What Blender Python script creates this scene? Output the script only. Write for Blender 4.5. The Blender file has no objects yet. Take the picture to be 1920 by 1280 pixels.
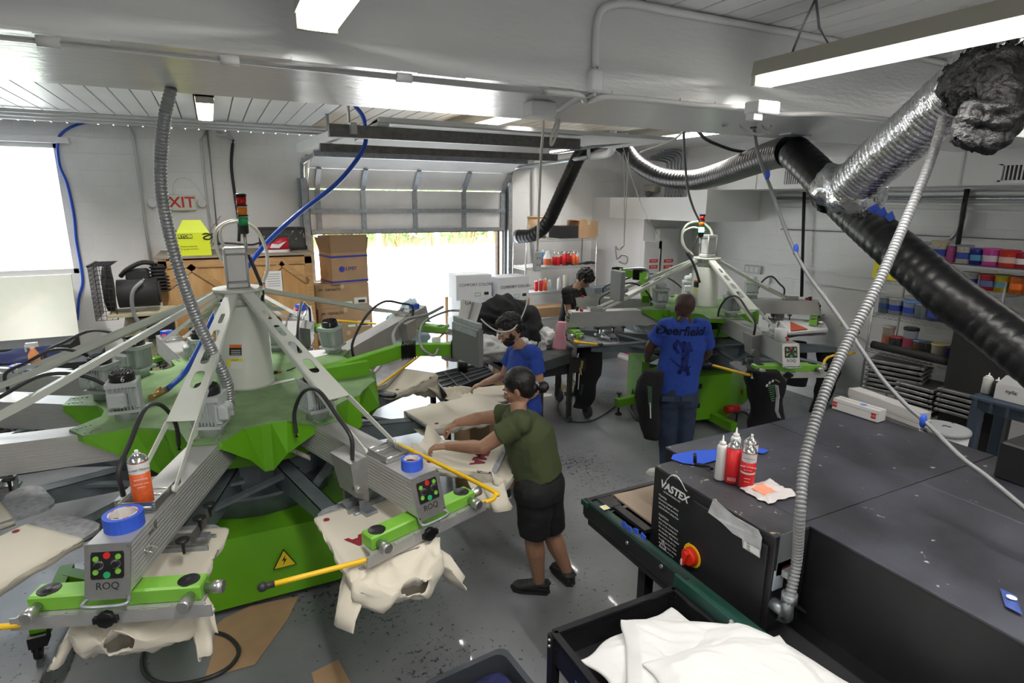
import bpy, bmesh, math, random
from mathutils import Vector as V, Matrix, geometry, noise
from math import sin, cos, pi, radians as R_
random.seed(7)
SC = bpy.context.scene
COL = SC.collection

# ---------------------------------------------------------------- camera
F_PX = 1094.6; CAM_Z = 2.7
_pi, _ro, _ya = .2363, .0067, .4674
FWD = V((sin(_ya)*cos(_pi), cos(_ya)*cos(_pi), -sin(_pi)))
_right = V((cos(_ya), -sin(_ya), 0)); _up = _right.cross(FWD)
RT = _right*cos(_ro) + _up*sin(_ro); UP = -_right*sin(_ro) + _up*cos(_ro)
CAM = V((0, 0, CAM_Z))
cd = bpy.data.cameras.new('camera'); co = bpy.data.objects.new('camera', cd); COL.objects.link(co)
cd.sensor_width = 36; cd.lens = F_PX*36/1920; cd.clip_start = .05; cd.clip_end = 300
m3 = Matrix((RT, UP, -FWD)).transposed(); co.matrix_world = Matrix.Translation(CAM) @ m3.to_4x4()
SC.camera = co
# ---------------------------------------------------------------- exposure, world, sun
SC.view_settings.view_transform = 'Standard'; SC.view_settings.look = 'None'
SC.view_settings.gamma = 1; SC.view_settings.exposure = 0.5; SC.view_settings.use_curve_mapping = False
wd = bpy.data.worlds.new('world'); SC.world = wd; wd.use_nodes = True
bg = wd.node_tree.nodes['Background']; bg.inputs[0].default_value = (.86, .93, 1, 1); bg.inputs[1].default_value = 5.5
sl = bpy.data.lights.new('sun', 'SUN'); sl.energy = 12; sl.angle = R_(1.5); sl.color = (1, .96, .9)
so = bpy.data.objects.new('sun', sl); COL.objects.link(so); so.rotation_euler = (R_(38), R_(10), 0)
def area(name, loc, sx, sy, power, col=(1, .97, .93), rot=(0, 0, 0)):
    l = bpy.data.lights.new(name, 'AREA'); l.shape = 'RECTANGLE'; l.size = sx; l.size_y = sy; l.energy = power; l.color = col
    o = bpy.data.objects.new(name, l); COL.objects.link(o); o.location = loc; o.rotation_euler = rot; return o
# fluorescent tubes, the unseen ones added as fill light: (x, y, z, half length, watts); fixtures are built further down
TUBES = [(2.54, 1.05, 3.33, 1.22, 46), (.04, 6.1, 3.50, .62, 62), (2.6, 5.9, 3.50, 1.0, 52), (5.08, 5.8, 3.50, 1.0, 58),
         (5.0, 7.9, 3.50, .62, 30), (-2.4, 6.6, 3.50, .8, 80), (.37, 1.18, 3.30, 1.0, 46), (5.6, 1.0, 3.50, 1.1, 46),
         (-2.2, 1.2, 3.50, 1.1, 46), (.6, -2.0, 3.50, 1.1, 46), (4.2, -1.9, 3.50, 1.1, 46)]
for i, (x, y, z, h, w) in enumerate(TUBES):
    area('tube_lamp', (x, y, z-.0215), .035, h*1.96, w*.72)

# ---------------------------------------------------------------- pixel rays -> points of the place
def ray(px, py): return (RT*(px-960) - UP*(py-640) + FWD*F_PX)
def Z(px, py, z): d = ray(px, py); return CAM + d*((z-CAM_Z)/d.z)
def Y(px, py, y): d = ray(px, py); return CAM + d*(y/d.y)
def X(px, py, x): d = ray(px, py); return CAM + d*(x/d.x)
def D(px, py, dep): return CAM + ray(px, py)*(dep/F_PX)

# ---------------------------------------------------------------- materials
MT = {}
def mat(name, col, rough=.5, metal=0, var=0, vscale=8, bump=0, bscale=40, emit=0, col2=None, spot=None, sscale=30, sth=.62, coat=0, trans=0, ior=1.45, dist=.01, sheen=0, vec=None, alpha=1):
    if name in MT: return MT[name]
    m = bpy.data.materials.new(name); m.use_nodes = True; nt = m.node_tree; N = nt.nodes; L = nt.links
    b = N['Principled BSDF']; c4 = (*col, 1)
    b.inputs['Base Color'].default_value = c4; b.inputs['Roughness'].default_value = rough; b.inputs['Metallic'].default_value = metal
    b.inputs['Coat Weight'].default_value = coat; b.inputs['Transmission Weight'].default_value = trans; b.inputs['IOR'].default_value = ior
    b.inputs['Alpha'].default_value = alpha
    if sheen: b.inputs['Sheen Weight'].default_value = sheen
    if emit: b.inputs['Emission Color'].default_value = c4; b.inputs['Emission Strength'].default_value = emit
    tc = N.new('ShaderNodeTexCoord'); src = tc.outputs['Object']
    if vec:
        mp = N.new('ShaderNodeMapping'); mp.inputs['Scale'].default_value = vec; L.new(src, mp.inputs[0]); src = mp.outputs[0]
    cur = None
    if var:
        n = N.new('ShaderNodeTexNoise'); n.inputs['Scale'].default_value = vscale; n.inputs['Detail'].default_value = 6; L.new(src, n.inputs['Vector'])
        mx = N.new('ShaderNodeMix'); mx.data_type = 'RGBA'; k2 = col2 or tuple(max(0, c*(1-var)) for c in col)
        mx.inputs[6].default_value = c4; mx.inputs[7].default_value = (*k2, 1)
        rp = N.new('ShaderNodeMapRange'); rp.inputs[1].default_value = .38; rp.inputs[2].default_value = .68; L.new(n.outputs[0], rp.inputs[0]); L.new(rp.outputs[0], mx.inputs[0]); cur = mx.outputs[2]
    if spot:
        n = N.new('ShaderNodeTexNoise'); n.inputs['Scale'].default_value = sscale; n.inputs['Detail'].default_value = 3; L.new(src, n.inputs['Vector'])
        rp = N.new('ShaderNodeMapRange'); rp.inputs[1].default_value = sth; rp.inputs[2].default_value = sth+.03; L.new(n.outputs[0], rp.inputs[0])
        mx = N.new('ShaderNodeMix'); mx.data_type = 'RGBA'; mx.inputs[6].default_value = c4; mx.inputs[7].default_value = (*spot, 1)
        if cur: L.new(cur, mx.inputs[6])
        L.new(rp.outputs[0], mx.inputs[0]); cur = mx.outputs[2]
    if cur: L.new(cur, b.inputs['Base Color'])
    if bump:
        n = N.new('ShaderNodeTexNoise'); n.inputs['Scale'].default_value = bscale; n.inputs['Detail'].default_value = 4; L.new(src, n.inputs['Vector'])
        bp = N.new('ShaderNodeBump'); bp.inputs['Strength'].default_value = bump; bp.inputs['Distance'].default_value = dist; L.new(n.outputs[0], bp.inputs['Height']); L.new(bp.outputs[0], b.inputs['Normal'])
    MT[name] = m; return m
def brick_bump(m, sx, sy, mortar, strength, swap=False, dist=.01):
    nt = m.node_tree; N = nt.nodes; L = nt.links; b = N['Principled BSDF']
    tc = N.new('ShaderNodeTexCoord'); sp = N.new('ShaderNodeSeparateXYZ'); cb = N.new('ShaderNodeCombineXYZ'); L.new(tc.outputs['Object'], sp.inputs[0])
    L.new(sp.outputs[1 if swap else 0], cb.inputs[0]); L.new(sp.outputs[2], cb.inputs[1])
    br = N.new('ShaderNodeTexBrick'); br.inputs['Scale'].default_value = 1; br.inputs['Brick Width'].default_value = sx; br.inputs['Row Height'].default_value = sy
    br.inputs['Mortar Size'].default_value = mortar; br.inputs['Mortar Smooth'].default_value = .4; L.new(cb.outputs[0], br.inputs['Vector'])
    bp = N.new('ShaderNodeBump'); bp.invert = True; bp.inputs['Strength'].default_value = strength; bp.inputs['Distance'].default_value = dist; L.new(br.outputs['Fac'], bp.inputs['Height'])
    old = b.inputs['Normal'].links
    if old: L.new(old[0].from_socket, bp.inputs['Normal'])
    L.new(bp.outputs[0], b.inputs['Normal'])

# ---------------------------------------------------------------- mesh building
def ortho(d, up=V((0, 0, 1))):
    d = V(d).normalized(); up = V(up)
    if abs(d.dot(up)) > .99: up = V((1, 0, 0)) if abs(d.x) < .9 else V((0, 1, 0))
    s = d.cross(up).normalized(); return d, s, s.cross(d).normalized()
class MB:
    def __init__(s, M=None): s.v = []; s.f = []; s.mi = []; s.sm = []; s.M = M or Matrix(); s.cm = 0; s.cs = False
    def mset(s, i): s.cm = i; return s
    def add(s, vs, fs, smooth=None):
        o = len(s.v); s.v += [s.M @ V(p) for p in vs]
        for f in fs: s.f.append([i+o for i in f]); s.mi.append(s.cm); s.sm.append(s.cs if smooth is None else smooth)
        return s
    def box(s, c, d, rot=None, b=0):
        x, y, z = d[0]/2, d[1]/2, d[2]/2; m = (rot or Matrix()); c = V(c)
        if not b or min(x, y, z) < b*1.05:
            vs = [c + m @ V(p) for p in ((-x,-y,-z),(x,-y,-z),(x,y,-z),(-x,y,-z),(-x,-y,z),(x,-y,z),(x,y,z),(-x,y,z))]
            return s.add(vs, [(0,3,2,1),(4,5,6,7),(0,1,5,4),(1,2,6,5),(2,3,7,6),(3,0,4,7)], False)
        vs = []; 
        for zz, bb in ((-z, b), (-z+b, 0), (z-b, 0), (z, b)):
            for (px, py) in ((-1,-1),(1,-1),(1,1),(-1,1)):
                ex, ey = x-bb, y-bb
                for k in (0, 1):
                    q = b*.6 if bb == 0 else b*.3
                    a = (px*py > 0) == (k == 0)
                    vs.append(c + m @ V((px*(ex - (0 if a else q)), py*(ey - (q if a else 0)), zz)))
        fs = [tuple(reversed(range(8))), tuple(range(24, 32))]
        for r in range(3):
            for i in range(8): j = (i+1) % 8; fs.append((r*8+i, r*8+j, r*8+8+j, r*8+8+i))
        return s.add(vs, fs, False)
    def hull8(s, pts):  # bottom four then top four
        return s.add(pts, [(0,3,2,1),(4,5,6,7),(0,1,5,4),(1,2,6,5),(2,3,7,6),(3,0,4,7)], False)
    def bar(s, a, b, w, h, up=(0, 0, 1), bv=0):
        a = V(a); b = V(b); d, sd, u = ortho(b-a, up); m = Matrix((d, sd, u)).transposed()
        return s.box((a+b)/2, ((b-a).length, w, h), m, bv)
    def rings(s, rings, cap=True, smooth=True, closed=False):
        n = len(rings[0]); vs = [p for r in rings for p in r]; fs = []
        k = len(rings)
        for i in range(k if closed else k-1):
            for j in range(n): a = i*n+j; b = i*n+(j+1) % n; i2 = ((i+1) % k)*n; fs.append((a, b, i2+(j+1) % n, i2+j))
        o = len(s.f); s.add(vs, fs, smooth)
        if cap and not closed:
            s.add([], []) ; base = len(s.v)-len(vs)
            s.f.append([base+j for j in reversed(range(n))]); s.mi.append(s.cm); s.sm.append(False)
            s.f.append([base+(k-1)*n+j for j in range(n)]); s.mi.append(s.cm); s.sm.append(False)
        return s
    def cyl(s, a, b, r0, r1=None, n=16, cap=True, smooth=True, up=(0, 0, 1)):
        a = V(a); b = V(b); r1 = r0 if r1 is None else r1; d, u, w = ortho(b-a, up)
        return s.rings([[p + (u*cos(t)+w*sin(t))*r for t in [2*pi*i/n for i in range(n)]] for p, r in ((a, r0), (b, r1))], cap, smooth)
    def lathe(s, c, prof, n=20, axis=(0, 0, 1), cap=True, smooth=True):
        c = V(c); d, u, w = ortho(V(axis), (0, 1, 0) if abs(V(axis).z) > .9 else (0, 0, 1))
        return s.rings([[c + d*h + (u*cos(t)+w*sin(t))*max(r, 1e-4) for t in [2*pi*i/n for i in range(n)]] for r, h in prof], cap, smooth)
    def tube(s, pts, r, n=8, cap=True, smooth=True, rib=None):
        pts = [V(p) for p in pts]; rs = r if isinstance(r, (list, tuple)) else [r]*len(pts); out = []; pu = None
        for i, p in enumerate(pts):
            t = (pts[min(i+1, len(pts)-1)] - pts[max(i-1, 0)]).normalized()
            if pu is None: _, u, w = ortho(t)
            else: u = (pu - t*pu.dot(t)).normalized(); w = t.cross(u)
            pu = u; out.append([p + (u*cos(a)+w*sin(a))*rs[i] for a in [2*pi*k/n for k in range(n)]])
        return s.rings(out, cap, smooth)
    def prism(s, poly, ext, holes=()):
        loops = [[V(p) for p in poly]] + [[V(p) for p in h] for h in holes]; e = V(ext)
        tri = geometry.tessellate_polygon(loops); flat = [p for l in loops for p in l]; n = len(flat)
        vs = flat + [p+e for p in flat]; fs = []
        nn = V((0, 0, 0))
        for t in tri: nn += (flat[t[1]]-flat[t[0]]).cross(flat[t[2]]-flat[t[0]])
        for t in tri:
            t = list(t) if nn.dot(e) < 0 else list(reversed(t))
            fs.append(t); fs.append([i+n for i in reversed(t)])
        o = 0
        for l in loops:
            k = len(l)
            for i in range(k): j = (i+1) % k; fs.append((o+i, o+j, n+o+j, n+o+i))
            o += k
        return s.add(vs, fs, False)
    def grid(s, fn, nu, nv, smooth=True, closev=False):
        vs = [fn(i/(nu-1), j/(nv-(0 if closev else 1))) for i in range(nu) for j in range(nv)]; fs = []
        for i in range(nu-1):
            for j in range(nv if closev else nv-1): a = i*nv+j; b = i*nv+(j+1) % nv; fs.append((a, b, b+nv, a+nv))
        return s.add(vs, fs, smooth)
    def ball(s, c, r, n=12, m=8, sc=(1, 1, 1), M=None):
        c = V(c); M = M or Matrix.Identity(3); vs = []
        for i in range(m+1):
            a = pi*i/m
            for j in range(n): t = 2*pi*j/n; vs.append(c + M @ V((r*sc[0]*sin(a)*cos(t), r*sc[1]*sin(a)*sin(t), r*sc[2]*cos(a))))
        fs = [(i*n+j, (i+1)*n+j, (i+1)*n+(j+1) % n, i*n+(j+1) % n) for i in range(m) for j in range(n)]
        return s.add(vs, fs, True)
    def build(s, name, mats, parent=None, label=None, merge=False, org=None):
        me = bpy.data.meshes.new(name)
        o = V(org) if org is not None else V((0, 0, 0))
        base = WM.get(parent.name, V((0, 0, 0))) if parent else V((0, 0, 0))
        me.from_pydata([p-base-o for p in s.v], [], s.f)
        for m in (mats if isinstance(mats, (list, tuple)) else [mats]): me.materials.append(m)
        me.polygons.foreach_set('material_index', s.mi); me.polygons.foreach_set('use_smooth', s.sm)
        bm = bmesh.new(); bm.from_mesh(me); bmesh.ops.remove_doubles(bm, verts=bm.verts, dist=1e-5) if merge else None
        bmesh.ops.recalc_face_normals(bm, faces=bm.faces); bm.to_mesh(me); bm.free(); me.validate()
        ob = bpy.data.objects.new(name, me); COL.objects.link(ob); ob.parent = parent; ob.location = o
        WM[ob.name] = base + o
        if label: ob['label'] = label
        return ob
WM = {}
def tag(o, label, cat, group=None, kind=None):
    o['label'] = label; o['category'] = cat
    if group: o['group'] = group
    if kind: o['kind'] = kind
    return o
def thing(name, label, cat, loc=(0, 0, 0), group=None):
    o = bpy.data.objects.new(name, None); COL.objects.link(o); o.location = loc; o.empty_display_size = .05
    WM[o.name] = V(loc); return tag(o, label, cat, group)
def struct(name, mb, m): o = mb.build(name, m); o['kind'] = 'structure'; return o
def copy_tree(o, loc=None, label=None, rot=None):
    def rec(a, par):
        c = a.copy(); COL.objects.link(c); c.parent = par
        for ch in a.children: rec(ch, c)
        return c
    c = rec(o, None)
    if loc is not None: c.location = loc
    if rot is not None: c.rotation_euler = rot
    if label: c['label'] = label
    return c
def frame(o, x, up=(0, 0, 1)):
    x = V(x).normalized(); y = V(up).cross(x).normalized(); z = x.cross(y)
    return Matrix.Translation(V(o)) @ Matrix((x, y, z)).transposed().to_4x4()
def cr(pts, n=6):   # Catmull-Rom through points (tuples may carry a 4th value: radius)
    P = [list(p) for p in pts]; P = [[2*a-b for a, b in zip(P[0], P[1])]] + P + [[2*a-b for a, b in zip(P[-1], P[-2])]]; out = []
    for i in range(1, len(P)-2):
        for k in range(n):
            t = k/n; out.append([.5*((2*b)+(c-a)*t+(2*a-5*b+4*c-d)*t*t+(-a+3*b-3*c+d)*t**3) for a, b, c, d in zip(P[i-1], P[i], P[i+1], P[i+2])])
    out.append(P[-2]); return out
def hose(name, pts, r, m, parent=None, n=8, sub=6, label=None):
    return MB().tube([p[:3] for p in cr([tuple(p) for p in pts], sub)], r, n).build(name, m, parent, label)
def ribbed(mb, pts, step, depth, n=20):   # pts with radius as 4th value; corrugated hose
    P = [(V(p[:3]), p[3]) for p in pts]; out = []; rs = []; acc = 0; k = 0
    L = [0]
    for i in range(1, len(P)): L.append(L[-1] + (P[i][0]-P[i-1][0]).length)
    tot = L[-1]; N = int(tot/step*6)
    for q in range(N+1):
        d = tot*q/N
        i = 0
        while i < len(L)-2 and L[i+1] < d: i += 1
        t = (d-L[i])/max(1e-6, L[i+1]-L[i]); out.append(P[i][0].lerp(P[i+1][0], t)); r = P[i][1]*(1-t)+P[i+1][1]*t
        ph = (q % 6)/6; rs.append(r*(1 - depth*(.5+.5*cos(2*pi*ph))**3))
    return mb.tube(out, rs, n)
_tx = {}
def text(body, M, size, m, parent, depth=.001, name='lettering', align='CENTER', label=None, shear=0, bold=0):
    key = (body, align, shear)
    c = bpy.data.curves.new(name, 'FONT'); c.body = body; c.size = size; c.extrude = depth/2; c.align_x = align; c.align_y = 'CENTER'; c.shear = shear; c.offset = bold; c.resolution_u = 3
    t = bpy.data.objects.new(name, c); COL.objects.link(t)
    dg = bpy.context.evaluated_depsgraph_get(); me = bpy.data.meshes.new_from_object(t.evaluated_get(dg)); bpy.data.objects.remove(t); bpy.data.curves.remove(c)
    base = WM.get(parent.name, V((0, 0, 0))) if parent else V((0, 0, 0))
    me.transform(Matrix.Translation(-base) @ M); me.materials.clear(); me.materials.append(m)
    o = bpy.data.objects.new(name, me); COL.objects.link(o); o.parent = parent; WM[o.name] = base
    if label: o['label'] = label
    return o
def face(o, right, upv):  # matrix whose text plane spans right/up at o
    r = V(right).normalized(); u = V(upv); u = (u - r*u.dot(r)).normalized(); return Matrix.Translation(V(o)) @ Matrix((r, u, r.cross(u))).transposed().to_4x4()
def remesh(o, vox, smooth=3, fac=.5):
    md = o.modifiers.new('r', 'REMESH'); md.mode = 'VOXEL'; md.voxel_size = vox; md.use_smooth_shade = True
    if smooth: s = o.modifiers.new('s', 'SMOOTH'); s.iterations = smooth; s.factor = fac
    dg = bpy.context.evaluated_depsgraph_get(); me = bpy.data.meshes.new_from_object(o.evaluated_get(dg)); o.modifiers.clear()
    old = o.data; o.data = me; bpy.data.meshes.remove(old)
    for p in me.polygons: p.use_smooth = True
    return o
# ================================================================ materials
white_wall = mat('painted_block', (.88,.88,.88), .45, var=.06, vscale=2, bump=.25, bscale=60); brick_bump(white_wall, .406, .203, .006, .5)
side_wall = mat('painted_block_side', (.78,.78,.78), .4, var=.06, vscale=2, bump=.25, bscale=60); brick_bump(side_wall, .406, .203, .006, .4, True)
beam_white = mat('gloss_paint', (.70,.72,.72), .22, var=.05, vscale=3, bump=.35, bscale=35, vec=(.35,1,1.6), dist=.006)
ceil_m = mat('ceiling_metal', (.84,.85,.85), .38, var=.05, vscale=2); white = mat('white_paint', (.80,.80,.79), .4); dark = mat('dark_gap', (.06,.06,.06), .8)
duct_white = mat('duct_white', (.82,.82,.82), .35); galv = mat('galvanised', (.42,.45,.48), .38, .75, var=.25, vscale=25)
galv_d = mat('dull_steel', (.20,.19,.18), .5, .6, var=.3, vscale=20); steel = mat('brushed_steel', (.55,.55,.53), .34, .9, var=.1, vscale=30)
chrome = mat('chrome', (.72,.72,.72), .18, 1); black = mat('black_plastic', (.012,.012,.013), .4); blackm = mat('matt_black', (.02,.02,.02), .7)
rubber = mat('black_hose', (.03,.03,.032), .38); blue = mat('blue_hose', (.02,.09,.55), .35); grey_pl = mat('grey_plastic', (.22,.225,.23), .5); mon_g = mat('monitor_grey', (.12,.12,.12), .45)
cord_w = mat('white_cord', (.72,.72,.66), .45); card = mat('cardboard', (.42,.27,.15), .8, var=.12, vscale=6); card_in = mat('cardboard_inside', (.33,.21,.12), .85)
cardw = mat('white_card', (.72,.73,.77), .7); wood = mat('pine_plywood', (.58,.36,.16), .6, var=.35, vscale=1.6, vec=(4,4,.9), col2=(.42,.21,.07)); wood2 = mat('pine_board', (.52,.30,.13), .6, var=.3, vscale=4, vec=(1.2,9,9))
door_panel = mat('door_panel', (.82,.82,.82), .5, var=.1, vscale=3); red = mat('red', (.55,.02,.02), .4); green_b = mat('green_button', (.02,.35,.12), .4)
cream = mat('cream_cotton', (.68,.63,.52), .9, bump=.3, bscale=300, sheen=.2, dist=.002); cotton_w = mat('white_cotton', (.72,.72,.71), .9, bump=.3, bscale=25, sheen=.2, dist=.01)
ink = mat('dark_red_print', (.25,.015,.03), .7); txt_w = mat('white_print', (.8,.8,.8), .6); txt_k = mat('black_print', (.02,.02,.02), .6)
blue_tape = mat('blue_tape', (.03,.10,.60), .55); tape_core = mat('tape_core', (.75,.72,.68), .7); yellow = mat('yellow_paint', (.85,.52,.01), .35)
g_vivid = mat('vivid_green', (.125,.37,.012), .33); g_top = mat('dusty_green', (.20,.33,.14), .5, var=.25, vscale=7, spot=(.05,.1,.04), sscale=22, sth=.70); g_head = mat('lime_green', (.19,.47,.05), .3)
alu = mat('extruded_aluminium', (.52,.52,.51), .48, .55, var=.06, vscale=10); alu_d = mat('aluminium_grey', (.40,.40,.39), .42, .6, var=.1, vscale=12)
beige_g = mat('strut_cream', (.64,.66,.60), .4, var=.05, vscale=5); motor_g = mat('motor_grey', (.46,.50,.49), .42); frame_g = mat('carousel_grey', (.17,.20,.22), .4, .35, var=.2, vscale=10)
pallet_g = mat('pallet_tack', (.36,.37,.39), .6, var=.35, vscale=30, bump=.2)
glow_tube = mat('tube_glow', (1,.96,.90), .5, emit=3.6); fixture_m = mat('fixture_enamel', (.42,.41,.35), .5)
# ================================================================ room shell
BY = 9.3; RX = 7.45; LX = -5.0; FY = -3.6; CZ = 3.6
# floor: worn grey paint with ink specks and drips
fm = mat('floor_paint', (.205,.212,.222), .36, var=.35, vscale=1.6, col2=(.14,.147,.157), bump=.06, bscale=18, coat=.1)
nt = fm.node_tree; N = nt.nodes; L = nt.links; bs = N['Principled BSDF']; src0 = bs.inputs['Base Color'].links[0].from_socket
tcn = N.new('ShaderNodeTexCoord'); vo = N.new('ShaderNodeTexNoise'); vo.inputs['Scale'].default_value = 26; vo.inputs['Detail'].default_value = 5; vo.inputs['Roughness'].default_value = .7; L.new(tcn.outputs['Object'], vo.inputs['Vector'])
rg = N.new('ShaderNodeTexNoise'); rg.inputs['Scale'].default_value = .9; mpp = N.new('ShaderNodeMapping'); mpp.inputs['Location'].default_value = (3.1, .9, 0); L.new(tcn.outputs['Object'], mpp.inputs[0]); L.new(mpp.outputs[0], rg.inputs['Vector'])
ad = N.new('ShaderNodeMath'); ad.operation = 'MULTIPLY_ADD'; L.new(rg.outputs[0], ad.inputs[0]); ad.inputs[1].default_value = .42; L.new(vo.outputs[0], ad.inputs[2])
r2 = N.new('ShaderNodeMapRange'); r2.inputs[1].default_value = .83; r2.inputs[2].default_value = .86; L.new(ad.outputs[0], r2.inputs[0])
mx = N.new('ShaderNodeMix'); mx.data_type = 'RGBA'; L.new(r2.outputs[0], mx.inputs[0]); L.new(src0, mx.inputs[6]); mx.inputs[7].default_value = (.018,.019,.022,1)
vp = N.new('ShaderNodeTexVoronoi'); vp.inputs['Scale'].default_value = 2.3; L.new(tcn.outputs['Object'], vp.inputs['Vector']); r3 = N.new('ShaderNodeMapRange'); r3.inputs[1].default_value = .022; r3.inputs[2].default_value = .03; r3.inputs[3].default_value = 1; r3.inputs[4].default_value = 0; L.new(vp.outputs['Distance'], r3.inputs[0])
mx2 = N.new('ShaderNodeMix'); mx2.data_type = 'RGBA'; L.new(r3.outputs[0], mx2.inputs[0]); L.new(mx.outputs[2], mx2.inputs[6]); mx2.inputs[7].default_value = (.16,.10,.13,1); L.new(mx2.outputs[2], bs.inputs['Base Color'])
struct('floor', MB().box((1.2, 2.85, -.1), (12.6, 12.9, .2)), fm)
gz = Y(583, 436, BY).z; gx0 = Y(583, 440, BY).x; gx1 = Y(940, 434, BY).x; gtop = 3.28
wx1 = Y(108, 265, BY).x; wz1 = Y(108, 268, BY).z; wx0 = wx1-1.7; wz0 = 1.75
b = MB(); T = .2
def wallbox(x0, x1, z0, z1): b.box(((x0+x1)/2, BY+T/2, (z0+z1)/2), (x1-x0, T, z1-z0))
wallbox(LX, wx0, 0, CZ); wallbox(wx0, wx1, 0, wz0); wallbox(wx0, wx1, wz1, CZ); wallbox(wx1, gx0, 0, CZ); wallbox(gx0, gx1, gtop, CZ); wallbox(gx1, RX+.2, 0, CZ)
struct('wall_back', b, white_wall)
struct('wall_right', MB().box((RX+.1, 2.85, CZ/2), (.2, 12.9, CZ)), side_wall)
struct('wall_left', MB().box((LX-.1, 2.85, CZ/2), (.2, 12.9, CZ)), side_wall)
struct('wall_front', MB().box((1.2, FY-.1, CZ/2), (12.6, .2, CZ)), white_wall)
# ceiling of metal planks with dark joints
b = MB(); b.box((1.2, 2.85, CZ+.12), (12.6, 12.9, .1)); b.mset(1)
b.box((1.2, 2.85, CZ+.05), (12.6, 12.9, .02)); b.mset(0); x = LX
while x < RX:
    b.box((x+.08, 2.85, CZ+.02), (.147, 12.9, .04)); x += .16
b.mset(2); x = LX
while x < RX:
    if 1.1 < x < 4.9: b.box((x+.08, 7.35, CZ-.001), (.147, 3.7, .006))
    x += .16
o = b.build('ceiling', [ceil_m, dark, mat('tan_plank', (.47,.38,.27), .35, var=.5, vscale=1.3, col2=(.70,.66,.58))]); o['kind'] = 'structure'  # planks in front of the garage door get a mottled tan tone
b = MB()
def beamsec(x0, x1, y0, y1, z): b.box(((x0+x1)/2, (y0+y1)/2, (z+CZ)/2), (x1-x0, y1-y0, CZ-z))
beamsec(LX, RX, 2.40, 3.38, 3.19)
for i in range(60):
    x = LX+.2*i+random.random()*.1; b.box((x, 2.40, 3.192+random.random()*.004), (.2, .008+random.random()*.01, .012))
struct('trim_1', b, beam_white)
# wall ledges and bottom curb of the right wall
b = MB()
for z in (X(1540,508,RX).z, X(1560,534,RX).z, 2.62): b.box((RX-.012, 2.85, z), (.03, 12.9, .02))
struct('trim_2', b, white); struct('baseboard_right', MB().box((RX-.04, 2.85, .08), (.08, 12.9, .16)), white)
# window of the back wall
b = MB(); w_ = (wx0+wx1)/2
for (cx_, cz_, sx, sz) in ((w_, wz1-.03, 1.7, .06), (w_, wz0+.03, 1.7, .06), (wx0+.03, (wz0+wz1)/2, .06, wz1-wz0), (wx1-.03, (wz0+wz1)/2, .06, wz1-wz0), (w_, (wz0+wz1)/2, .05, wz1-wz0)): b.box((cx_, BY+.05, cz_), (sx, .06, sz))
win = struct('window_1', b, white)
frost = mat('frosted_glass', (.95,.97,1), .9, trans=1, ior=1.1)
MB().box((w_, BY+.06, (wz0+wz1)/2), (1.62, .012, wz1-wz0-.08)).build('window_pane', frost, win)
MB().box((wx1-.75, BY-.05, wz1+.03), (1.75, .08, .07)).build('window_head', white, win)
# ================================================================ outside
conc = mat('bright_concrete', (.75,.74,.72), .8, var=.08, vscale=.6); grass = mat('lawn', (.30,.46,.13), .9, var=.3, vscale=5)
o = struct('ground', MB().box((8, BY+12.2, -.12), (60, 23.6, .2)), conc)
tag(MB().box((8, 30.75, -.053), (60, 6.5, .126)).build('lawn', grass), 'strip of short grass beyond the pavement in front of the hedge', 'grass', kind='stuff')
leafm = mat('hedge_leaf', (.19,.40,.10), .6, var=.5, vscale=3, col2=(.42,.45,.26)); twig = mat('hedge_twig', (.38,.24,.16), .8)
b = MB(); rr = random.Random(3)
for i in range(5200):
    x = rr.uniform(-8, 26); z = rr.uniform(.5, 4.6) if rr.random() < .7 else rr.uniform(.3, 1.4); y = 34.6+rr.uniform(-.5, .7); s = rr.uniform(.1, .3)
    a = rr.uniform(0, 6.3); t = rr.uniform(-.8, .8); u = V((cos(a), sin(a)*.5, sin(t)))*s; w = V((-sin(a)*.3, .4*cos(a), cos(t)))*s*.6; c = V((x, y, z)); b.add([c-u, c-w, c+u, c+w], [(0, 1, 2, 3)])
b.mset(1)
for i in range(260):
    x = rr.uniform(-8, 26); b.cyl((x, 34.3+rr.uniform(-.3, .4), 0), (x+rr.uniform(-.6, .6), 34, rr.uniform(1.5, 3.6)), .05, .02, 5)
hd = b.build('hedge', [leafm, twig]); tag(hd, 'leafy hedge with bare lower stems seen through the open garage door', 'hedge', kind='stuff')
MB().box((9, 35.4, 2.5), (40, .5, 5)).build('leaf_mass', leafm, hd)
post_m = mat('white_post', (.85,.85,.82), .7)
for px, py, lb in ((602, 492, 'leftmost white post by the hedge outside, left of the stacked boxes'), (712, 485, 'white post on the grass outside, just right of the open carton'), (820, 480, 'white post on the grass outside, under the middle of the garage door'), (920, 478, 'rightmost white post by the hedge outside')):
    p = Z(px, py+2, 0); p.z = .012 if p.y > 27.4 else -.018; tag(MB().lathe((p.x, p.y, p.z), ((.13, 0), (.13, 1.35), (.10, 1.42), (.02, 1.45)), 12).build('bollard', post_m), lb, 'post', 'white posts along the grass')
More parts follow.
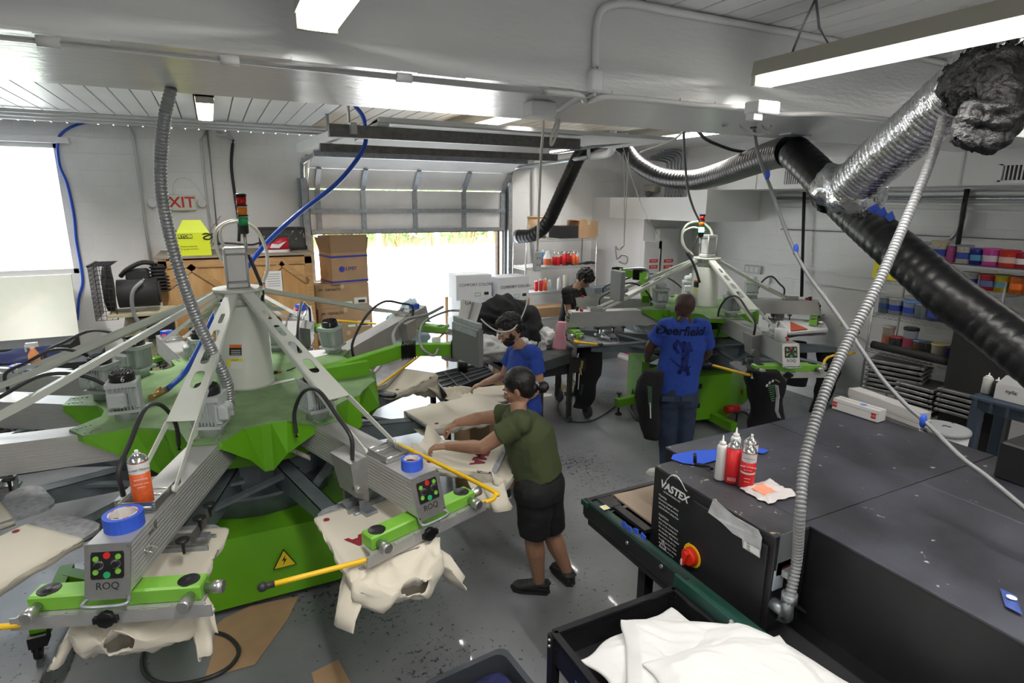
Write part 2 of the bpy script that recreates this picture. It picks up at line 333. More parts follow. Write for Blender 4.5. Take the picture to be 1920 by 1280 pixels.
# ================================================================ garage door
GY = BY-.06
door = MB(); gw = gx1-gx0
zl = [gz+.02, Y(760, 395, BY).z, Y(760, 357, BY).z, Y(760, 310, BY).z]
panz = [(gz+.02, gz+.02+.53), (gz+.57, gz+1.08)]
zgap = Y(760, 357, GY).z
d = thing('garage_door', 'white sectional garage door with galvanised struts, half open at the back', 'garage door', ((gx0+gx1)/2, GY, gz))
MB().box(((gx0+gx1)/2, GY, (gz+zgap)/2), (gw, .05, zgap-gz-.012)).build('door_section', door_panel, d)
zt2 = gtop-.25
MB().hull8([(gx0, GY-.28, zt2+.11), (gx1, GY-.28, zt2+.11), (gx1, GY-.23, zt2+.11), (gx0, GY-.23, zt2+.11), (gx0, GY-.75, gtop+.03), (gx1, GY-.75, gtop+.03), (gx1, GY-.72, gtop+.08), (gx0, GY-.72, gtop+.08)]).build('door_section', door_panel, d)
MB().box(((gx0+gx1)/2, GY+.03, gtop-.06), (gw, .03, .16)).build('top_seal', door_panel, d)
MB().hull8([(gx0, GY+.0, zgap+.012), (gx1, GY+.0, zgap+.012), (gx1, GY+.05, zgap+.012), (gx0, GY+.05, zgap+.012), (gx0, GY-.28, zt2+.1), (gx1, GY-.28, zt2+.1), (gx1, GY-.23, zt2+.1), (gx0, GY-.23, zt2+.1)]).build('door_section', door_panel, d)
for px in (597, 681, 777, 868, 940):
    x = Y(px, 400, GY).x; MB().box((x, GY-.04, (gz+zgap)/2), (.07, .04, zgap-gz)).build('stile', galv, d)
    MB().bar((x, GY-.05, zgap), (x, GY-.32, zt2+.1), .07, .03, (0, 1, 0)).build('stile', galv, d)
for z, y in ((Y(760, 395, GY).z, GY-.07), (gz+.015, GY-.05)): MB().bar((gx0, y, z), (gx1, y, z), .05, .06).build('strut', galv, d)
z3 = Y(765, 302, GY-.3).z; MB().bar((gx0, GY-.34, z3), (gx1, GY-.34, z3), .06, .07).build('strut', galv, d)
MB().bar((gx0, GY+.0, gz-.01), (gx1, GY+.0, gz-.01), .06, .035).build('bottom_seal', blackm, d)
# upper sections lying on the horizontal tracks: three rails spanning the opening
for (ax, ay, bx, by, zz, h) in ((615, 232, 1085, 261, 3.30, .10), (600, 268, 1040, 290, 3.20, .07), (590, 281, 980, 300, 3.14, .05)):
    A = Z(ax, ay, zz); Bp = Z(bx, by, zz); yy = (A.y+Bp.y)/2; MB().bar((A.x, yy, zz-h/2), (Bp.x, yy, zz-h/2), .07, h).build('stiffener', galv_d if h > .06 else galv, d)
yA = Z(600, 268, 3.2).y; yB = Z(615, 232, 3.3).y
MB().bar((gx0+.05, yA+.2, 3.27), (gx0+.05, yB-.1, 3.33), .1, .05).build('door_section', door_panel, d)
MB().box(((gx0+gx1)/2, (yA+yB)/2+.1, 3.345), (gw, abs(yA-yB)+.5, .035)).build('door_section', door_panel, d)
for x in (gx0-.08, gx1+.08):
    t = MB(); t.box((x, GY-.1, 1.5), (.07, .07, 3.0)); pts = cr([(x, GY-.1, 2.98), (x, GY-.16, 3.15), (x, GY-.35, 3.22), (x, 6.8, 3.27)], 5); t.tube([p for p in pts], .03, 6); t.box((x, GY-.03, 1.5), (.14, .02, 3.0)); t.build('track', galv, d)
a = V((gx0-.08, 6.9, 3.24)); MB().bar(a, (a.x, a.y, CZ), .04, .03).build('track_hanger', galv, d)
MB().bar(Z(560, 277, 3.24), Z(664, 240, 3.27), .05, .09).bar(Z(655, 242, 3.28), V((*Z(655, 242, 3.28).xy, CZ)), .05, .015).build('angle_bracket', alu, d); a = V((gx1+.08, 6.8, 3.24)); MB().bar(a, (a.x, a.y, CZ), .04, .03).build('track_hanger', galv, d)
b = MB()
for x in (gx0-.02, gx1+.02): b.box((x, BY-.01, gtop/2), (.07, .1, gtop))
b.box(((gx0+gx1)/2, BY+.01, gtop+.03), (gw, .06, .06)); struct('trim_3', b, mat('old_jamb', (.45,.40,.34), .6))
dk = MB(); 
for x in (gx0+.02, gx1-.02): dk.box((x, BY+.12, gz/2+.1), (.035, .1, gz+.2))
struct('trim_4', dk, mat('rusty_edge', (.10,.06,.04), .7, var=.4, vscale=12))
# ================================================================ fluorescent fixtures
FX = [('long two-tube fluorescent fixture hanging nearest on the right', 'hang'), ('short fluorescent fixture on the ceiling left of the garage door', ''), ('fluorescent fixture on the ceiling in front of the garage door', ''), ('long fluorescent fixture above the black duct in the middle right', ''), ('short fluorescent fixture by the back right corner', ''), ('unseen fluorescent fixture added as fill near the left window', ''), ('two-tube fluorescent fixture ahead of the beam at top centre', ''), ('unseen fluorescent fixture added as fill over the dryer', ''), ('unseen fluorescent fixture added as fill left of the camera', ''), ('unseen fluorescent fixture added as fill behind the camera', ''), ('unseen fluorescent fixture added as fill behind the dryer', '')]
for i, ((x, y, z, h, w), (lb, k)) in enumerate(zip(TUBES, FX)):
    t = thing('fluorescent_light', lb, 'ceiling light', (x, y, z), 'fluorescent fixtures')
    b = MB(); b.hull8([(x-.07, y-h, z-.02), (x+.07, y-h, z-.02), (x+.07, y+h, z-.02), (x-.07, y+h, z-.02), (x-.06, y-h, z+.05), (x+.06, y-h, z+.05), (x+.06, y+h, z+.05), (x-.06, y+h, z+.05)]); b.build('housing', fixture_m, t)
    for s in (-.046, .046):
        MB().cyl((x+s, y-h+.03, z-.045), (x+s, y+h-.03, z-.045), .0185, n=12).build('fluorescent_tube', glow_tube, t)
    for e in (-1, 1): MB().box((x, y+e*(h-.012), z-.035), (.13, .024, .06)).build('lamp_holder', fixture_m, t)
    if k:
        for e in (-.8, .7):
            MB().tube([(x, y+e*h, z+.05), (x-.02, y+e*h+.05, (z+CZ)/2), (x, y+e*h+.1, CZ)], .006, 6).build('hanging_wire', galv, t)
            MB().tube([(x, y+e*h+.2, z+.05), (x-.02, y+e*h+.15, (z+CZ)/2), (x, y+e*h+.1, CZ)], .006, 6).build('hanging_wire', galv, t)
    elif z < CZ-.06:
        MB().box((x, y, (z+.05+CZ)/2), (.08, h*1.6, CZ-z-.05)).build('mounting_channel', fixture_m, t)
# ================================================================ automatic screen printing presses
ZA = 1.35
num_m = txt_w
def keypad(M, x0, parent, big=True):
    # plate tilts: bottom edge further out than the top; M maps local arm coordinates
    a = V((0, 0, 0)); bvec = V((.055, 0, -.20)); n = V((.20, 0, .055)).normalized()
    def pt(y, t, o=.004): return V((x0, 0, 0)) + bvec*t + V((0, y, 0)) + n*o
    b = MB(M); b.prism([pt(-.086, -.01, .0), pt(.086, -.01, .0), pt(.086, 1.06, .0), pt(-.086, 1.06, .0)], n*.006); p = b.build('control_panel', steel, parent)
    b = MB(M); b.prism([pt(-.058, .14, .006), pt(.058, .14, .006), pt(.062, .20, .006), pt(.062, .62, .006), pt(.058, .66, .006), pt(-.058, .66, .006), pt(-.062, .62, .006), pt(-.062, .20, .006)], n*.003)
    for mi, y, t, r in ((1, 0, .21, .0135), (3, 0, .58, .0135), (2, -.042, .27, .011), (2, .042, .24, .011), (2, -.042, .52, .011), (2, .042, .52, .011), (4, -.03, .39, .019), (4, .034, .38, .019)):
        b.mset(mi); c = pt(y, t, .009); b.cyl(c, c+n*.004, r, n=12)
        if mi == 4: b.mset(0); b.cyl(c+n*.003, c+n*.014, .013, n=12)
    b.mset(4)
    for y in (-.078, .078):
        for t in (.04, .98): c = pt(y, t, .006); b.cyl(c, c+n*.003, .005, n=8)
    b.build('keypad', [black, red, g_head, green_b, chrome], parent)
    if big:
        O = M @ pt(0, .80, .007); text('ROQ', face(O, M.to_3x3() @ V((0, 1, 0)), M.to_3x3() @ V((-.055, 0, .2))), .04, txt_k, parent)
def motor(M, x, y, num, parent):
    M = M @ Matrix.Scale(1.14, 4); b = MB(M); b.lathe((x, y, .0), ((.062, 0), (.062, .035), (.07, .04), (.07, .055)), 14)
    b.box((x, y, .135), (.125, .125, .15), b=.025); b.box((x, y, .058), (.15, .15, .016), b=.01); b.box((x, y, .205), (.148, .148, .025), b=.03)
    for k in range(-3, 4):
        b.box((x+k*.016, y, .135), (.004, .15, .13)); b.box((x, y+k*.016, .135), (.15, .004, .13))
    b.box((x+.02, y+.085, .13), (.09, .05, .085), b=.012)
    b.cyl((x+.0, y+.11, .145), (x, y+.116, .145), .014, n=10); b.cyl((x+.0, y+.11, .11), (x, y+.116, .11), .014, n=10)
    m = b.build('motor', motor_g, parent)
    b = MB(M)
    if num:
        b.lathe((x, y, .215), ((.062, 0), (.062, .035), (.056, .047), (.04, .05)), 16)
        for k in range(-3, 4): b.box((x+k*.014, y, .266), (.005, (.05**2-(k*.014)**2)**.5*2, .006))
        b.build('fan_cover', black, m)
    else:
        b.lathe((x, y, .215), ((.062, 0), (.062, .045), (.05, .06), (.02, .063)), 16); b.build('fan_cover', motor_g, m)
    if num:
        O = M @ V((x, y, .237)); dv = (CAM-O); dv.z = 0; dv.normalize(); text(num, face(O+dv*.0735, V((-dv.y, dv.x, 0)), V((0, 0, 1))), .045, num_m, m)
    return m
def strut(parent, top, bot, w0, w1, axis):
    # tapering channel with slots, two thin legs at the lower end
    top = V(top); bot = V(bot); d = bot-top; L_ = d.length; d.normalize(); s = V(axis).normalized(); n = d.cross(s).normalized()
    if n.z < 0: n = -n
    def W(t): return w0+(w1-w0)*t
    def q(t, y): return top + d*(L_*t) + s*y
    out = [q(0, -w0/2), q(0, w0/2), q(.74, W(.74)/2), q(.74, -W(.74)/2)]; holes = []
    for t0, t1, f in ((.16, .225, .3), (.265, .345, .38), (.385, .465, .42), (.5, .59, .46)):
        hw = W((t0+t1)/2)*f*.5; h = []; ra = hw/L_
        for k in range(7): a = pi*k/6; h.append(q(t0+ra-ra*sin(a), hw*cos(a)))
        for k in range(7): a = pi*k/6; h.append(q(t1-ra+ra*sin(a), -hw*cos(a)))
        holes.append(h)
    b = MB(); b.prism(out, n*.004, holes)
    for e in (-1, 1):
        A = q(0, e*w0/2); B_ = q(.74, e*W(.74)/2); C_ = q(1, e*w1*.52)
        b.prism([A, B_, B_-n*.035, A-n*.028], s*e*.005); b.prism([B_+n*.004, C_+n*.012, C_-n*.014, B_-n*.035], s*e*.006)
        b.cyl(C_-s*e*.006, C_+s*e*.01, .017, n=10)
    b.build('stay_plate', beige_g, parent)
def arm(press, pin, pout, num=None, hub=None, mot=None, side=-1, bar=True, detail=True, ribs=True, strutw=(.07, .17)):
    pin = V(pin); pout = V(pout); M = frame(pout, pout-pin); Ln = (pout-pin).length; R = M.to_3x3()
    b = MB(M); W = .083; H = .19
    b.hull8([(-Ln, -W, -H), (.05, -W, -H), (.05, W, -H), (-Ln, W, -H), (-Ln, -W, 0), (0, -W, 0), (0, W, 0), (-Ln, W, 0)])
    if ribs:
        for e in (-1, 1):
            for k in range(9):
                z = -.02-.0185*k; b.box((-Ln/2, e*W, z), (Ln-.01+(-z)*.2, .005, .007))
    a = b.build('print_arm', alu, press); keypad(M, 0, a, detail)
    # handle loop under the panel
    MB(M).tube(cr([(.05, -.075, -.205), (.085, -.085, -.213), (.098, -.06, -.216), (.1, 0, -.216), (.098, .06, -.216), (.085, .085, -.213), (.05, .075, -.205)], 4), .0075, 8).build('handle', galv, a)
    # roller frame on top where the stay ends
    b = MB(M); xs = -.33
    for y in (-.07, .07): b.box((xs, y, .022), (.2, .006, .035))
    for x in (-.42, -.36, -.24): b.cyl((x, -.075, .025), (x, .075, .025), .006, n=8)
    b.box((xs, 0, .006), (.2, .13, .006)); b.build('roller_frame', steel, a)
    b = MB(M); b.cyl((-.13, .03, 0), (-.13, .03, .03), .022, n=14); b.build('stop_button', red, a); 
    b = MB(M); b.lathe((-.09, -.02, 0), ((.018, 0), (.018, .03), (.023, .035), (.023, .05)), 12); b.build('knob', black, a)
    # drive housing on the side
    y0 = side*W; y1 = side*(W+.10); x0, x1 = -.62, -.40; b = MB(M)
    b.hull8([(x0+.05, y0, -.27), (x1, y0, -.27), (x1, y1-side*.02, -.22), (x0+.05, y1-side*.02, -.22), (x0, y0, -.005), (x1, y0, -.005), (x1, y1, -.02), (x0, y1, -.02)])
    b.cyl((x1-.02, y1-side*.03, -.17), (x1+.035, y1-side*.03, -.17), .02, n=12); dr = b.build('squeegee_drive', alu_d, a)
    b = MB(M)
    for x in (x0+.02, x1-.03):
        b.box((x, y0*1.2, -.31), (.014, .05, .09)); b.cyl((x, y0*1.25, -.34), (x, y0*1.25+side*.06, -.34), .012, n=8); b.box((x+.04, y0*1.1, -.33), (.06, .07, .02))
    b.box(((x0+x1)/2, 0, -.30), (.05, .34, .03)); b.box(((x0+x1)/2+.05, 0, -.345), (.012, .36, .06)); b.box(((x0+x1)/2-.06, 0, -.345), (.008, .36, .05)); b.build('squeegee_clamp', galv, a)
    for x in (x0-.03, x1+.08, x0+.1): MB(M).lathe((x, -side*.13, -.205), ((.006, -.06), (.01, 0), (.03, .005), (.032, .014), (.02, .02)), 12).build('adjusting_knob', black, a)
    MB(M).box((x0+.1, -side*.12, -.26), (.24, .02, .03)).build('clamp_rail', galv_d, a)
    if bar:
        b = MB(M); b.box((-.03, 0, -.245), (.095, .66, .072), b=.008); g = b.build('front_crossbar', g_head, a)
        for y in (-.27, .27): MB(M).lathe((-.03, y, -.211), ((.043, 0), (.043, .004), (.04, .005), (.012, .006), (.01, .009)), 20).build('dial', black, g)
        for y in (-.29, .29): MB(M).lathe((.018, y, -.25), ((.02, 0), (.02, .03), (.027, .035), (.027, .075), (.022, .08)), 14, axis=(1, 0, 0)).build('clamp_knob', steel, g)
        MB(M).lathe((-.03, .33, -.25), ((.02, 0), (.02, .03), (.027, .035), (.027, .075)), 14, axis=(0, 1, 0)).build('clamp_knob', steel, g)
        b = MB(M); b.box((.035, 0, -.325), (.035, .76, .012)); b.box((.05, 0, -.30), (.006, .76, .05)); b.box((0, 0, -.283), (.08, .68, .01))
        for y in (-.33, -.2, -.08, .08, .2, .33): b.box((.045, y, -.295), (.02, .045, .05))
        b.build('screen_holder', alu, a)
        b = MB(M); b.cyl((.05, -.02, -.30), (.075, -.02, -.30), .035, n=8); b.box((.06, -.02, -.30), (.03, .09, .025)); b.build('lock_lever', black, a)
    if mot: motor(frame(V((mot[0], mot[1], pin.z+.01)), pout-pin), 0, 0, num, press)
    # hose from the hub edge to the drive
    p0 = M @ V((-Ln+.05, side*.20, -.03)) if not mot else V((mot[0], mot[1], pin.z)) + R @ V((.05, side*.17, -.06))
    p1 = M @ V((x1-.03, y1-side*.03, -.01)); mid = (p0+p1)/2; up = V((0, 0, .26+Ln*.03))
    hose('air_hose', [p0, p0+V((0, 0, .16)), p0.lerp(p1, .22)+up*1.05, p0.lerp(p1, .5)+up*1.15, p0.lerp(p1, .8)+up*.75, p1+V((0, 0, .13)), p1], .012, rubber, press)
    if hub:
        u = (pout-pin); u.z = 0; u.normalize(); t = V(hub)+u*.13; strut(press, t, M @ V((-.40, 0, .03)), *strutw, R @ V((0, 1, 0)))
    return M, a
def hub_center(press, c, ztop, n_col=.18, ex=.0):
    x, y = c; b = MB(); zc = ztop+.60+ex
    b.lathe((x, y, ztop), ((n_col+.005, 0), (n_col, .02), (n_col*.97, .50+ex), (n_col*.93, .505+ex)), 32); b.lathe((x, y, ztop+.50+ex), ((n_col*.62, 0), (n_col*.62, .09)), 20)
    col = b.build('column', beige_g, press)
    b = MB(); b.lathe((x, y, zc+.0), ((.12, -.05), (.12, 0), (.17, .0), (.17, .022)), 26)
    for k in range(14): a = 2*pi*k/14; b.box((x+.13*cos(a), y+.13*sin(a), zc-.02), (.05, .012, .045), Matrix.Rotation(a, 3, 'Z'))
    b.build('collar', beige_g, press)
    b = MB(); b.box((x, y, zc+.165), (.13, .13, .20), b=.01); b.box((x, y, zc+.045), (.15, .15, .045), b=.01); b.box((x, y, zc+.285), (.15, .15, .045), b=.01)
    for sx in (-1, 1):
        for sy in (-1, 1): b.cyl((x+sx*.068, y+sy*.068, zc+.03), (x+sx*.068, y+sy*.068, zc+.30), .009, n=8)
    b.build('air_cylinder', alu, press)
    return zc
def signal_tower(press, x, y, z, lit=False):
    MB().cyl((x, y, z), (x, y, z+.12), .013, n=10).build('signal_pole', steel, press)
    b = MB(); z += .12; b.lathe((x, y, z), ((.02, 0), (.034, .01), (.036, .06), (.038, .062)), 16)
    for k in range(3): b.lathe((x, y, z+.125+k*.07), ((.037, 0), (.037, .012)), 16)
    b.lathe((x, y, z+.262), ((.037, 0), (.037, .018), (.03, .022)), 16); base = b.build('signal_tower', black, press)
    for k, (nm, m) in enumerate((('green_lamp', mat('lens_green_lit', (.15,1,.5), .3, emit=4) if lit else mat('lens_green', (.01,.32,.10), .25)), ('amber_lamp', mat('lens_amber', (.75,.22,.01), .25)), ('red_lamp', mat('lens_red', (.42,.005,.01), .25)))):
        MB().lathe((x, y, z+.062+k*.07), ((.034, 0), (.034, .06)), 16).build(nm, m, base)
def top_plate(press, c, ztop, arms_az, R0=.62, R1=1.0, zlow=1.02, rlow=.86, rv=.90):
    x, y = c; n = 10; pts = []
    az = sorted(a % 360 for a in arms_az); ring = []
    full = list(az)
    k = 0
    for i, a in enumerate(az):
        nx = az[(i+1) % len(az)] + (360 if i == len(az)-1 else 0); gap = nx-a
        m = max(1, round(gap/36)); ring.append((a, True))
        for j in range(1, m): ring.append((a+gap*j/m, False))
    ring = [(a, f) for a, f in ring]; outer = []; lower = []; hd = math.degrees(.085/R1)
    for i, (a, f) in enumerate(ring):
        nx = ring[(i+1) % len(ring)][0] + (360 if i == len(ring)-1 else 0); mid = (a+nx)/2
        for da in (-hd, hd):
            t = R_(a+da); r = R1 if f else rv
            outer.append(V((x+r*cos(t), y+r*sin(t), ztop))); lower.append(V((x+r*cos(t), y+r*sin(t), ztop-.035)) if f else V((x+rlow*.9*cos(t), y+rlow*.9*sin(t), zlow+.05)))
        for fr in (.22, .43, .57, .78):
            t = R_((a+hd)*(1-fr)+(nx-hd)*fr); r = rv if .4 < fr < .6 else rv+.03
            outer.append(V((x+r*cos(t), y+r*sin(t), ztop))); mm = .4 < fr < .6; zl_ = zlow if mm else zlow+.13; q = R_(mid+(math.degrees(t)-mid)*(.95 if mm else .85)); lower.append(V((x+(rlow+(.0 if mm else .09))*cos(q), y+(rlow+(.0 if mm else .09))*sin(q), zl_)))
    b = MB(); b.prism([p+V((0, 0, .0)) for p in outer], (0, 0, .012)); tp = b.build('top_plate', g_top, press)
    b = MB(); N_ = len(outer); b.add([p+V((0, 0, .004)) for p in outer]+lower, [(i, (i+1) % N_, (i+1) % N_+N_, i+N_) for i in range(N_)], False)
    b.prism([p-V((0, 0, .0)) for p in [V((x+rlow*.86*cos(R_(t)), y+rlow*.86*sin(R_(t)), zlow+.0)) for t in range(0, 360, 15)]], (0, 0, .10)); b.build('pleated_skirt', g_vivid, press)
    b = MB()
    for a, f in ring:
        if f:
            for k in range(4):
                for e in (-1, 1): t = R_(a); p = V((x, y, ztop+.012))+V((cos(t), sin(t), 0))*(R1-.03-.025*k)+V((-sin(t), cos(t), 0))*e*.055; b.cyl(p, p+V((0, 0, .006)), .006, n=6)
    b.build('rivet', steel, tp)['kind'] = 'stuff'
def carousel(press, c, azs, z=.93, r0=.35, r1=1.35, plat=None):
    x, y = c
    b = MB(); b.lathe((x, y, z-.16), ((.72, 0), (.72, .02), (.60, .03), (.60, .24), (.72, .25), (.72, .27)), 20, smooth=False); b.build('turntable', frame_g, press)
    for a in azs:
        t = R_(a); u = V((cos(t), sin(t), 0)); s = V((-sin(t), cos(t), 0)); o = V((x, y, z))
        b = MB(); b.prism([o+u*.55+s*.05+V((0, 0, .03)), o+u*1.62+s*.05+V((0, 0, .03)), o+u*1.62+s*.05-V((0, 0, .03)), o+u*.55+s*.05-V((0, 0, .14))], -s*.006)
        b.prism([o+u*.55-s*.05+V((0, 0, .03)), o+u*1.62-s*.05+V((0, 0, .03)), o+u*1.62-s*.05-V((0, 0, .03)), o+u*.55-s*.05-V((0, 0, .14))], s*.006)
        b.prism([o+u*.55+s*.05+V((0, 0, .03)), o+u*1.62+s*.05+V((0, 0, .03)), o+u*1.62-s*.05+V((0, 0, .03)), o+u*.55-s*.05+V((0, 0, .03))], V((0, 0, -.006))); b.build('pallet_arm', frame_g, press)
        tn = R_(a+36); u2 = V((cos(tn), sin(tn), 0)); MB().bar(o+u*1.12+V((0, 0, .0)), o+u2*.74+V((0, 0, 0)), .05, .02).build('brace', frame_g, press)
def platen(press, mid, az, L_=.72, W=.42, z=.985):
    u = V((cos(R_(az)), sin(R_(az)), 0)); s = V((-u.y, u.x, 0)); o = V((mid[0], mid[1], z)); pts = []
    for (a, e) in ((.0, -1), (.0, 1), (1, 1), (1, -1)):
        c = .09 if a == 0 else .03
        q = [(c, 0), (0, c)] if (a == 0) == (e == 1) else [(0, c), (c, 0)]
        if a == 0: cs = [(c, W/2) if False else None]
        for k in range(4):
            t = pi/2*k/3
            if a == 0 and e == -1: pts.append((c-c*sin(t), -W/2+c-c*cos(t)))
            if a == 0 and e == 1: pts.append((c-c*cos(t), W/2-c+c*sin(t)))
            if a == 1 and e == 1: pts.append((L_-c+c*sin(t), W/2-c+c*cos(t)))
            if a == 1 and e == -1: pts.append((L_-c+c*cos(t), -W/2+c-c*sin(t)))
    b = MB(); b.prism([o+u*p+s*q for p, q in pts], (0, 0, .02)); pl = b.build('platen', pallet_g, press)
    b = MB(); b.bar(o+u*.05-V((0, 0, .02)), o+u*(L_-.1)-V((0, 0, .02)), .12, .03); b.build('platen_bracket', frame_g, pl); return o, u, s

# ---- press 1
C1 = (.12, 4.6)
P1 = thing('screen_printing_press', 'large green and grey automatic screen printing press with numbered motors, nearest on the left', 'printing press', (C1[0], C1[1], 0))
heads = {8: ((596, 784), (795, 889)), 7: ((398, 816), (203, 1019)), 4: ((262, 706), (-30, 692)), 3: ((383, 690), (310, 627)), }
info = {}
for k, (m, h) in heads.items():
    mo = Z(*m, ZA); ho = Z(*h, ZA); u = (ho-mo).normalized(); info[k] = (mo - u*.1, ho, mo)
mo = Z(626, 662, ZA); info[1] = (mo, V((2.02, 6.36, 1.53)), mo); mo = Z(521, 657, ZA); info[2] = (mo-V((.02, .1, 0)), Y(568, 574, 6.65), mo)
for k, m, (a, b_) in ((6, (241, 786), ((0, 824.5), (175, 803))), (5, (199, 748), ((0, 745), (134, 750)))):
    A = Z(*a, ZA); Bq = Z(*b_, ZA); u = (A-Bq).normalized(); mo = Z(*m, ZA); st = Bq - u*.15; info[k] = (st, Bq+u*1.05, mo)
hubz = hub_center(P1, C1, ZA+.012, .182, .10)
A1 = {}
for k, (pi_, po, mo) in info.items():
    A1[k] = arm(P1, pi_, po, str(k), (C1[0], C1[1], hubz+.01), mo, bar=True)
az = [math.degrees(math.atan2(i[2].y-C1[1], i[2].x-C1[0])) for i in info.values()]
top_plate(P1, C1, ZA, az, R1=1.13)
azp = [253, 283, 317, 349, 25, 61, 97, 133, 169, 197, 226]
carousel(P1, C1, azp)
PL1 = {}
for nm, px, a, L_, W in (('seven', (345, 988), 253, .58, .42), ('eight', (655, 940), 279, .65, .42), ('load', (786, 845), 323, .60, .42), ('unload', (780, 787), 10, .76, .46), ('rear', (700, 735), 38, .75, .42), ('bare', (150, 972), 225, .72, .42), ('six', (90, 925), 205, .72, .42), ('five', (-60, 830), 172, .7, .42)):
    p = Z(*px, 1.0); PL1[nm] = platen(P1, (p.x, p.y), a, L_, W)
# base, legs
b = MB(); bx0, bx1, by0, by1 = -.72, 1.10, 3.84, 5.5
b.prism([(bx0, by0, .06), (.55, by0-.02, .06), (bx1, by0+.14, .06), (bx1+.1, by1, .06), (bx0, by1, .06)], (0, 0, .50)); bs1 = b.build('base_cabinet', g_vivid, P1)
b = MB(); c_ = Y(533, 1047, 3.80); tri = [c_+V((-.075, 0, -.06)), c_+V((.075, 0, -.06)), c_+V((0, 0, .075))]; b.prism(tri, (0, -.004, 0)); b.mset(1); 
b.prism([c_+V((x, -.005, z)) for x, z in ((-.066,-.055),(.066,-.055),(0,.063))], (0, -.003, 0)); b.mset(0); b.prism([c_+V((x, -.009, z)) for x, z in ((.01,.035),(-.016,-.008),(0,-.004),(-.012,-.04),(.016,.004),(0,0))], (0, -.002, 0)); b.build('warning_sign', [black, mat('sign_yellow', (.8,.6,.02), .5)], bs1)
b = MB(); b.lathe((.12, 4.6, .56), ((.55, 0), (.55, .22)), 24); b.build('drive_drum', frame_g, P1)
b = MB(); b.bar(Z(385, 1075, .22), Z(262, 1110, .2), .07, .07)
ft = Z(112, 1085, .22); fb = Z(72, 1190, .2); b = MB(); b.bar(V((-.72, 4.1, .2)), ft+V((.05, 0, 0)), .08, .09); b.bar(ft+V((.03, .09, 0)), fb, .08, .09); b.build('leg', g_vivid, P1)
cw = Z(75, 1232, .0); b = MB(); b.cyl((cw.x-.015, cw.y, .05), (cw.x+.015, cw.y, .05), .05, n=18); b.box((cw.x, cw.y, .09), (.05, .06, .05)); b.box(fb+V((0, 0, -.02)), (.09, .09, .07)); b.build('caster', black, P1)
# warning stickers on the column
def colp(px, py, r=.178):
    d = ray(px, py); o = CAM - V((C1[0], C1[1], 0)); a_ = d.x**2+d.y**2; b_ = o.x*d.x+o.y*d.y; c_ = o.x**2+o.y**2-r*r; t = (-b_-math.sqrt(max(0, b_*b_-a_*c_)))/a_; return CAM+d*t
def curved_patch(name, px0, py0, px1, py1, m, r=.181):
    b = MB(); vs = []
    for i in range(6):
        x = px0+(px1-px0)*i/5; vs += [colp(x, py0, r), colp(x, py1, r)]
    b.add(vs, [(2*i, 2*i+2, 2*i+3, 2*i+1) for i in range(5)], True); return b.build(name, m, P1)
orange = mat('label_orange', (.75,.16,.03), .5); ylw = mat('label_yellow', (.85,.75,.03), .5)
curved_patch('warning_label', 430, 647, 453, 666, black); curved_patch('warning_label', 430, 646, 453, 652, orange, .1815)
curved_patch('caution_label', 432, 671, 457, 691, white); curved_patch('caution_label', 433, 672, 456, 677, ylw, .1815); curved_patch('caution_label', 426, 673, 432, 687, ylw, .1812)
p = colp(445, 674.5, .183); dv = (CAM-p); dv.z = 0; dv.normalize(); text('CAUTION', face(p, V((-dv.y, dv.x, 0)), (0, 0, 1)), .017, txt_k, P1, .0005)
for i_, yy in enumerate((656, 659.5, 663)): curved_patch('label_line', 433, yy, 451, yy+1.2, txt_w, .1822)
# signal tower, tubes, bits on the plate
tw = D(461, 465, 4.25); signal_tower(P1, tw.x, tw.y, tw.z-.02)
tube_m = mat('clear_tube', (.72,.70,.60), .25)
hose('air_tube', [D(443, 512, 4.3), D(412, 480, 4.25), D(403, 440, 4.3), D(418, 420, 4.4), D(450, 414, 4.5), D(480, 430, 4.5), D(498, 465, 4.45), D(502, 500, 4.4), D(494, 528, 4.35)], .013, tube_m, P1)
hose('air_tube', [D(430, 470, 4.3), D(414, 450, 4.3), D(418, 425, 4.35), D(440, 416, 4.4), D(458, 418, 4.42)], .011, tube_m, P1)
hose('cable', [D(466, 478, 4.2), D(480, 510, 4.25), D(492, 545, 4.3), D(490, 590, 4.35), D(488, 640, 4.4)], .013, rubber, P1)
hose('conduit_elbow', [Z(395, 735, 1.5), Z(384, 722, 1.5), Z(390, 760, 1.45), Z(425, 775, 1.44)], .018, galv, P1)
# the green touch screen arm
p0 = V((.70, 4.50, 1.42)); p1 = Z(757, 655, 1.50); p2 = Z(848, 654, 1.50); p3 = Z(872, 652, 1.50)
b = MB(); b.bar(p0+V((-.05, 0, -.03)), p1, .09, .11, bv=.005); b.bar(p0-V((.1, .02, .03)), p0+V((.28, .0, -.01)), .14, .13); b.build('screen_arm', g_vivid, P1)
b = MB(); b.bar(p1, p2, .085, .10, bv=.005); b.build('screen_arm', g_vivid, P1)
def bellows(A, B_, h, parent):
    b = MB(); n = 9
    for i in range(n):
        a = A.lerp(B_, i/n); c = A.lerp(B_, (i+.5)/n); e = A.lerp(B_, (i+1)/n)
        b.rings([[q+V((0, 0, z))+((B_-A).cross(V((0, 0, 1))).normalized())*y for y, z in ((-k, -k), (k, -k), (k, k), (-k, k))] for q, k in ((a, h*.8), (c, h*1.12), (e, h*.8))], True, False)
    b.build('bellows', blackm, parent)
d_ = (p2-p1).normalized(); bellows(p1-V((.02, 0, .01)), p1+d_*.10, .062, P1); bellows(p2+d_*-.01, p2+d_*.12, .062, P1)
sc_a = D(852, 612, 4.25); sc_b = D(903, 622, 3.95); sc_c = D(903, 684, 3.95); sc_d = D(851, 660, 4.25)
thk = (p3-p2).normalized()*.05
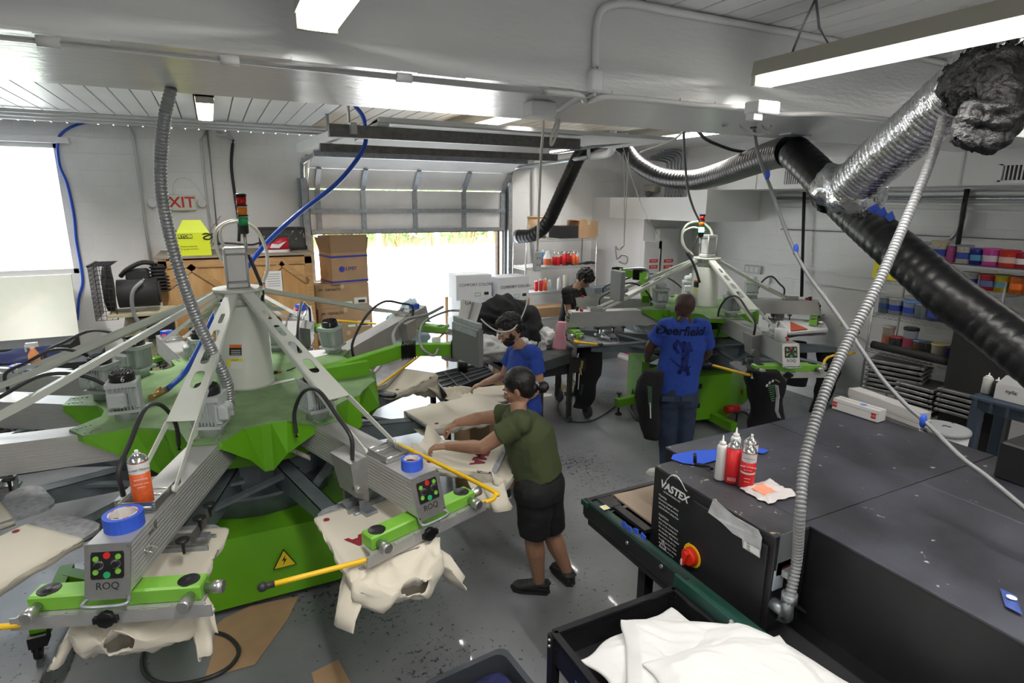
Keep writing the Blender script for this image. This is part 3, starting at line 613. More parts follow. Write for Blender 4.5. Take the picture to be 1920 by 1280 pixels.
vy = V((0, 0, 1)); ax = (sc_b-sc_a).normalized(); ax.z = 0; ax.normalize(); cc = (sc_a+sc_b+sc_c+sc_d)/4; nrm = ax.cross(vy).normalized()
MM = Matrix((ax, nrm, vy)).transposed()
b = MB(); b.box(cc, (.36, .045, .27), MM, b=.01); scr = b.build('touch_screen', mon_g, P1); b = MB(); b.box(cc+vy*.155, (.34, .03, .035), MM); b.box(cc+vy*.10-nrm*(-.024), (.33, .006, .04), MM); b.build('screen_hood', galv, scr)
sb = MB(); pb = Z(812, 640, 1.55); sb.box(Z(814, 645, 1.50)+V((.0, -.055, .01)), (.075, .03, .13), b=.008); sb.build('socket_box', white, P1)
hose('cable', [Z(742, 652, 1.53), Z(738, 625, 1.53), Z(760, 600, 1.6), Z(800, 590, 1.62), Z(830, 575, 1.62)], .016, grey_pl, P1)
hose('cable', [Z(817, 648, 1.52)+V((0, -.08, 0)), Z(806, 662, 1.5)+V((0, -.08, 0)), Z(790, 650, 1.55), Z(788, 620, 1.6), Z(800, 600, 1.62), Z(840, 583, 1.7), Z(875, 583, 1.75)], .011, grey_pl, P1)
# yellow safety rods
def rod(parent, pts, tipa=False, tipb=False, r=.0125):
    o = MB().tube([p[:3] for p in cr([tuple(p) for p in pts], 4)] if len(pts) > 2 else pts, r, 10).build('safety_rod', yellow, parent)
    for t, (a, c) in ((tipa, (pts[0], pts[1])), (tipb, (pts[-1], pts[-2]))):
        if t: a = V(a); c = V(c); u = (c-a).normalized(); MB().ball(a, .022, 12, 8).cyl(a, a+u*.05, .015, n=10).build('rod_grip', rubber, o)
    return o
a8 = A1[8][1]
rod(P1, [Z(714, 1040, 1.04), Z(700, 1046, 1.04), Z(492, 1100, 1.04)], tipb=True)
rod(P1, [Z(897, 943, 1.06), Z(922, 937, 1.06), Z(928, 928, 1.065), Z(922, 919, 1.07), Z(800, 858, 1.12), Z(745, 832, 1.16)])
rod(P1, [Z(48, 1168, 1.04), Z(30, 1172, 1.04), Z(-60, 1180, 1.04)]); rod(P1, [Z(702, 728, 1.15), Z(762, 685, 1.2), Z(800, 655, 1.2), Z(835, 622, 1.2)])
rod(P1, [Z(620, 600, 1.2), Z(650, 602, 1.2), Z(705, 607, 1.2)]); rod(P1, [Z(855, 665, 1.05), Z(870, 612, 1.2)])
rod(P1, [Z(855, 610, 1.2), Z(905, 612, 1.2)])
# coil hose and ball valve
co_pts = [Z(535+46*t, 838+20*t, 1.12-.05*t) for t in [i/90 for i in range(91)]]; cm = MB(); cc_ = []
for i, p in enumerate(co_pts): a = i*1.1; cc_.append(p+V((0, .016*cos(a), .016*sin(a))))
cm.tube(cc_, .004, 5).build('coiled_tube', tube_m, P1)
brass = mat('brass', (.45,.30,.12), .35, .8); v0 = Z(283, 745, 1.42); v1 = Z(312, 730, 1.42); MB().cyl(v0, v1, .022, n=10).cyl(v0.lerp(v1, .4), v0.lerp(v1, .6)+V((0, 0, .04)), .014, n=8).build('ball_valve', brass, P1)
# ================================================================ shirts on the platens of press 1
def shirt(o, u, s, name_label, L0=.12, L=.74, W=.44, sag0=.05, sag1=.2, m=None, seed=1, word=None, logo=True, tail=.16, neck=.055, name='tee_shirt', cat='t-shirt', group=None, wpos=.5, top=.024, sl=(1, 1)):
    rnd = random.Random(seed); m = m or cream; N_ = 84; rows = []; z0 = .985
    base = V((o.x, o.y, 0))
    def pt(x, y, z): return base + u*x + s*y + V((0, 0, z0+z))
    xs = [L0+(L-L0)*i/28 for i in range(29)]+[L+tail*f for f in (.06, .12, .2, .3, .4, .5, .6, .7, .78, .85, .92, 1)]
    for i, x in enumerate(xs):
        f = min(1, max(0, (x-L0)/(L-L0))); e = max(0, (x-L)/tail); row = []; sag = sag0+(sag1-sag0)*f**1.6
        hw = (W/2+.012)*(1-.05*(1-f))*(1+.06*sin(e*pi)) * (1-e**2.2*(1-neck/(W/2)*1.2)); zc_top = top - e**1.1*.10; zb = -sag*(1-e*.05)
        if e > 0: zt = top-.02-e**.7*(sag*.45); zb = -sag - .05*sin(e*pi)+ e**2*(sag*.15)
        else: zt = top
        if e >= 1: zt = -sag*.45+neck; zb = -sag*.45-neck*1.1
        for k in range(N_):
            t = 2*pi*k/N_; c, sn = cos(t), sin(t)
            y = hw*math.copysign(abs(c)**(.45+.55*e), c)
            z = (zt if e == 0 else zt+0) if sn > 0 and e == 0 else None
            if z is None:
                zm = (zt+zb)/2; zh = (zt-zb)/2; z = zm+zh*math.copysign(abs(sn)**(.55+.4*e), sn)
            if sn <= 0 and e == 0: z = top-.02+(zb-top+.02)*abs(sn)**.75
            if sn > 0 and e == 0: z = zt-.016*(abs(c)**10)
            n = noise.noise(V((x*9+seed*7, y*11, z*9)))
            if sn < .1 or e > 0: z += n*.035*(.4+f); y += noise.noise(V((x*8, z*12+seed, y*6)))*.022*(.3+f); xx = x+noise.noise(V((y*10, z*10, seed)))*.03*f
            else: z += abs(n)*.002; xx = x
            if sn < .1 or e > 0: w_ = (1-abs(noise.noise(V((x*16+seed, y*22, z*22+seed)))))**3; z += (w_-.5)*.013*(.5+f); y += (w_-.5)*.008
            row.append(pt(xx, y, z))
        rows.append(row)
    b = MB(); b.rings(rows, False, True)
    for e in (-1, 1):
        if (e == -1 and not sl[0]) or (e == 1 and not sl[1]): continue
        a = pt(L-.08, e*(W/2-.05), -.05); d = pt(L-.02, e*(W/2+.02), -.12); f_ = pt(L+.04+.02*e, e*(W/2+.06), -.20)
        pr = []
        for p_, r_ in ((a, .09), (a.lerp(d, .5), .092), (d, .085), (d.lerp(f_, .5), .076), (f_, .082)):
            rr_ = []
            for k in range(30): t = 2*pi*k/30; rr_.append(p_+u*(r_*cos(t)*1.1)+(s*.9+V((0, 0, .35)))*(r_*.38*sin(t))+V((0, 0, noise.noise(p_*8+V((t, 0, 0)))*.02))+(u*1+s)*(.016*sin(3*t+seed)+.012*noise.noise(V((t*2, p_.x*9, p_.y*9)))))
            pr.append(rr_)
        b.rings(pr, False, True)
    ob = b.build(name, m, None, org=(o.x, o.y, z0)); tag(ob, name_label, cat, group)
    sd_ = ob.modifiers.new('thick', 'SOLIDIFY'); sd_.thickness = .003; sd_.offset = -1
    WM[ob.name] = V((o.x, o.y, z0))
    if word: text(word, face(pt(L0+(L-L0)*wpos, .0, top+.004), -s, u), .125, ink, ob, .001, name='print', bold=.005)
    if logo:
        b = MB(); q = pt(L0+.07, -(W/2-.05), top+.003); b.lathe(q, ((.016, 0), (.016, .0015)), 14); b.build('print', ink, ob)
    return ob
G = 'cream t-shirts on the near press'
shirt(*PL1['eight'], 'cream shirt with dark red lettering on the platen under arm 8', .07, .66, .46, .04, .13, seed=3, word='USMA', group=G, wpos=.60)
shirt(*PL1['seven'], 'plain cream shirt under arm 7, its neck hanging open at the front', .05, .60, .48, .04, .12, seed=5, group=G)
SHL = shirt(*PL1['load'], 'cream t-shirt with dark red lettering being pulled over the platen by the woman', .06, .58, .45, .06, .14, seed=8, word='USMA', group=G, wpos=.74, tail=.1)
shirt(*PL1['unload'], 'plain cream t-shirt stretched on the platen in front of the bearded man', .01, .76, .48, .09, .13, seed=9, group=G, logo=True, tail=.08, sl=(1, 0))
shirt(*PL1['rear'], 'cream t-shirt on the platen under the touch screen arm', .06, .72, .44, .06, .2, seed=12, group=G, sl=(1, 0))
shirt(*PL1['bare'], 'cream shirt pulled halfway onto a grey platen at the left edge', .14, .74, .44, .05, .12, seed=14, group=G)
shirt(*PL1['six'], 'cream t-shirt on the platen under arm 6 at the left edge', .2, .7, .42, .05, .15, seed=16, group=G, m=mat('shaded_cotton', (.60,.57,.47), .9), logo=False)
o, u, s = PL1['load']; b = MB()
def lift(a, c):
    y = (c-.5)*.43; hl = math.exp(-((c-.12)/.22)**2)+math.exp(-((c-.9)/.22)**2); return o+u*(.10-.09*a)+s*y+V((0, 0, .026+a*(.035+.085*hl)+.01*sin(c*25)*a))
b.grid(lift, 8, 30); lb_ = b.build('shirt_hem', cream, SHL); SHL.pop if 0 else None
# ---- tape rolls, spray can
def tape(c, r, h, label, core=True):
    b = MB(); n = 28; ring = lambda q, z: [V((q*cos(2*pi*k/n), q*sin(2*pi*k/n), z))+c for k in range(n)]
    b.rings([ring(r*.72, 0), ring(r, 0), ring(r, h), ring(r*.74, h)], False, False); b.mset(1); b.rings([ring(r*.74, h), ring(r*.67, h), ring(r*.67, 0), ring(r*.72, 0)], False, False)
    o = b.build('tape_roll', [blue_tape, tape_core], None, org=c); tag(o, label, 'tape', 'rolls of blue masking tape'); WM[o.name] = c
    b = MB(); 
    for k in range(5):
        t = k*1.25; b.prism([c+V((r*q*cos(t+a), r*q*sin(t+a), h+.0002)) for q, a in ((.68, -.2), (.735, -.2), (.735, .2), (.68, .2))], (0, 0, .0006))
    b.build('core_print', red, o); return o
def onarm(k, x, y): return A1[k][0] @ V((x, y, .001))
tape(onarm(8, -.10, .0), .056, .055, 'roll of blue masking tape around the black knob on the end of arm 8')
tape(onarm(7, -.13, .0), .075, .062, 'big roll of blue masking tape on the end of arm 7, nearest the camera')
tape(onarm(1, -.12, .0), .058, .055, 'roll of blue masking tape on the far arm in front of the bright doorway')
tape(onarm(2, -.1, .0), .058, .055, 'roll of blue masking tape on the arm behind motor 1, before the stacked cartons')
tape(onarm(3, -.09, .0), .058, .055, 'roll of blue masking tape on the arm in front of the wooden crate')
tape(Z(38, 696, 1.352), .058, .055, 'roll of blue masking tape at the left edge on arm 4')
def spray(c, r, h, body, label, top=None, group=None, words=(), band=None):
    o = thing('spray_can', label, 'spray can', c, group); b = MB()
    b.lathe(c, ((r*.94, 0), (r, .004), (r, h*.80)), 22); b.build('can_body', body, o)
    b = MB(); b.lathe(c, ((r*1.02, h*.80), (r*1.02, h*.815), (r*.96, h*.83), (r*.86, h*.865), (r*.6, h*.905), (r*.42, h*.92), (r*.42, h*.935), (r*.3, h*.94)), 22); b.build('can_dome', chrome, o)
    b = MB(); b.lathe(c, ((r*.2, h*.93), (r*.2, h*.99), (r*.14, h*1.0)), 10); b.build('nozzle', white, o)
    if top:
        b = MB(); b.lathe(c, ((r*1.01, h*.60), (r*1.01, h*.79)), 22, cap=False); b.build('label_band', top, o)
    if band:
        b = MB(); b.lathe(c, ((r*1.012, h*band[0]), (r*1.012, h*band[1])), 22, cap=False); b.build('label_band', band[2], o)
    dv = CAM-V(c); dv.z = 0; dv.normalize(); rt = V((-dv.y, dv.x, 0))
    for w, zf, sz, mm in words: text(w, face(V(c)+dv*(r+.002)+V((0, 0, h*zf)), rt, (0, 0, 1)), sz, mm, o, .001)
    return o
can_o = mat('can_orange', (.75,.13,.03), .4, var=.2, vscale=60); can_r = mat('can_red', (.62,.015,.02), .35); lbl_w = mat('label_white', (.75,.75,.74), .5)
c = Z(270, 940, 1.375); spray(c, .041, .25, can_o, 'orange and white aerosol can standing in the frame on top of arm 7', lbl_w, 'aerosol cans', [('Screen Opener', .69, .014, txt_k), ('WARNING', .5, .011, txt_w), ('Contents under', .42, .009, txt_w), ('pressure', .36, .009, txt_w)])
b = MB(); A = onarm(7, 0, 0); Mx = A1[7][0]
for x0_, x1_, y_ in ((-.50, -.24, -.075), (-.50, -.24, .075)): b.M = Mx; b.box(((x0_+x1_)/2, y_, .03), (.26, .005, .04))
b.box((-.24, 0, .03), (.005, .15, .04)); b.M = Matrix(); b.build('tray', steel, A1[7][1])
for k in (8, 7):
    Mx = A1[k][0]; b = MB(Mx); b.box((-.16, .0845, -.05), (.05, .003, .012)); b.box((-.2, .0845, -.05), (.02, .003, .02)); b.lathe((-.2, .084, -.03), ((.016, 0), (.016, .002)), 14, axis=(0, 1, 0))
    for xx in (-.09, -.13): b.cyl((xx, .083, -.095), (xx, .12, -.11), .004, n=8); b.lathe((xx, .083, -.095), ((.01, 0), (.01, .006)), 8, axis=(0, 1, 0))
    b.build('toggle_switch', steel, A1[k][1])
# small things lying on the top plate
p = Z(520, 700, 1.363); b = MB(); b.cyl(p+V((-.05, 0, .012)), p+V((.0, 0, .012)), .012, n=10); b.mset(1); b.cyl(p+V((.0, 0, .012)), p+V((.03, -.005, .012)), .008, n=10); tag(b.build('nozzle_gun', [black, can_o]), 'small black and orange air nozzle lying on the green top plate', 'air nozzle')
p = Z(563, 685, 1.363); tag(MB().bar(p, Z(538, 695, 1.366), .008, .008).build('hex_key', black), 'thin black hex key lying on the green top plate', 'hex key')
p = Z(605, 665, 1.364); b = MB(); b.prism([Z(572, 658, 1.364), Z(608, 655, 1.364), Z(616, 664, 1.364), Z(585, 672, 1.364)], (0, 0, .002)); tag(b.build('paper_sheet', lbl_w), 'white paper sheet lying on the green plate behind motor 1', 'paper')
b = MB(); b.prism([Z(504, 718, 1.364), Z(552, 709, 1.364), Z(552, 712, 1.364), Z(504, 723, 1.364)], (0, 0, .002)); tag(b.build('steel_ruler', lbl_w), 'white printed ruler lying beside the column on the green plate', 'ruler')
# screen with mesh clamped under arm 1
o, u, s = PL1['rear']
b = MB(); q = V((o.x, o.y, 1.06))
pts = [Z(668, 742, 1.05), Z(722, 722, 1.05), Z(790, 650, 1.05), Z(745, 645, 1.05)]
A_, B_, C_, D_ = pts; b.bar(A_, B_, .03, .035); b.bar(B_, C_, .03, .035); b.bar(C_, D_, .03, .035); b.bar(D_, A_, .03, .035); b.mset(1); b.add([A_, B_, C_, D_], [(0, 1, 2, 3)], False); sc1 = b.build('printing_screen', [alu, mat('mesh_grey', (.42,.40,.42), .5, var=.4, vscale=9, col2=(.62,.60,.62))], P1)

# ================================================================ press 2
ZA2 = 1.38; C2 = (5.62, 5.60)
P2 = thing('screen_printing_press', 'smaller looking green and grey screen printing press further back on the right', 'printing press', (C2[0], C2[1], 0))
_ZA = ZA; hz2 = hub_center(P2, C2, ZA2+.012, .175); H2 = (C2[0], C2[1], hz2+.01); A2 = {}
i2 = {'A': (Z(1237, 578, ZA2), Z(1070, 583, ZA2)), 'B': (Z(1370, 594, ZA2), Z(1482, 644, ZA2)), 'C': (Z(1408, 560, ZA2), X(1533, 563, 7.15)), 'D': (Z(1290, 560, ZA2), V((4.55, 7.05, 1.36))), 'E': (V((6.1, 6.3, ZA2)), V((6.9, 7.2, ZA2)))}
for k, (m, h) in i2.items():
    u = (h-m); u.z = 0; u.normalize(); mo = m.copy(); mo.z = ZA2
    A2[k] = arm(P2, mo-u*.12+V((0, 0, 0)), h, None, H2 if k != 'E' else None, mo, side=-1 if k != 'C' else 1, detail=k == 'B', ribs=False)
az2 = [math.degrees(math.atan2(m.y-C2[1], m.x-C2[0])) for m, h in i2.values()]
top_plate(P2, C2, ZA2, az2+[235], R1=.93, zlow=1.08, rlow=.60, rv=.66)
carousel(P2, C2, [-115, -79, -43, -10, 29, 65, 101, 137, 172, 208])
PL2 = {}
for nm, a, r in (('A', 170, 1.25), ('B', -115, 1.35), ('C', -18, 1.05)):
    u = V((cos(R_(a)), sin(R_(a)), 0)); PL2[nm] = platen(P2, (C2[0]+u.x*r, C2[1]+u.y*r), a, .66, .36)
curve_lab = Y(1298, 530, C2[1]-.17)
def lab2(px0, py0, px1, py1, m, off):
    b = MB(); q = [Y(px, py, 5.42-off) for px, py in ((px0, py0), (px1, py0), (px1, py1), (px0, py1))]; dv = V((-.7, -.7, 0)); b.prism(q, (0, .002, 0)); b.build('warning_label', m, P2)
# labels hugging the drum, facing the camera side
def cyl_patch(press, c, r, a0, a1, z0, z1, m, name):
    b = MB(); vs = []
    for i in range(6): t = R_(a0+(a1-a0)*i/5); vs += [V((c[0]+r*cos(t), c[1]+r*sin(t), z0)), V((c[0]+r*cos(t), c[1]+r*sin(t), z1))]
    b.add(vs, [(2*i, 2*i+2, 2*i+3, 2*i+1) for i in range(5)], True); b.build(name, m, press)
cyl_patch(P2, C2, .177, 175, 200, ZA2+.26, ZA2+.33, black, 'warning_label'); cyl_patch(P2, C2, .178, 175, 200, ZA2+.33, ZA2+.35, orange, 'warning_label'); cyl_patch(P2, C2, .178, 178, 200, ZA2+.20, ZA2+.23, ylw, 'caution_label'); cyl_patch(P2, C2, .1775, 178, 200, ZA2+.13, ZA2+.20, white, 'caution_label')
p = D(1313, 455, (V((C2[0], C2[1], 2))-CAM).dot(FWD)-.1); signal_tower(P2, p.x, p.y, p.z-.05, True)
d2 = (V((C2[0], C2[1], 2.2))-CAM).dot(FWD)
hose('air_tube', [D(1300, 478, d2), D(1284, 462, d2), D(1279, 438, d2), D(1290, 420, d2), D(1313, 416, d2), D(1332, 430, d2), D(1336, 452, d2), D(1328, 470, d2)], .014, tube_m, P2)
hose('air_tube', [D(1292, 474, d2), D(1279, 455, d2), D(1282, 435, d2), D(1300, 426, d2), D(1322, 432, d2)], .012, tube_m, P2)
hose('cable', [D(1309, 440, d2), D(1302, 462, d2), D(1299, 468, d2)], .01, rubber, P2); hose('cable', [D(1286, 473, d2-.1), D(1298, 490, d2-.1), D(1306, 510, d2-.1), D(1312, 530, d2-.1)], .016, rubber, P2)
# base with folded green panels and feet
q = lambda px, py, z: Z(px, py, z)
b = MB(); f0 = q(1298, 782, .1); f1 = q(1352, 790, .1); f2 = q(1378, 745, .1); f3 = q(1196, 742, .12)
ctr = V((C2[0], C2[1], .1)); n0 = [V((4.82, 5.78, .1)), V((5.0, 5.0, .1)), V((5.50, 4.92, .1)), V((6.22, 5.25, .1)), V((6.3, 6.2, .1)), V((5.0, 6.3, .1))]
b.prism(n0, (0, 0, .56)); b2_ = b.build('base_cabinet', g_vivid, P2); b = MB(); b.lathe((C2[0], C2[1], .66), ((.5, 0), (.5, .15)), 24); b.build('drive_drum', frame_g, P2)
for px, py in ((1312, 724), (1308, 760)): MB().box(Y(px, py, 4.915), (.055, .02, .055)).build('vent_plug', black, P2)
for p_, q_ in ((V((5.3, 5.05, .12)), Z(1376, 800, .12)), (V((4.95, 5.7, .22)), Z(1156, 755, .2)), (V((6.2, 5.5, .2)), Z(1420, 745, .18))): MB().bar(p_, q_, .09, .1).build('leg', g_vivid, P2)
for px, py, z in ((1159, 760, .0), (1378, 815, 0), (1415, 757, 0)):
    c = Z(px, py+16, 0) if px == 1159 else Z(px, py, 0); b = MB(); b.lathe((c.x, c.y, 0), ((.05, 0), (.05, .012), (.015, .03), (.012, .2), (.012, .27), (.035, .275), (.035, .29)), 14); b.build('levelling_foot', black, P2)
red_p = mat('plug_red', (.45,.01,.01), .4); b = MB(); c = Z(1361, 768, .25); b.cyl(c, c+V((.18, -.02, 0)), .05, n=14); b.mset(1); b.cyl(c+V((.18, -.02, 0)), c+V((.42, -.06, -.02)), .045, .03, n=14); b.mset(0); c = Z(1372, 735, .3); b.cyl(c, c+V((.14, 0, 0)), .055, n=14); b.build('power_plug', [red_p, grey_pl], P2)
rod(P2, [A2['A'][0] @ V((.0, .36, -.29)), A2['A'][0] @ V((.06, .42, -.29)), Z(1128, 646, 1.05)], tipb=True, r=.014)
rod(P2, [A2['B'][0] @ V((0, -.36, -.30)), A2['B'][0] @ V((.0, -.42, -.30)), Z(1330, 683, 1.06)], tipb=True, r=.014)
rod(P2, [A2['B'][0] @ V((0, .36, -.30)), Z(1552, 670, 1.06), Z(1602, 661, 1.05)], r=.014)
rod(P2, [Z(1563, 604, 1.1), Z(1575, 608, 1.1), Z(1609, 623, 1.08)], tipb=True, r=.014)
rod(P2, [Z(1160, 563, 1.2), Z(1157, 565, 1.2), Z(1183, 576, 1.2)], r=.014)
# press 2 touch screen arm and monitor seen from the side, behind arm A
p0 = V((5.0, 6.0, 1.45)); pa = Z(1232, 532, 1.62); pb = Z(1205, 515, 1.72); pc = Z(1158, 510, 1.72)
b = MB(); b.bar(p0, pb, .1, .12); b.build('screen_arm', g_vivid, P2); b = MB(); b.bar(pb, pc, .09, .1); b.build('screen_arm', g_vivid, P2); d_ = (pc-pb).normalized(); bellows(pb-d_*.02, pb+d_*.12, .065, P2); bellows(pc-d_*.05, pc+d_*.06, .06, P2)
b = MB(); c = D(1170, 540, 7.2); b.box(D(1158, 535, 7.0), (.06, .22, .36), b=.01); b.build('touch_screen', grey_pl, P2)
cs_ = steel; MB().tube(cr([D(1163, 505, 7.2), D(1200, 503, 7.2), D(1214, 507, 7.2), D(1217, 525, 7.2)], 4), .014, 8).build('hand_rail', galv, P2)
# items on press 2
shade_bk = mat('black_cotton', (.012,.012,.014), .95, bump=.4, bscale=30)
def hang(name, pts, m, label, cat, group=None, fl=.55, seed=0, u=None):
    b = MB(); u = u or V((.7, -.7, 0)); w = V((-u.y, u.x, 0)); rows = []
    P_ = cr(pts, 5)
    for i, p in enumerate(P_):
        row = []
        for k in range(20):
            t = 2*pi*k/20; r = p[3]*(1+.25*noise.noise(V((cos(t)*1.5+seed, sin(t)*1.5, p[2]*7)))); row.append(V(p[:3])+u*(r*cos(t))+w*(r*fl*sin(t)))
        rows.append(row)
    b.rings(rows, True, True); o = b.build(name, m, None, org=V(pts[0][:3])); WM[o.name] = V(pts[0][:3]); return tag(o, label, cat, group)
SG = 'black printed hoodies hanging from the far press'
def PD(px, py, y, r): p = Y(px, py, y); return (p.x, p.y, p.z, r)
s1 = hang('hoodie_sleeve', [PD(1430, 693, 3.75, .16), PD(1436, 720, 3.75, .19), PD(1436, 760, 3.75, .16), PD(1432, 800, 3.75, .17), PD(1428, 830, 3.75, .13)], shade_bk, 'black hoodie with white and green print hanging at the front of the far press', 'hoodie', SG)
s2 = hang('hoodie_sleeve', [PD(1494, 688, 4.3, .10), PD(1494, 705, 4.3, .12), PD(1490, 722, 4.3, .11)], shade_bk, 'short plain black garment end hanging below the front of the far press', 'hoodie', SG)
s3 = hang('hoodie_sleeve', [PD(1550, 660, 4.6, .12), PD(1552, 690, 4.6, .14), PD(1545, 735, 4.6, .11), PD(1530, 773, 4.6, .08)], shade_bk, 'long black hoodie hanging next to the white wall, right of the far press', 'hoodie', SG)
s4 = hang('hoodie_sleeve', [PD(1108, 640, 5.9, .17), PD(1106, 670, 5.9, .17), PD(1098, 720, 5.9, .14), PD(1095, 752, 5.9, .12), PD(1088, 764, 5.9, .09)], shade_bk, 'black hoodie with gold print hanging at the left of the far press', 'hoodie', SG)
s5 = hang('hoodie_sleeve', [PD(1226, 695, 4.2, .10), PD(1216, 735, 4.2, .13), PD(1216, 790, 4.2, .10), PD(1222, 822, 4.2, .08)], shade_bk, 'black hoodie with green print hanging just left of the man in jeans', 'hoodie', SG)
s6 = hang('hoodie_sleeve', [PD(1490, 700, 5.2, .12), PD(1498, 640, 5.3, .11)], shade_bk, 'black garment sleeve hanging behind the front arm of the far press', 'hoodie', SG)
pg = mat('print_green', (.10,.30,.13), .8); pgold = mat('print_gold', (.55,.42,.15), .8)
def stripes(o, pts, y, wpx, m, name='print'):
    b = MB()
    for (ax, ay, bx, by) in pts: A = Y(ax, ay, y); B_ = Y(bx, by, y); b.bar(A, B_, .004, wpx*.0045, (0, 1, 0))
    return b.build(name, m, o)
stripes(s1, [(1440+k*.9, 724+k*4, 1452-0*k, 722+k*4) for k in range(8)], 3.60, 1.4, pg); stripes(s1, [(1456, 722, 1459, 745), (1458, 745, 1456, 770), (1456, 770, 1461, 783)], 3.58, 8, txt_w); stripes(s1, [(1455, 712, 1461, 716)], 3.58, 5, pgold)
stripes(s1, [(1437, 725, 1439, 720), (1442, 720, 1444, 715), (1448, 716, 1450, 712)], 3.59, 4, txt_w)
stripes(s4, [(1092, 676, 1090, 690), (1088, 690, 1089, 702)], 5.70, 9, pgold); stripes(s4, [(1086, 700, 1084, 730), (1085, 662, 1083, 670)], 5.70, 4, txt_w); stripes(s4, [(1092, 720, 1088, 740)], 5.7, 10, mat('print_dgreen', (.03,.09,.04), .8))
stripes(s5, [(1214+k*.2, 724+k*3.2, 1222, 726+k*3.2) for k in range(12)], 4.06, 1.2, pg); stripes(s5, [(1219, 755, 1220, 784)], 4.07, 3, txt_w); stripes(s3, [(1562, 693+k*5, 1567, 696+k*5) for k in range(5)], 4.47, 2, pg); stripes(s3, [(1563, 680, 1566, 690)], 4.46, 6, pgold)
# squeeze bottle stuck on arm C screen and red triangle decal
b = MB(); tri = [Z(1482, 603, 1.14), Z(1515, 617, 1.14), Z(1482, 620, 1.14)]; 
b.prism([Z(1455, 598, 1.10), Z(1545, 606, 1.10), Z(1552, 622, 1.10), Z(1480, 628, 1.10)], (0, 0, .03)); scr2 = b.build('printing_screen', lbl_w, P2); b = MB(); b.prism([p+V((0, 0, .0)) for p in tri], (0, 0, .003)); b.build('red_decal', mat('decal_red', (.5,.08,.03), .6), scr2)
b = MB(); c = A2['B'][0] @ V((-.12, -.04, .001)); b.lathe(c, ((.055, 0), (.06, .12)), 16); tag(b.build('plastic_cup', lbl_w), 'white plastic cup standing on the front arm of the far press', 'cup')
# ================================================================ people
HF = V((sin(_ya), cos(_ya), 0)); HR = V((cos(_ya), -sin(_ya), 0))
def G(px, py, g): d = ray(px, py); return CAM + d*(g/d.dot(HF))
skin1 = mat('skin_tan', (.34,.185,.115), .5, var=.12, vscale=12); skin2 = mat('skin_light', (.44,.26,.18), .5, var=.12, vscale=12); skin3 = mat('skin_dark', (.10,.045,.03), .42, var=.25, vscale=14); skin4 = mat('skin_olive', (.36,.20,.13), .5)
hair_m = mat('black_hair', (.010,.008,.008), .38, bump=.7, bscale=120, dist=.004); sclera = mat('eye_white', (.6,.6,.58), .3); lip = mat('lips', (.25,.08,.07), .5)
tee_g = mat('olive_cotton', (.052,.068,.026), .9, bump=.5, bscale=14, dist=.008); tee_b = mat('royal_cotton', (.022,.062,.34), .9, bump=.5, bscale=14, dist=.008); tee_k = mat('black_tee', (.010,.010,.011), .9)
shorts_k = mat('black_shorts', (.008,.008,.009), .8, bump=.3, bscale=12); shorts_g = mat('dark_green_shorts', (.010,.022,.014), .85); jeans_m = mat('dark_denim', (.030,.048,.095), .85, var=.45, vscale=5, bump=.3, bscale=18)
rub_shoe = mat('rubber_shoe', (.018,.018,.019), .55); shoe_w = mat('white_shoe', (.55,.55,.52), .6); shoe_t = mat('tan_shoe', (.40,.36,.22), .7, var=.5, vscale=30)
def oval(b, pts, side, n=18):   # pts: (point, half width, half depth); closed ends
    P_ = [(V(p), w, h) for p, w, h in pts]; rows = []
    for i, (p, w, h) in enumerate(P_):
        t = (P_[min(i+1, len(P_)-1)][0]-P_[max(i-1, 0)][0]).normalized(); s = (V(side)-t*V(side).dot(t)).normalized(); f = t.cross(s)
        rows.append([p+s*(w*cos(a))+f*(h*sin(a)) for a in [2*pi*k/n for k in range(n)]])
    b.rings(rows, True, True)
def limb(b, pts, n=12):
    P_ = [(V(p), r) for p, r in pts]
    b.tube([p for p, r in P_], [r for p, r in P_], n)
    for p, r in P_: b.ball(p, r*.985, 12, 8)
def hand(b, wrist, tip, palm_n, thumb_side, curl=.5, k=1.0):
    w = V(wrist); d = (V(tip)-w); L_ = .175*k; d.normalize(); nrm = V(palm_n); nrm = (nrm-d*nrm.dot(d)).normalized(); s = d.cross(nrm)*thumb_side
    b.box(w+d*.052*k, (.085*k, .075*k, .026*k), Matrix((d, s, nrm)).transposed(), b=.01)
    b.ball(w+d*.05*k, .042*k, 10, 8, (1, .95, .38), Matrix((d, s, nrm)).transposed()); limb(b, [(w-d*.03, .026*k), (w+d*.02, .024*k)])
    for i, (off, ln) in enumerate(((.030, .072), (.010, .080), (-.010, .075), (-.028, .058))):
        a = w+d*.09*k+s*off*k; p1 = a+d*(ln*.45*k)+nrm*(-curl*.018*k)+s*off*.12; c1 = curl*1.1
        p2 = p1+(d*cos(c1)-nrm*sin(c1))*(ln*.32*k); c2 = curl*2.0; p3 = p2+(d*cos(c2)-nrm*sin(c2))*(ln*.26*k)
        b.tube([a-d*.02, a, p1, p2, p3], [.0095*k, .0095*k, .0088*k, .008*k, .0068*k], 8); b.ball(p3, .0068*k, 8, 6)
    a = w+d*.028*k+s*.03*k; p1 = a+(d*.6+s*.55-nrm*.25)*.04*k; p2 = p1+(d*.85+s*.15-nrm*.45)*.034*k; p3 = p2+(d*.9-nrm*.45)*.024*k
    b.tube([a, p1, p2, p3], [.014*k, .0115*k, .0098*k, .008*k], 8); b.ball(p3, .008*k, 8, 6)
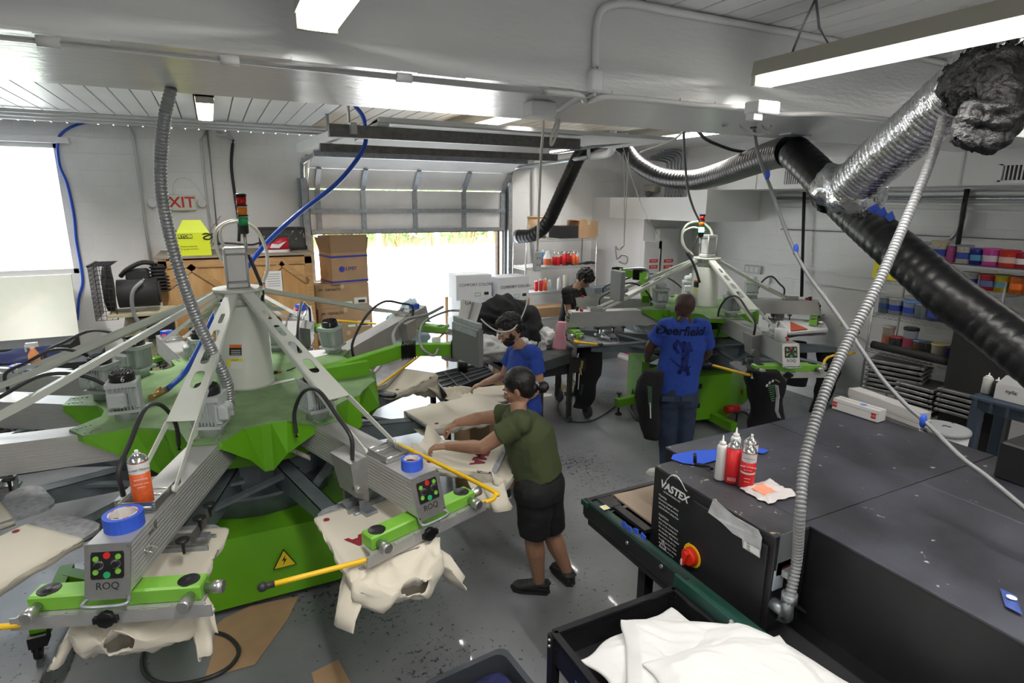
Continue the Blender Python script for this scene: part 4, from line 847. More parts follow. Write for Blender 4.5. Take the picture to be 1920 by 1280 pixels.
def headm(b, c, f, up, k=1.0):
    # c: centre of the skull; f: facing; up: crown direction
    f = V(f).normalized(); up = (V(up)-f*V(up).dot(f)).normalized(); s = f.cross(up); M = Matrix((f, s, up)).transposed(); P_ = lambda x, y, z: V(c)+M @ V((x*k, y*k, z*k))
    b.ball(P_(-.012, 0, .022), .098*k, 16, 12, (1, .80, 1.0), M); b.ball(P_(.018, 0, -.028), .082*k, 14, 10, (.95, .80, 1.12), M); b.ball(P_(.040, 0, -.078), .046*k, 12, 8, (.95, .95, .8), M)
    b.ball(P_(.055, 0, .028), .05*k, 12, 8, (.75, 1.25, .55), M)
    b.tube([P_(.088, 0, .018), P_(.100, 0, -.005), P_(.112, 0, -.030)], [.009*k, .011*k, .014*k], 10); b.ball(P_(.110, 0, -.030), .0145*k, 10, 8); 
    for e in (-1, 1):
        b.ball(P_(.100, e*.013, -.034), .009*k, 8, 6); b.ball(P_(.062, e*.040, -.022), .026*k, 10, 8, (.8, .8, .8), M)
        b.ball(P_(-.004, e*.081, -.012), .032*k, 10, 8, (.55, .28, 1.0), M); b.ball(P_(-.010, e*.087, -.004), .026*k, 10, 8, (.45, .22, .9), M)
    b.ball(P_(.091, 0, -.058), .018*k, 10, 8, (.6, 1.2, .35), M); b.ball(P_(.088, 0, -.069), .017*k, 10, 8, (.6, 1.1, .4), M)
    return P_, M
def facebits(P_, M, k, par, browm=None, closed=False):
    for e in (-1, 1):
        MB().ball(P_(.079, e*.031, .006), .0125*k, 10, 8, (.8, 1, .7), M).build('eye', sclera, par); MB().ball(P_(.0885, e*.031, .005), .0058*k, 8, 6).build('iris', hair_m, par)
        MB().tube([P_(.092, e*.012, .024), P_(.094, e*.030, .030), P_(.080, e*.050, .024)], [.003*k, .0048*k, .0025*k], 6).build('eyebrow', browm or hair_m, par)
    MB().tube([P_(.098, -.020, -.063), P_(.106, 0, -.062), P_(.098, .020, -.063)], [.003*k, .0052*k, .003*k], 6).build('lips', lip, par)
def shoe(par, ankle, toe, m, name='shoe', clog=False, L_=.27):
    a = V(ankle); t = V(toe); d = t-a; d.z = 0; d.normalize(); s = V((-d.y, d.x, 0)); g = V((a.x, a.y, .006)); rows = []
    for x, w, h in ((-.075, .022, .035), (-.065, .034, .07), (-.03, .042, .088), (.02, .044, .09), (.07, .048, .068), (.12, .052, .052), (.16, .047, .044), (.185, .030, .034), (.195, .012, .02)):
        rows.append([g+d*x+s*(w*math.copysign(abs(cos(q))**.7, cos(q)))+V((0, 0, h*.5+h*.5*math.copysign(abs(sin(q))**.7, sin(q)))) for q in [2*pi*i/14 for i in range(14)]])
    b = MB(); b.rings(rows, True, True)
    if clog:
        for i in range(4): b.tube([g+d*(.06+.025*i)+s*y+V((0, 0, z)) for y, z in ((-.045, .03), (-.03, .066-.007*i), (0, .074-.008*i), (.03, .066-.007*i), (.045, .03))], .004, 6)
        b.tube([g+d*x+s*y+V((0, 0, .07)) for x, y in ((.0, -.046), (-.06, -.04), (-.082, 0), (-.06, .04), (0, .046))], .008, 6)
    o = b.build(name, m, par); MB().rings([[g+d*x*1.04+s*w*1.08+V((0, 0, z)) for x, w in ((-.08, 0), (-.06, .036), (.02, .045), (.12, .055), (.17, .045), (.198, 0), (.17, -.045), (.12, -.055), (.02, -.045), (-.06, -.036))] for z in (-.006, .014)], True, False).build('sole', m if clog else mat('sole_white', (.6,.6,.58), .6), o)
def person(label, base, J, skin, hair, tops, bottoms, hands, hs=1.0, arm_r=1.0, leg_r=1.0, tr=(1, 1), face_dir=(1, 0, 0), head_up=(0, 0, 1), long_legs=False, sleeve=.55, k=1.0, short_to=.85, sh_fl=1.0):
    t = thing('person', label, 'person', base)
    sd = (J['shR']-J['shL']); sd.normalize(); a = tr[0]; c = tr[1]; b = MB()
    P_, M = headm(b, J['head'], face_dir, head_up, hs)
    nb = (J['shL']+J['shR'])/2
    limb(b, [(J['head']-M @ V((.02*hs, 0, .05*hs)), .052*hs), (J['head'].lerp(nb, .62), .056*hs), (nb+V((0, 0, .0)), .066*hs)])
    tor = [(J['pelvis']-V((0, 0, .06)), .125*a, .09*c), (J['pelvis'], .16*a, .11*c), (J['waist'], .14*a, .105*c), (J['chest'], .155*a, .112*c), (nb-V((0, 0, .03)), .155*a, .085*c), (nb+V((0, 0, .015)), .09*a, .06*c)]
    oval(b, tor, sd)
    for e in 'LR':
        S, E, W_ = J['sh'+e], J['el'+e], J['wr'+e]
        limb(b, [(S, .052*arm_r), (S.lerp(E, .3), .05*arm_r), (E, .038*arm_r), (E.lerp(W_, .25), .040*arm_r), (W_, .025*arm_r)])
        tip, pn, ts, cu = hands[e]; hand(b, W_, tip, pn, ts, cu, k)
        Hh, K, A = J['hip'+e], J['kn'+e], J['an'+e]
        limb(b, [(Hh, .088*leg_r), (Hh.lerp(K, .5), .072*leg_r), (K, .052*leg_r), (K.lerp(A, .3), .054*leg_r), (K.lerp(A, .65), .042*leg_r), (A, .033*leg_r), (V((A.x, A.y, .05)), .034*leg_r)])
    o = b.build('body', skin, t); remesh(o, .0055, 3); facebits(P_, M, hs, t)
    # shirt
    tm, hem = tops; b = MB(); w_ = [(J['waist']+(J['pelvis']-J['waist'])*hem, .172*a, .128*c), (J['pelvis'].lerp(J['waist'], .6), .168*a, .13*c), (J['waist'], .163*a, .128*c), (J['chest'], .172*a, .130*c), (nb-V((0, 0, .03)), .165*a, .098*c), (nb+V((0, 0, .012)), .13*a, .08*c), (nb+V((0, 0, .045)), .078*a, .07*c)]
    oval(b, w_, sd, 26)
    for e in 'LR':
        S, E = J['sh'+e], J['el'+e]; d = (E-S).normalized(); En = S.lerp(E, sleeve)
        b.ball(S, .069*arm_r, 14, 10); limb(b, [(S, .067*arm_r), (S.lerp(E, sleeve*.4), .067*arm_r)], 14); b.tube([S.lerp(E, .05), S.lerp(E, sleeve*.3), S.lerp(E, sleeve*.6), En], [.066*arm_r, .069*arm_r, .066*arm_r, .070*arm_r*sh_fl], 16)
        b.tube([nb+V((0, 0, .02)), nb.lerp(S, .6)+V((0, 0, .012)), S], [.07*arm_r, .068*arm_r, .064*arm_r], 14)
    s = b.build('shirt', tm, t); remesh(s, .009, 4)
    for v in s.data.vertices:
        q = v.co*7; v.co += v.normal*(noise.noise(V((q.x*1.4, q.y*1.4, q.z*.9)))*.013+noise.noise(q*3)*.004)
    # lower garment
    bm_, ln = bottoms; b = MB(); oval(b, [(J['waist']*.35+J['pelvis']*.65, .160*a, .120*c), (J['pelvis'], .178*a, .132*c), (J['pelvis']-V((0, 0, .07)), .168*a, .125*c), (J['pelvis']-V((0, 0, .13)), .13*a, .09*c)], sd, 24)
    for e in 'LR':
        Hh, K, A = J['hip'+e], J['kn'+e], J['an'+e]; b.ball(Hh+V((0, 0, .02)), .118*leg_r, 14, 10); b.tube([J['pelvis'].lerp(Hh, .5), Hh-V((0, 0, .03))], [.12*leg_r, .11*leg_r], 16)
        if ln > 1: pts = [(Hh, .10*leg_r), (Hh.lerp(K, .5), .092*leg_r), (K, .075*leg_r), (K.lerp(A, .5), .07*leg_r), (A+V((0, 0, -.02)), .066*leg_r)]
        else: pts = [(Hh, .104*leg_r), (Hh.lerp(K, .5), .096*leg_r), (Hh.lerp(K, ln), .084*leg_r)]
        pts = [(pts[0][0].lerp(pts[1][0], f), pts[0][1]*(1-f)+pts[1][1]*f) for f in (0, .33, .66)]+pts[1:]; limb(b, pts[:-1], 18); b.tube([p for p, r in pts[-3:]], [r for p, r in pts[-3:]], 18)
    s2 = b.build('jeans' if ln > 1 else 'shorts', bm_, t); remesh(s2, .009, 4)
    for v in s2.data.vertices: q = v.co*8; v.co += v.normal*(noise.noise(V((q.x, q.y, q.z*1.6)))*.008)
    return t, P_, M, s
def hairball(par, P_, M, k, parts, m=hair_m, fuzz=.0, fs=30, vox=.007, name='hair'):
    b = MB()
    for (x, y, z, r, sx, sy, sz) in parts: b.ball(P_(x, y, z), r*k, 18, 14, (sx, sy, sz), M)
    o = b.build(name, m, par); remesh(o, vox, 1)
    if fuzz:
        for v in o.data.vertices: v.co += v.normal*(noise.noise(v.co*fs)*fuzz)
    return o
# -------- woman pulling a shirt over the platen
g = HF.dot(Z(995, 1112, 0))
J = dict(head=G(973, 727, g+.10), shL=G(976, 793, g-.10), shR=G(968, 778, g+.20), elL=G(905, 838, g-.12), wrL=G(838, 836, g+.02), elR=G(905, 783, g+.28), wrR=G(857, 792, g+.26),
         chest=G(990, 812, g+.06), waist=G(1003, 862, g+.06), pelvis=G(1012, 905, g+.06), hipL=G(1003, 925, g-.03), hipR=G(1020, 915, g+.15), knL=G(1001, 1008, g-.02), knR=G(1034, 1000, g+.16), anL=G(1008, 1096, g), anR=G(1060, 1072, g+.12))
for e in 'LR': J['an'+e].z = .09
nL = Z(1010, 1108, 0); nR = Z(1062, 1088, 0); J['anL'] = V((nL.x, nL.y, .09)); J['anR'] = V((nR.x, nR.y, .09))
fd = (-HR*.93+HF*.25+V((0, 0, -.42)))
W, P_, M, sh = person('woman in olive green t-shirt and black shorts pulling a shirt onto the platen', (nL.x, nL.y, 0), J, skin1, 0, (tee_g, .55), (shorts_k, .90),
    {'L': (J['wrL']-HR*.1+V((0, 0, -.01)), V((0, 0, 1))+HR*.0, 1, 1.25), 'R': (J['wrR']-HR*.12+V((0, 0, -.07)), V((0, 0, 1)), -1, 1.25)}, 1.03, 1.18, 1.26, (1.12, 1.34), fd, V((0, 0, 1)), k=.98)
hairball(W, P_, M, 1.03, [(-.022, 0, .040, .105, 1, .86, .95), (-.045, 0, .0, .088, .8, .9, 1.0), (-.10, 0, -.035, .03, 1.5, 1, 1)], fuzz=.002, fs=60)
hairball(W, P_, M, 1.03, [(-.150, 0, -.045, .043, 1, 1, .9)], fuzz=.006, fs=60, name='hair_bun')
MB().box(P_(-.118, .0, -.03), (.02, .07, .05)).build('hair_clip', mat('clip_lilac', (.45,.42,.55), .4), W); pk = mat('pencil_pink', (.6,.15,.15), .5)
MB().cyl(P_(-.10, -.02, -.02), P_(-.02, -.03, .02)+V((.05, 0, .10)), .004, n=8).build('pencil', pk, W)
for e, tx in (('L', (955, 1100)), ('R', (1040, 1062))): shoe(W, J['an'+e], Z(*tx, 0), rub_shoe, 'clog', True)
text('', face(J['pelvis'], (1, 0, 0), (0, 0, 1)), .01, txt_w, W) if 0 else None
# -------- bearded man in blue behind her
fo = Z(938, 938, 0); g = HF.dot(fo)+.12
J = dict(head=G(956, 617, g-.02), shL=G(964, 660, g+.19), shR=G(1001, 664, g-.18), elL=G(945, 704, g+.22), wrL=G(907, 718, g+.12), elR=G(1012, 728, g-.20), wrR=G(955, 762, g-.30),
         chest=G(982, 695, g), waist=G(982, 742, g), pelvis=G(984, 778, g+.02), hipL=G(975, 800, g+.1), hipR=G(992, 802, g-.06), knL=G(968, 868, g+.1), knR=G(985, 870, g-.04), anL=G(940, 925, g), anR=G(985, 935, g-.1))
for e in 'LR': J['an'+e].z = .09
J['anL'] = V((fo.x+.05, fo.y+.05, .09)); J['anR'] = J['anL']+V((.34, -.05, 0))
fd = (-HR*.92-HF*.18+V((0, 0, -.45)))
B, P_, M, sh = person('bearded man in a blue t-shirt with white earphone-like cord, behind the woman', (fo.x, fo.y, 0), J, skin2, 0, (tee_b, .75), (shorts_k, .85),
    {'L': (J['wrL']-HR*.1+V((0, 0, -.04)), V((0, 0, 1)), 1, .8), 'R': (J['wrR']-HR*.1, V((0, 0, 1)), -1, .5)}, 1.06, 1.15, 1.05, (1.14, 1.14), fd, V((0, 0, 1)))
B['label'] = 'bearded man in a plain blue t-shirt and safety glasses reaching over the platen'
hairball(B, P_, M, 1.06, [(-.022, 0, .048, .104, 1.02, .86, .9), (-.05, 0, .01, .082, .8, .95, .9), (.03, 0, .085, .05, 1.2, 1.2, .7), (.0, .03, .10, .04, 1.2, 1, .8)], fuzz=.014, fs=45)
hairball(B, P_, M, 1.06, [(.05, 0, -.088, .052, 1, 1.15, .85), (.045, .035, -.062, .035, 1, .8, 1), (.045, -.035, -.062, .035, 1, .8, 1), (.015, .062, -.05, .03, .8, .6, 1.1), (.015, -.062, -.05, .03, .8, .6, 1.1)], fuzz=.006, fs=60, name='beard', vox=.005)
gl = mat('clear_frame', (.75,.76,.78), .2); b = MB()
b.tube([P_(-.01, -.088, .0), P_(.06, -.075, .008), P_(.098, -.055, .008), P_(.108, 0, .012), P_(.098, .055, .008), P_(.06, .075, .008), P_(-.01, .088, .0)], .0035, 6)
b.build('safety_glasses', gl, B)
for e in 'LR': shoe(B, J['an'+e], J['an'+e]-HR*.2+HF*.05, rub_shoe)
# -------- man in black far back
fo = Z(1068, 722, 0); g = HF.dot(fo)
J = dict(head=G(1095, 523, g), shL=G(1088, 544, g+.18), shR=G(1062, 547, g-.18), elL=G(1097, 575, g+.2), wrL=G(1110, 569, g+.12), elR=G(1066, 587, g-.18), wrR=G(1092, 579, g-.12),
         chest=G(1074, 567, g), waist=G(1068, 598, g), pelvis=G(1064, 622, g), hipL=G(1070, 635, g+.08), hipR=G(1056, 635, g-.07), knL=G(1076, 672, g+.05), knR=G(1042, 672, g-.05), anL=G(1072, 712, g), anR=G(1036, 712, g-.05))
J['anL'] = V((fo.x+.02, fo.y, .09)); J['anR'] = V((fo.x-.22, fo.y-.05, .09))
fd = HR*.8-HF*.1+V((0, 0, -.75))
K_, P_, M, sh = person('curly-haired man in a black t-shirt looking down beside the wire shelf at the back', (fo.x, fo.y, 0), J, skin4, 0, (tee_k, .8), (shorts_g, .88),
    {'L': (J['wrL']+HR*.1, V((0, 0, 1)), 1, .5), 'R': (J['wrR']+HR*.1, V((0, 0, 1)), -1, .5)}, 1.05, 1.1, 1.1, (1.14, 1.14), fd, V((0, 0, 1))+HR*.5)
hairball(K_, P_, M, 1.05, [(-.015, 0, .055, .115, 1.05, .95, .9), (.045, 0, .075, .07, 1, 1.2, .9), (-.05, 0, .02, .09, .9, 1, 1)], fuzz=.035, fs=28)
sock = mat('white_sock', (.7,.7,.7), .9)
for e in 'LR':
    shoe(K_, J['an'+e], J['an'+e]+HR*.12-HF*.15, shoe_t); a = J['an'+e]; MB().cyl((a.x, a.y, .07), (a.x, a.y, .19), .043, .045, n=14).build('sock', sock, K_)
# -------- man in jeans seen from behind
fo = Z(1262, 893, 0); g = HF.dot(fo)+.02
J = dict(head=G(1283, 575, g+.02), shL=G(1250, 612, g), shR=G(1315, 613, g-.03), elL=G(1219, 650, g+.08), wrL=G(1214, 668, g+.26), elR=G(1327, 660, g+.12), wrR=G(1308, 676, g+.30),
         chest=G(1281, 650, g), waist=G(1272, 698, g), pelvis=G(1268, 735, g), hipL=G(1253, 752, g), hipR=G(1284, 752, g), knL=G(1251, 820, g), knR=G(1283, 818, g), anL=G(1250, 880, g), anR=G(1280, 872, g))
J['anL'] = V((*Z(1250, 890, 0).xy, .09)); J['anR'] = V((*Z(1281, 880, 0).xy, .09))
R4, P_, M, sh = person('man in jeans and a blue t-shirt printed with lettering, seen from behind', (fo.x, fo.y, 0), J, skin3, 0, (tee_b, 1.0), (jeans_m, 2),
    {'L': (J['wrL']+HF*.08+V((0, 0, -.05)), V((-1, 0, .3)), 1, 1.2), 'R': (J['wrR']+HF*.1, V((1, 0, .3)), -1, 1.0)}, 1.10, 1.3, 1.15, (1.22, 1.15), HF*.97-HR*.2+V((0, 0, -.1)), V((0, 0, 1)), sh_fl=1.05, sleeve=.7)
hairball(R4, P_, M, 1.10, [(-.016, 0, .034, .1005, 1, .80, .93)], m=mat('shaved_head', (.055,.028,.022), .45), name='hair')
shoe(R4, J['anL'], J['anL']-HR*.2+HF*.03, shoe_w); shoe(R4, J['anR'], J['anR']+HF*.2, shoe_w)
navy = mat('navy_print', (.006,.010,.05), .85)
def conform(o, par_t, target, off=.003):   # press a flat print onto the shirt surface behind it
    from mathutils.bvhtree import BVHTree
    me = target.data; bt = BVHTree.FromPolygons([v.co for v in me.vertices], [p.vertices[:] for p in me.polygons])
    bm = bmesh.new(); bm.from_mesh(o.data); bmesh.ops.triangulate(bm, faces=bm.faces)
    for _ in range(2):
        es = [e for e in bm.edges if e.calc_length() > .02]
        if es: bmesh.ops.subdivide_edges(bm, edges=es, cuts=1)
    for v in bm.verts:
        h = bt.ray_cast(v.co-HF*.3, HF)
        if h[0]: v.co = h[0]-HF*off
    bm.to_mesh(o.data); bm.free()
bk = G(1281, 625, g-.2)
conform(text('Deerfield', face(bk, HR, V((0, 0, 1))), .115, navy, R4, .001, name='shirt_print', bold=.003, shear=.2), R4, sh)
b = MB(); fig = [((1284, 645), (1290, 662), .030), ((1290, 660), (1287, 690), .034), ((1278, 642), (1270, 655), .016), ((1270, 655), (1277, 667), .014), ((1296, 645), (1301, 662), .016), ((1286, 690), (1276, 705), .02), ((1290, 690), (1296, 708), .018), ((1262, 678), (1290, 700), .008), ((1290, 700), (1300, 690), .008)]
for a_, c_, r_ in fig: b.bar(G(*a_, g-.22), G(*c_, g-.22), r_*2, .001, HF)
conform(b.build('shirt_print', mat('navy_print_soft', (.010,.022,.16), .85), R4), R4, sh, .002)
pk_b = MB(); 
for px in (1253, 1290): c = G(px, 748, g-.17); pk_b.box(c, (.12, .004, .05), Matrix((HR, -HF, V((0, 0, 1)))).transposed())
pb_ = pk_b.build('jeans_pocket', mat('denim_fade', (.035,.05,.085), .85), R4)
# ================================================================ conveyor dryer
dk_m = mat('dryer_black', (.022,.022,.025), .42, var=.35, vscale=3, bump=.12, bscale=90, dist=.001); dk_top = mat('dryer_top', (.028,.028,.033), .45, var=.5, vscale=1.8, col2=(.075,.078,.10), spot=(.38,.38,.40), sscale=15, sth=.69, bump=.1, bscale=60)
grn_d = mat('dark_green_rail', (.012,.055,.042), .4); belt_m = mat('tan_belt', (.42,.33,.25), .8, var=.12, vscale=2)
DZ = 1.33; dx0, dx1 = 2.21, 3.78; dy0, dy1 = -1.3, 2.395
DR = thing('conveyor_dryer', 'large black tunnel conveyor dryer with a control box, in the right foreground', 'dryer', (3.2, 1.0, 0))
b = MB(); b.box(((dx0+dx1)/2, (dy0+dy1)/2, .92), (dx1-dx0, dy1-dy0, .80)); b.box(((dx0+dx1)/2, (dy0+dy1)/2, .35), (dx1-dx0-.1, dy1-dy0-.2, .4)); b.build('tunnel_body', dk_m, DR)
b = MB()
ys = [dy0, .32, 1.49, dy1]
for a_, c_ in zip(ys[:-1], ys[1:]):
    for xa, xb in ((dx0-.012, 3.06), (3.062, dx1+.01)): b.box(((xa+xb)/2, (a_+c_)/2, DZ-.006), (xb-xa-.004, c_-a_-.005, .014), b=.003)
b.build('top_cover', dk_top, DR)
b = MB(); p = Z(1895, 850, DZ); b.box((3.72, .93, DZ+.10), (.5, .85, .2), b=.01); b.build('blower_box', dk_m, DR)
# control box standing on the -X side
cx0, cx1, cy0, cy1, cz0, cz1 = 1.985, 2.20, 1.455, 2.228, .80, 1.325
b = MB(); b.box(((cx0+cx1)/2, (cy0+cy1)/2, (cz0+cz1)/2), (cx1-cx0, cy1-cy0, cz1-cz0), b=.006); cb = b.build('control_box', dk_m, DR)
b = MB(); b.box(((cx0+cx1)/2, (cy0+cy1)/2, cz1+.003), (cx1-cx0, cy1-cy0, .006), b=.002); b.build('box_top', mat('dryer_top_splash', (.026,.026,.03), .5, var=.5, vscale=4, col2=(.06,.06,.07), spot=(.40,.33,.20), sscale=26, sth=.665), cb)
b = MB(); b.box((cx0-.008, 1.70, 1.08), (.016, .44, .40), b=.003); b.build('access_door', dk_m, cb)
Fx = lambda px, py, off=.003: X(px, py, cx0-off)
RW, UW = V((0, -1, 0)), V((0, 0, 1))
def ftext(body, px, py, size, align='LEFT', off=.002, sh=0, bold=0): return text(body, face(Fx(px, py, off), RW, UW), size, txt_w, cb, .0006, name='panel_lettering', align=align, shear=sh, bold=bold)
ftext('VASTEX', 1238, 905, .058, sh=.25, bold=.002); ftext('INTERNATIONAL INC', 1244, 921, .013)
b = MB(); cv = [Fx(1246+42*t, 905-22*sin(pi*min(1, t*1.05))+16*t, .002) for t in [i/14 for i in range(15)]]; b.tube(cv, .0025, 5); b.build('logo_arc', txt_w, cb)
lines = ['Warning:', 'Disconnect power before', 'servicing. Read operating', 'manual before using dryer', '', 'CAUTION', 'Hot surfaces. Keep hands', 'clear of the moving belt.', 'Do not leave garments in', 'the chamber. Only trained', 'personnel may service.', 'Keep all guards in place', 'during operation of the', 'machine at all times.']
for i, l in enumerate(lines):
    if l: ftext(l, 1235, 926+i*7.4-(0 if i < 5 else 0), .0145 if i not in (0, 5) else .017)
b = MB(); c = Fx(1243, 1020, .002); o3 = [c+V((0, y, z)) for y, z in ((.028, -.024), (-.028, -.024), (0, .028))]; i3 = [c+V((0, y, z)) for y, z in ((.020, -.019), (-.020, -.019), (0, .019))]; b.prism(o3, (-.001, 0, 0), [i3]); b.prism([c+V((0, y, z)) for y, z in ((-.003, .012), (.006, -.002), (.0, -.001), (.004, -.015), (-.006, 0), (0, 0))], (-.001, 0, 0)); b.build('hazard_symbol', txt_w, cb)
c = Fx(1302, 1040, 0); b = MB(); b.lathe(c, ((.062, 0), (.062, .014), (.057, .018)), 26, axis=(-1, 0, 0)); b.mset(1); b.lathe(c+V((-.012, 0, 0)), ((.046, 0), (.043, .034), (.038, .038)), 22, axis=(-1, 0, 0)); b.box(c+V((-.058, .006, -.004)), (.022, .026, .082), Matrix.Rotation(.3, 3, 'X'), b=.004); b.mset(2); b.box(c+V((-.070, .014, -.026)), (.002, .010, .034)); b.build('main_switch', [mat('switch_yellow', (.85,.50,.01), .4), mat('switch_red', (.75,.03,.01), .35), txt_w], cb)
ftext('ON', 1305, 1020, .014); ftext('OFF', 1286, 1025, .012); ftext('MAIN DISCONNECT SWITCH', 1287, 1053, .014, bold=.0006); ftext('Turn to OFF before opening door', 1289, 1062, .009)
# torn plastic sleeve with a printed sheet
clr = mat('clear_sleeve', (.60,.61,.62), .12, var=.3, vscale=14, bump=.5, bscale=22); b = MB(); q = lambda px, py, o=.012: X(px, py, cx0-.017-o)
b.prism([q(1337, 937, .002), q(1340, 935), q(1352, 946), q(1378, 968), q(1422, 993), q(1429, 1008), q(1425, 1046, .002), q(1393, 1026, .002), q(1392, 1010), q(1375, 1000), q(1352, 978), q(1328, 960, .004)], (-.002, 0, 0)); pl_ = b.build('document_sleeve', clr, cb)
b = MB(); b.prism([q(1396, 1014, .015), q(1424, 1031, .015), q(1424, 1044, .015), q(1394, 1025, .015)], (-.001, 0, 0)); b.build('paper', lbl_w, pl_)
for i in range(5): text('|||||||||', face(q(1400, 1017+i*5, .018), RW, UW), .008, txt_k, pl_, .0004, align='LEFT')
for (a0, b0, a1, b1, m_, nm) in ((1464, 1003, 1484, 1066, mat('plate_grey', (.16,.17,.18), .4), 'rating_plate'), (1458, 1056, 1480, 1070, lbl_w, 'sticker'), (1452, 1071, 1466, 1100, mat('sticker_blue', (.45,.50,.58), .5), 'sticker')):
    A = Y(a0, b0, cy0-.003); C_ = Y(a1, b1, cy0-.003); b = MB(); b.box(((A.x+C_.x)/2, cy0-.003, (A.z+C_.z)/2), (abs(A.x-C_.x), .003, abs(A.z-C_.z))); pl = b.build(nm, m_, cb)
p = Y(1473, 1063, cy0-.006); text('VASTEX', face(p, (1, 0, 0), UW), .012, ink, cb, .0005)
# rails and belt at the outfeed end
b = MB(); b.box((1.845, 2.22, .905), (.02, .86, .12)); b.build('end_guard', dk_m, DR)
b = MB(); b.box((1.83, 1.0, .905), (.03, 1.7, .11)); b.box((1.86, .9, .955), (.06, 3.4, .012)); b.box((1.86, .9, .85), (.06, 3.4, .012)); b.box((1.835, 2.63, .945), (.04, .06, .03)); b.build('side_rail', grn_d, DR)
b = MB(); b.box((2.3, 2.655, .90), (.92, .03, .1)); b.box((2.33, .85, .84), (1.0, 3.5, .04)); b.build('frame', dk_m, DR)
b = MB(); b.box((2.53, 2.05, .955), (1.02, 1.12, .012)); b.tube([(2.02, 2.61, .93), (3.04, 2.61, .93)], .032, 14); b.build('belt', belt_m, DR)
b = MB(); b.box((1.94, 2.55, .955), (.10, .12, .03), b=.004); b.box((1.955, 2.35, .955), (.05, .28, .02)); b.build('roller_mount', dk_m, DR)
p = Z(1134, 951, .973); b = MB(); b.box(p, (.045, .045, .002)); b.mset(1); b.prism([p+V((x, y, .0012)) for x, y in ((-.016, -.012), (.016, -.012), (0, .018))], (0, 0, .001)); b.build('warning_sticker', [lbl_w, ylw], DR)
b = MB()
for px, py in ((1170, 983), (1180, 992), (1193, 996), (1206, 1006)): c = X(px, py, 1.812); b.box(c, (.004, .035, .03), Matrix.Rotation(random.uniform(-.5, .5), 3, 'X'))
b.build('tape_scrap', blue_tape, DR)['kind'] = 'stuff'
b = MB()
for px, py in ((1177, 1017), (1241, 1061), (1373, 1165)): c = X(px, py, 1.812); b.cyl(c, c+V((-.008, 0, 0)), .01, n=8)
b.build('bolt', steel, DR)['kind'] = 'stuff'
for x, y in ((1.95, 2.2), (1.95, -.6), (3.6, 2.2), (3.6, -.6)): MB().box((x, y, .42), (.06, .06, .84)).build('leg', dk_m, DR)
c = Y(1463, 1140, cy0-.04); MB().cyl(c+V((0, .04, 0)), c+V((0, -.02, 0)), .028, n=16).build('conduit_fitting', galv, cb)
b = MB(); b.cyl((2.15, cy0, .9), (2.15, cy0-.015, .9), .02, n=10); b.build('gland', black, cb)
hose('power_cable', [Y(1475, 1122, cy0-.02), Z(1540, 1170, .8), Z(1640, 1250, .4), Z(1700, 1300, .3)], .010, rubber, DR)
# blue tape and handle on the top
b = MB()
def tp(pts, z=DZ+.009): b.prism([Z(px, py, z) for px, py in pts], (0, 0, .0015))
tp([(1258, 860), (1262, 852), (1300, 845), (1345, 842), (1352, 860), (1310, 872), (1280, 868)]); tp([(1418, 838), (1442, 844), (1432, 850), (1410, 848)]); b.build('tape_strip', blue_tape, DR)
b = MB(); a = Z(1303, 866, DZ+.02); b.tube([a, a+V((0, 0, -.01)), Z(1330, 874, DZ+.02), Z(1335, 879, DZ+.02)], .009, 8); b.cyl(a, a+V((-.005, 0, .05)), .010, .008, n=10); b.build('crank_handle', black, DR)
# things standing on the dryer
def on(px, py): return Z(px, py, DZ+.008)
def bottle(c, r, h, label, name='squeeze_bottle', m=None, group=None, cat='bottle'):
    o = thing(name, label, cat, c, group); MB().lathe(c, ((r*.92, 0), (r, .004), (r, h*.74), (r*.8, h*.79), (r*.5, h*.8)), 20).build('bottle_body', m or lbl_w, o)
    MB().lathe(c, ((r*.62, h*.79), (r*.62, h*.85), (r*.3, h*.87), (r*.2, h*.9), (r*.1, h)), 14).build('nozzle_cap', white, o); return o
bottle(on(1349, 897), .0255, .235, 'white squeeze bottle leftmost on the dryer, smudged with ink')
bottle(on(1374, 880), .0255, .235, 'white squeeze bottle mostly hidden behind the middle red aerosol can')
spray(on(1371, 902), .034, .232, can_r, 'plain red aerosol can on the dryer between white bottle and front can', None, 'aerosol cans on the dryer', [('||||||||', .12, .02, txt_w)])
spray(on(1399, 912), .034, .232, can_r, 'red and white adhesive aerosol can nearest the camera on the dryer', lbl_w, 'aerosol cans on the dryer', [('Web Adhesive', .52, .0125, txt_w), ('Spray Adhesive', .44, .006, txt_w), ('SINCE PRINTING', .70, .007, ink), ('WARNING', .25, .006, txt_w), ('Flammable', .18, .006, txt_w)], (.34, .38, lbl_w))
spray(on(1402, 893), .034, .232, can_r, 'aerosol can at the back of the group on the dryer, only its dome showing', lbl_w, 'aerosol cans on the dryer')
# plastic bag with orange powder
b = MB(); c = on(1440, 922)
def bagf(a, t):
    x = (a-.5)*.20; y = (t-.5)*.17; e = min(a, 1-a, t, 1-t); n = noise.noise(V((a*5, t*5, 2))); return c+V((x*(1+.2*n), y*(1+.2*noise.noise(V((t*4, a*4, 7)))), .003+max(0, (.016*min(1, e*8))+n*.012*min(1, e*10))))
b.grid(bagf, 22, 22); bag = b.build('plastic_bag', mat('frosted_bag', (.62,.58,.57), .35, bump=.4, bscale=30)); tag(bag, 'frosted plastic bag holding orange powder lying on the dryer beside the aerosol cans', 'bag')
b = MB(); b.grid(lambda a, t: bagf(.12+a*.42, .30+t*.45)+V((0, 0, .002)), 12, 12); ob = b.build('orange_powder', mat('orange_powder', (.85,.30,.18), .8)); ob.parent = bag
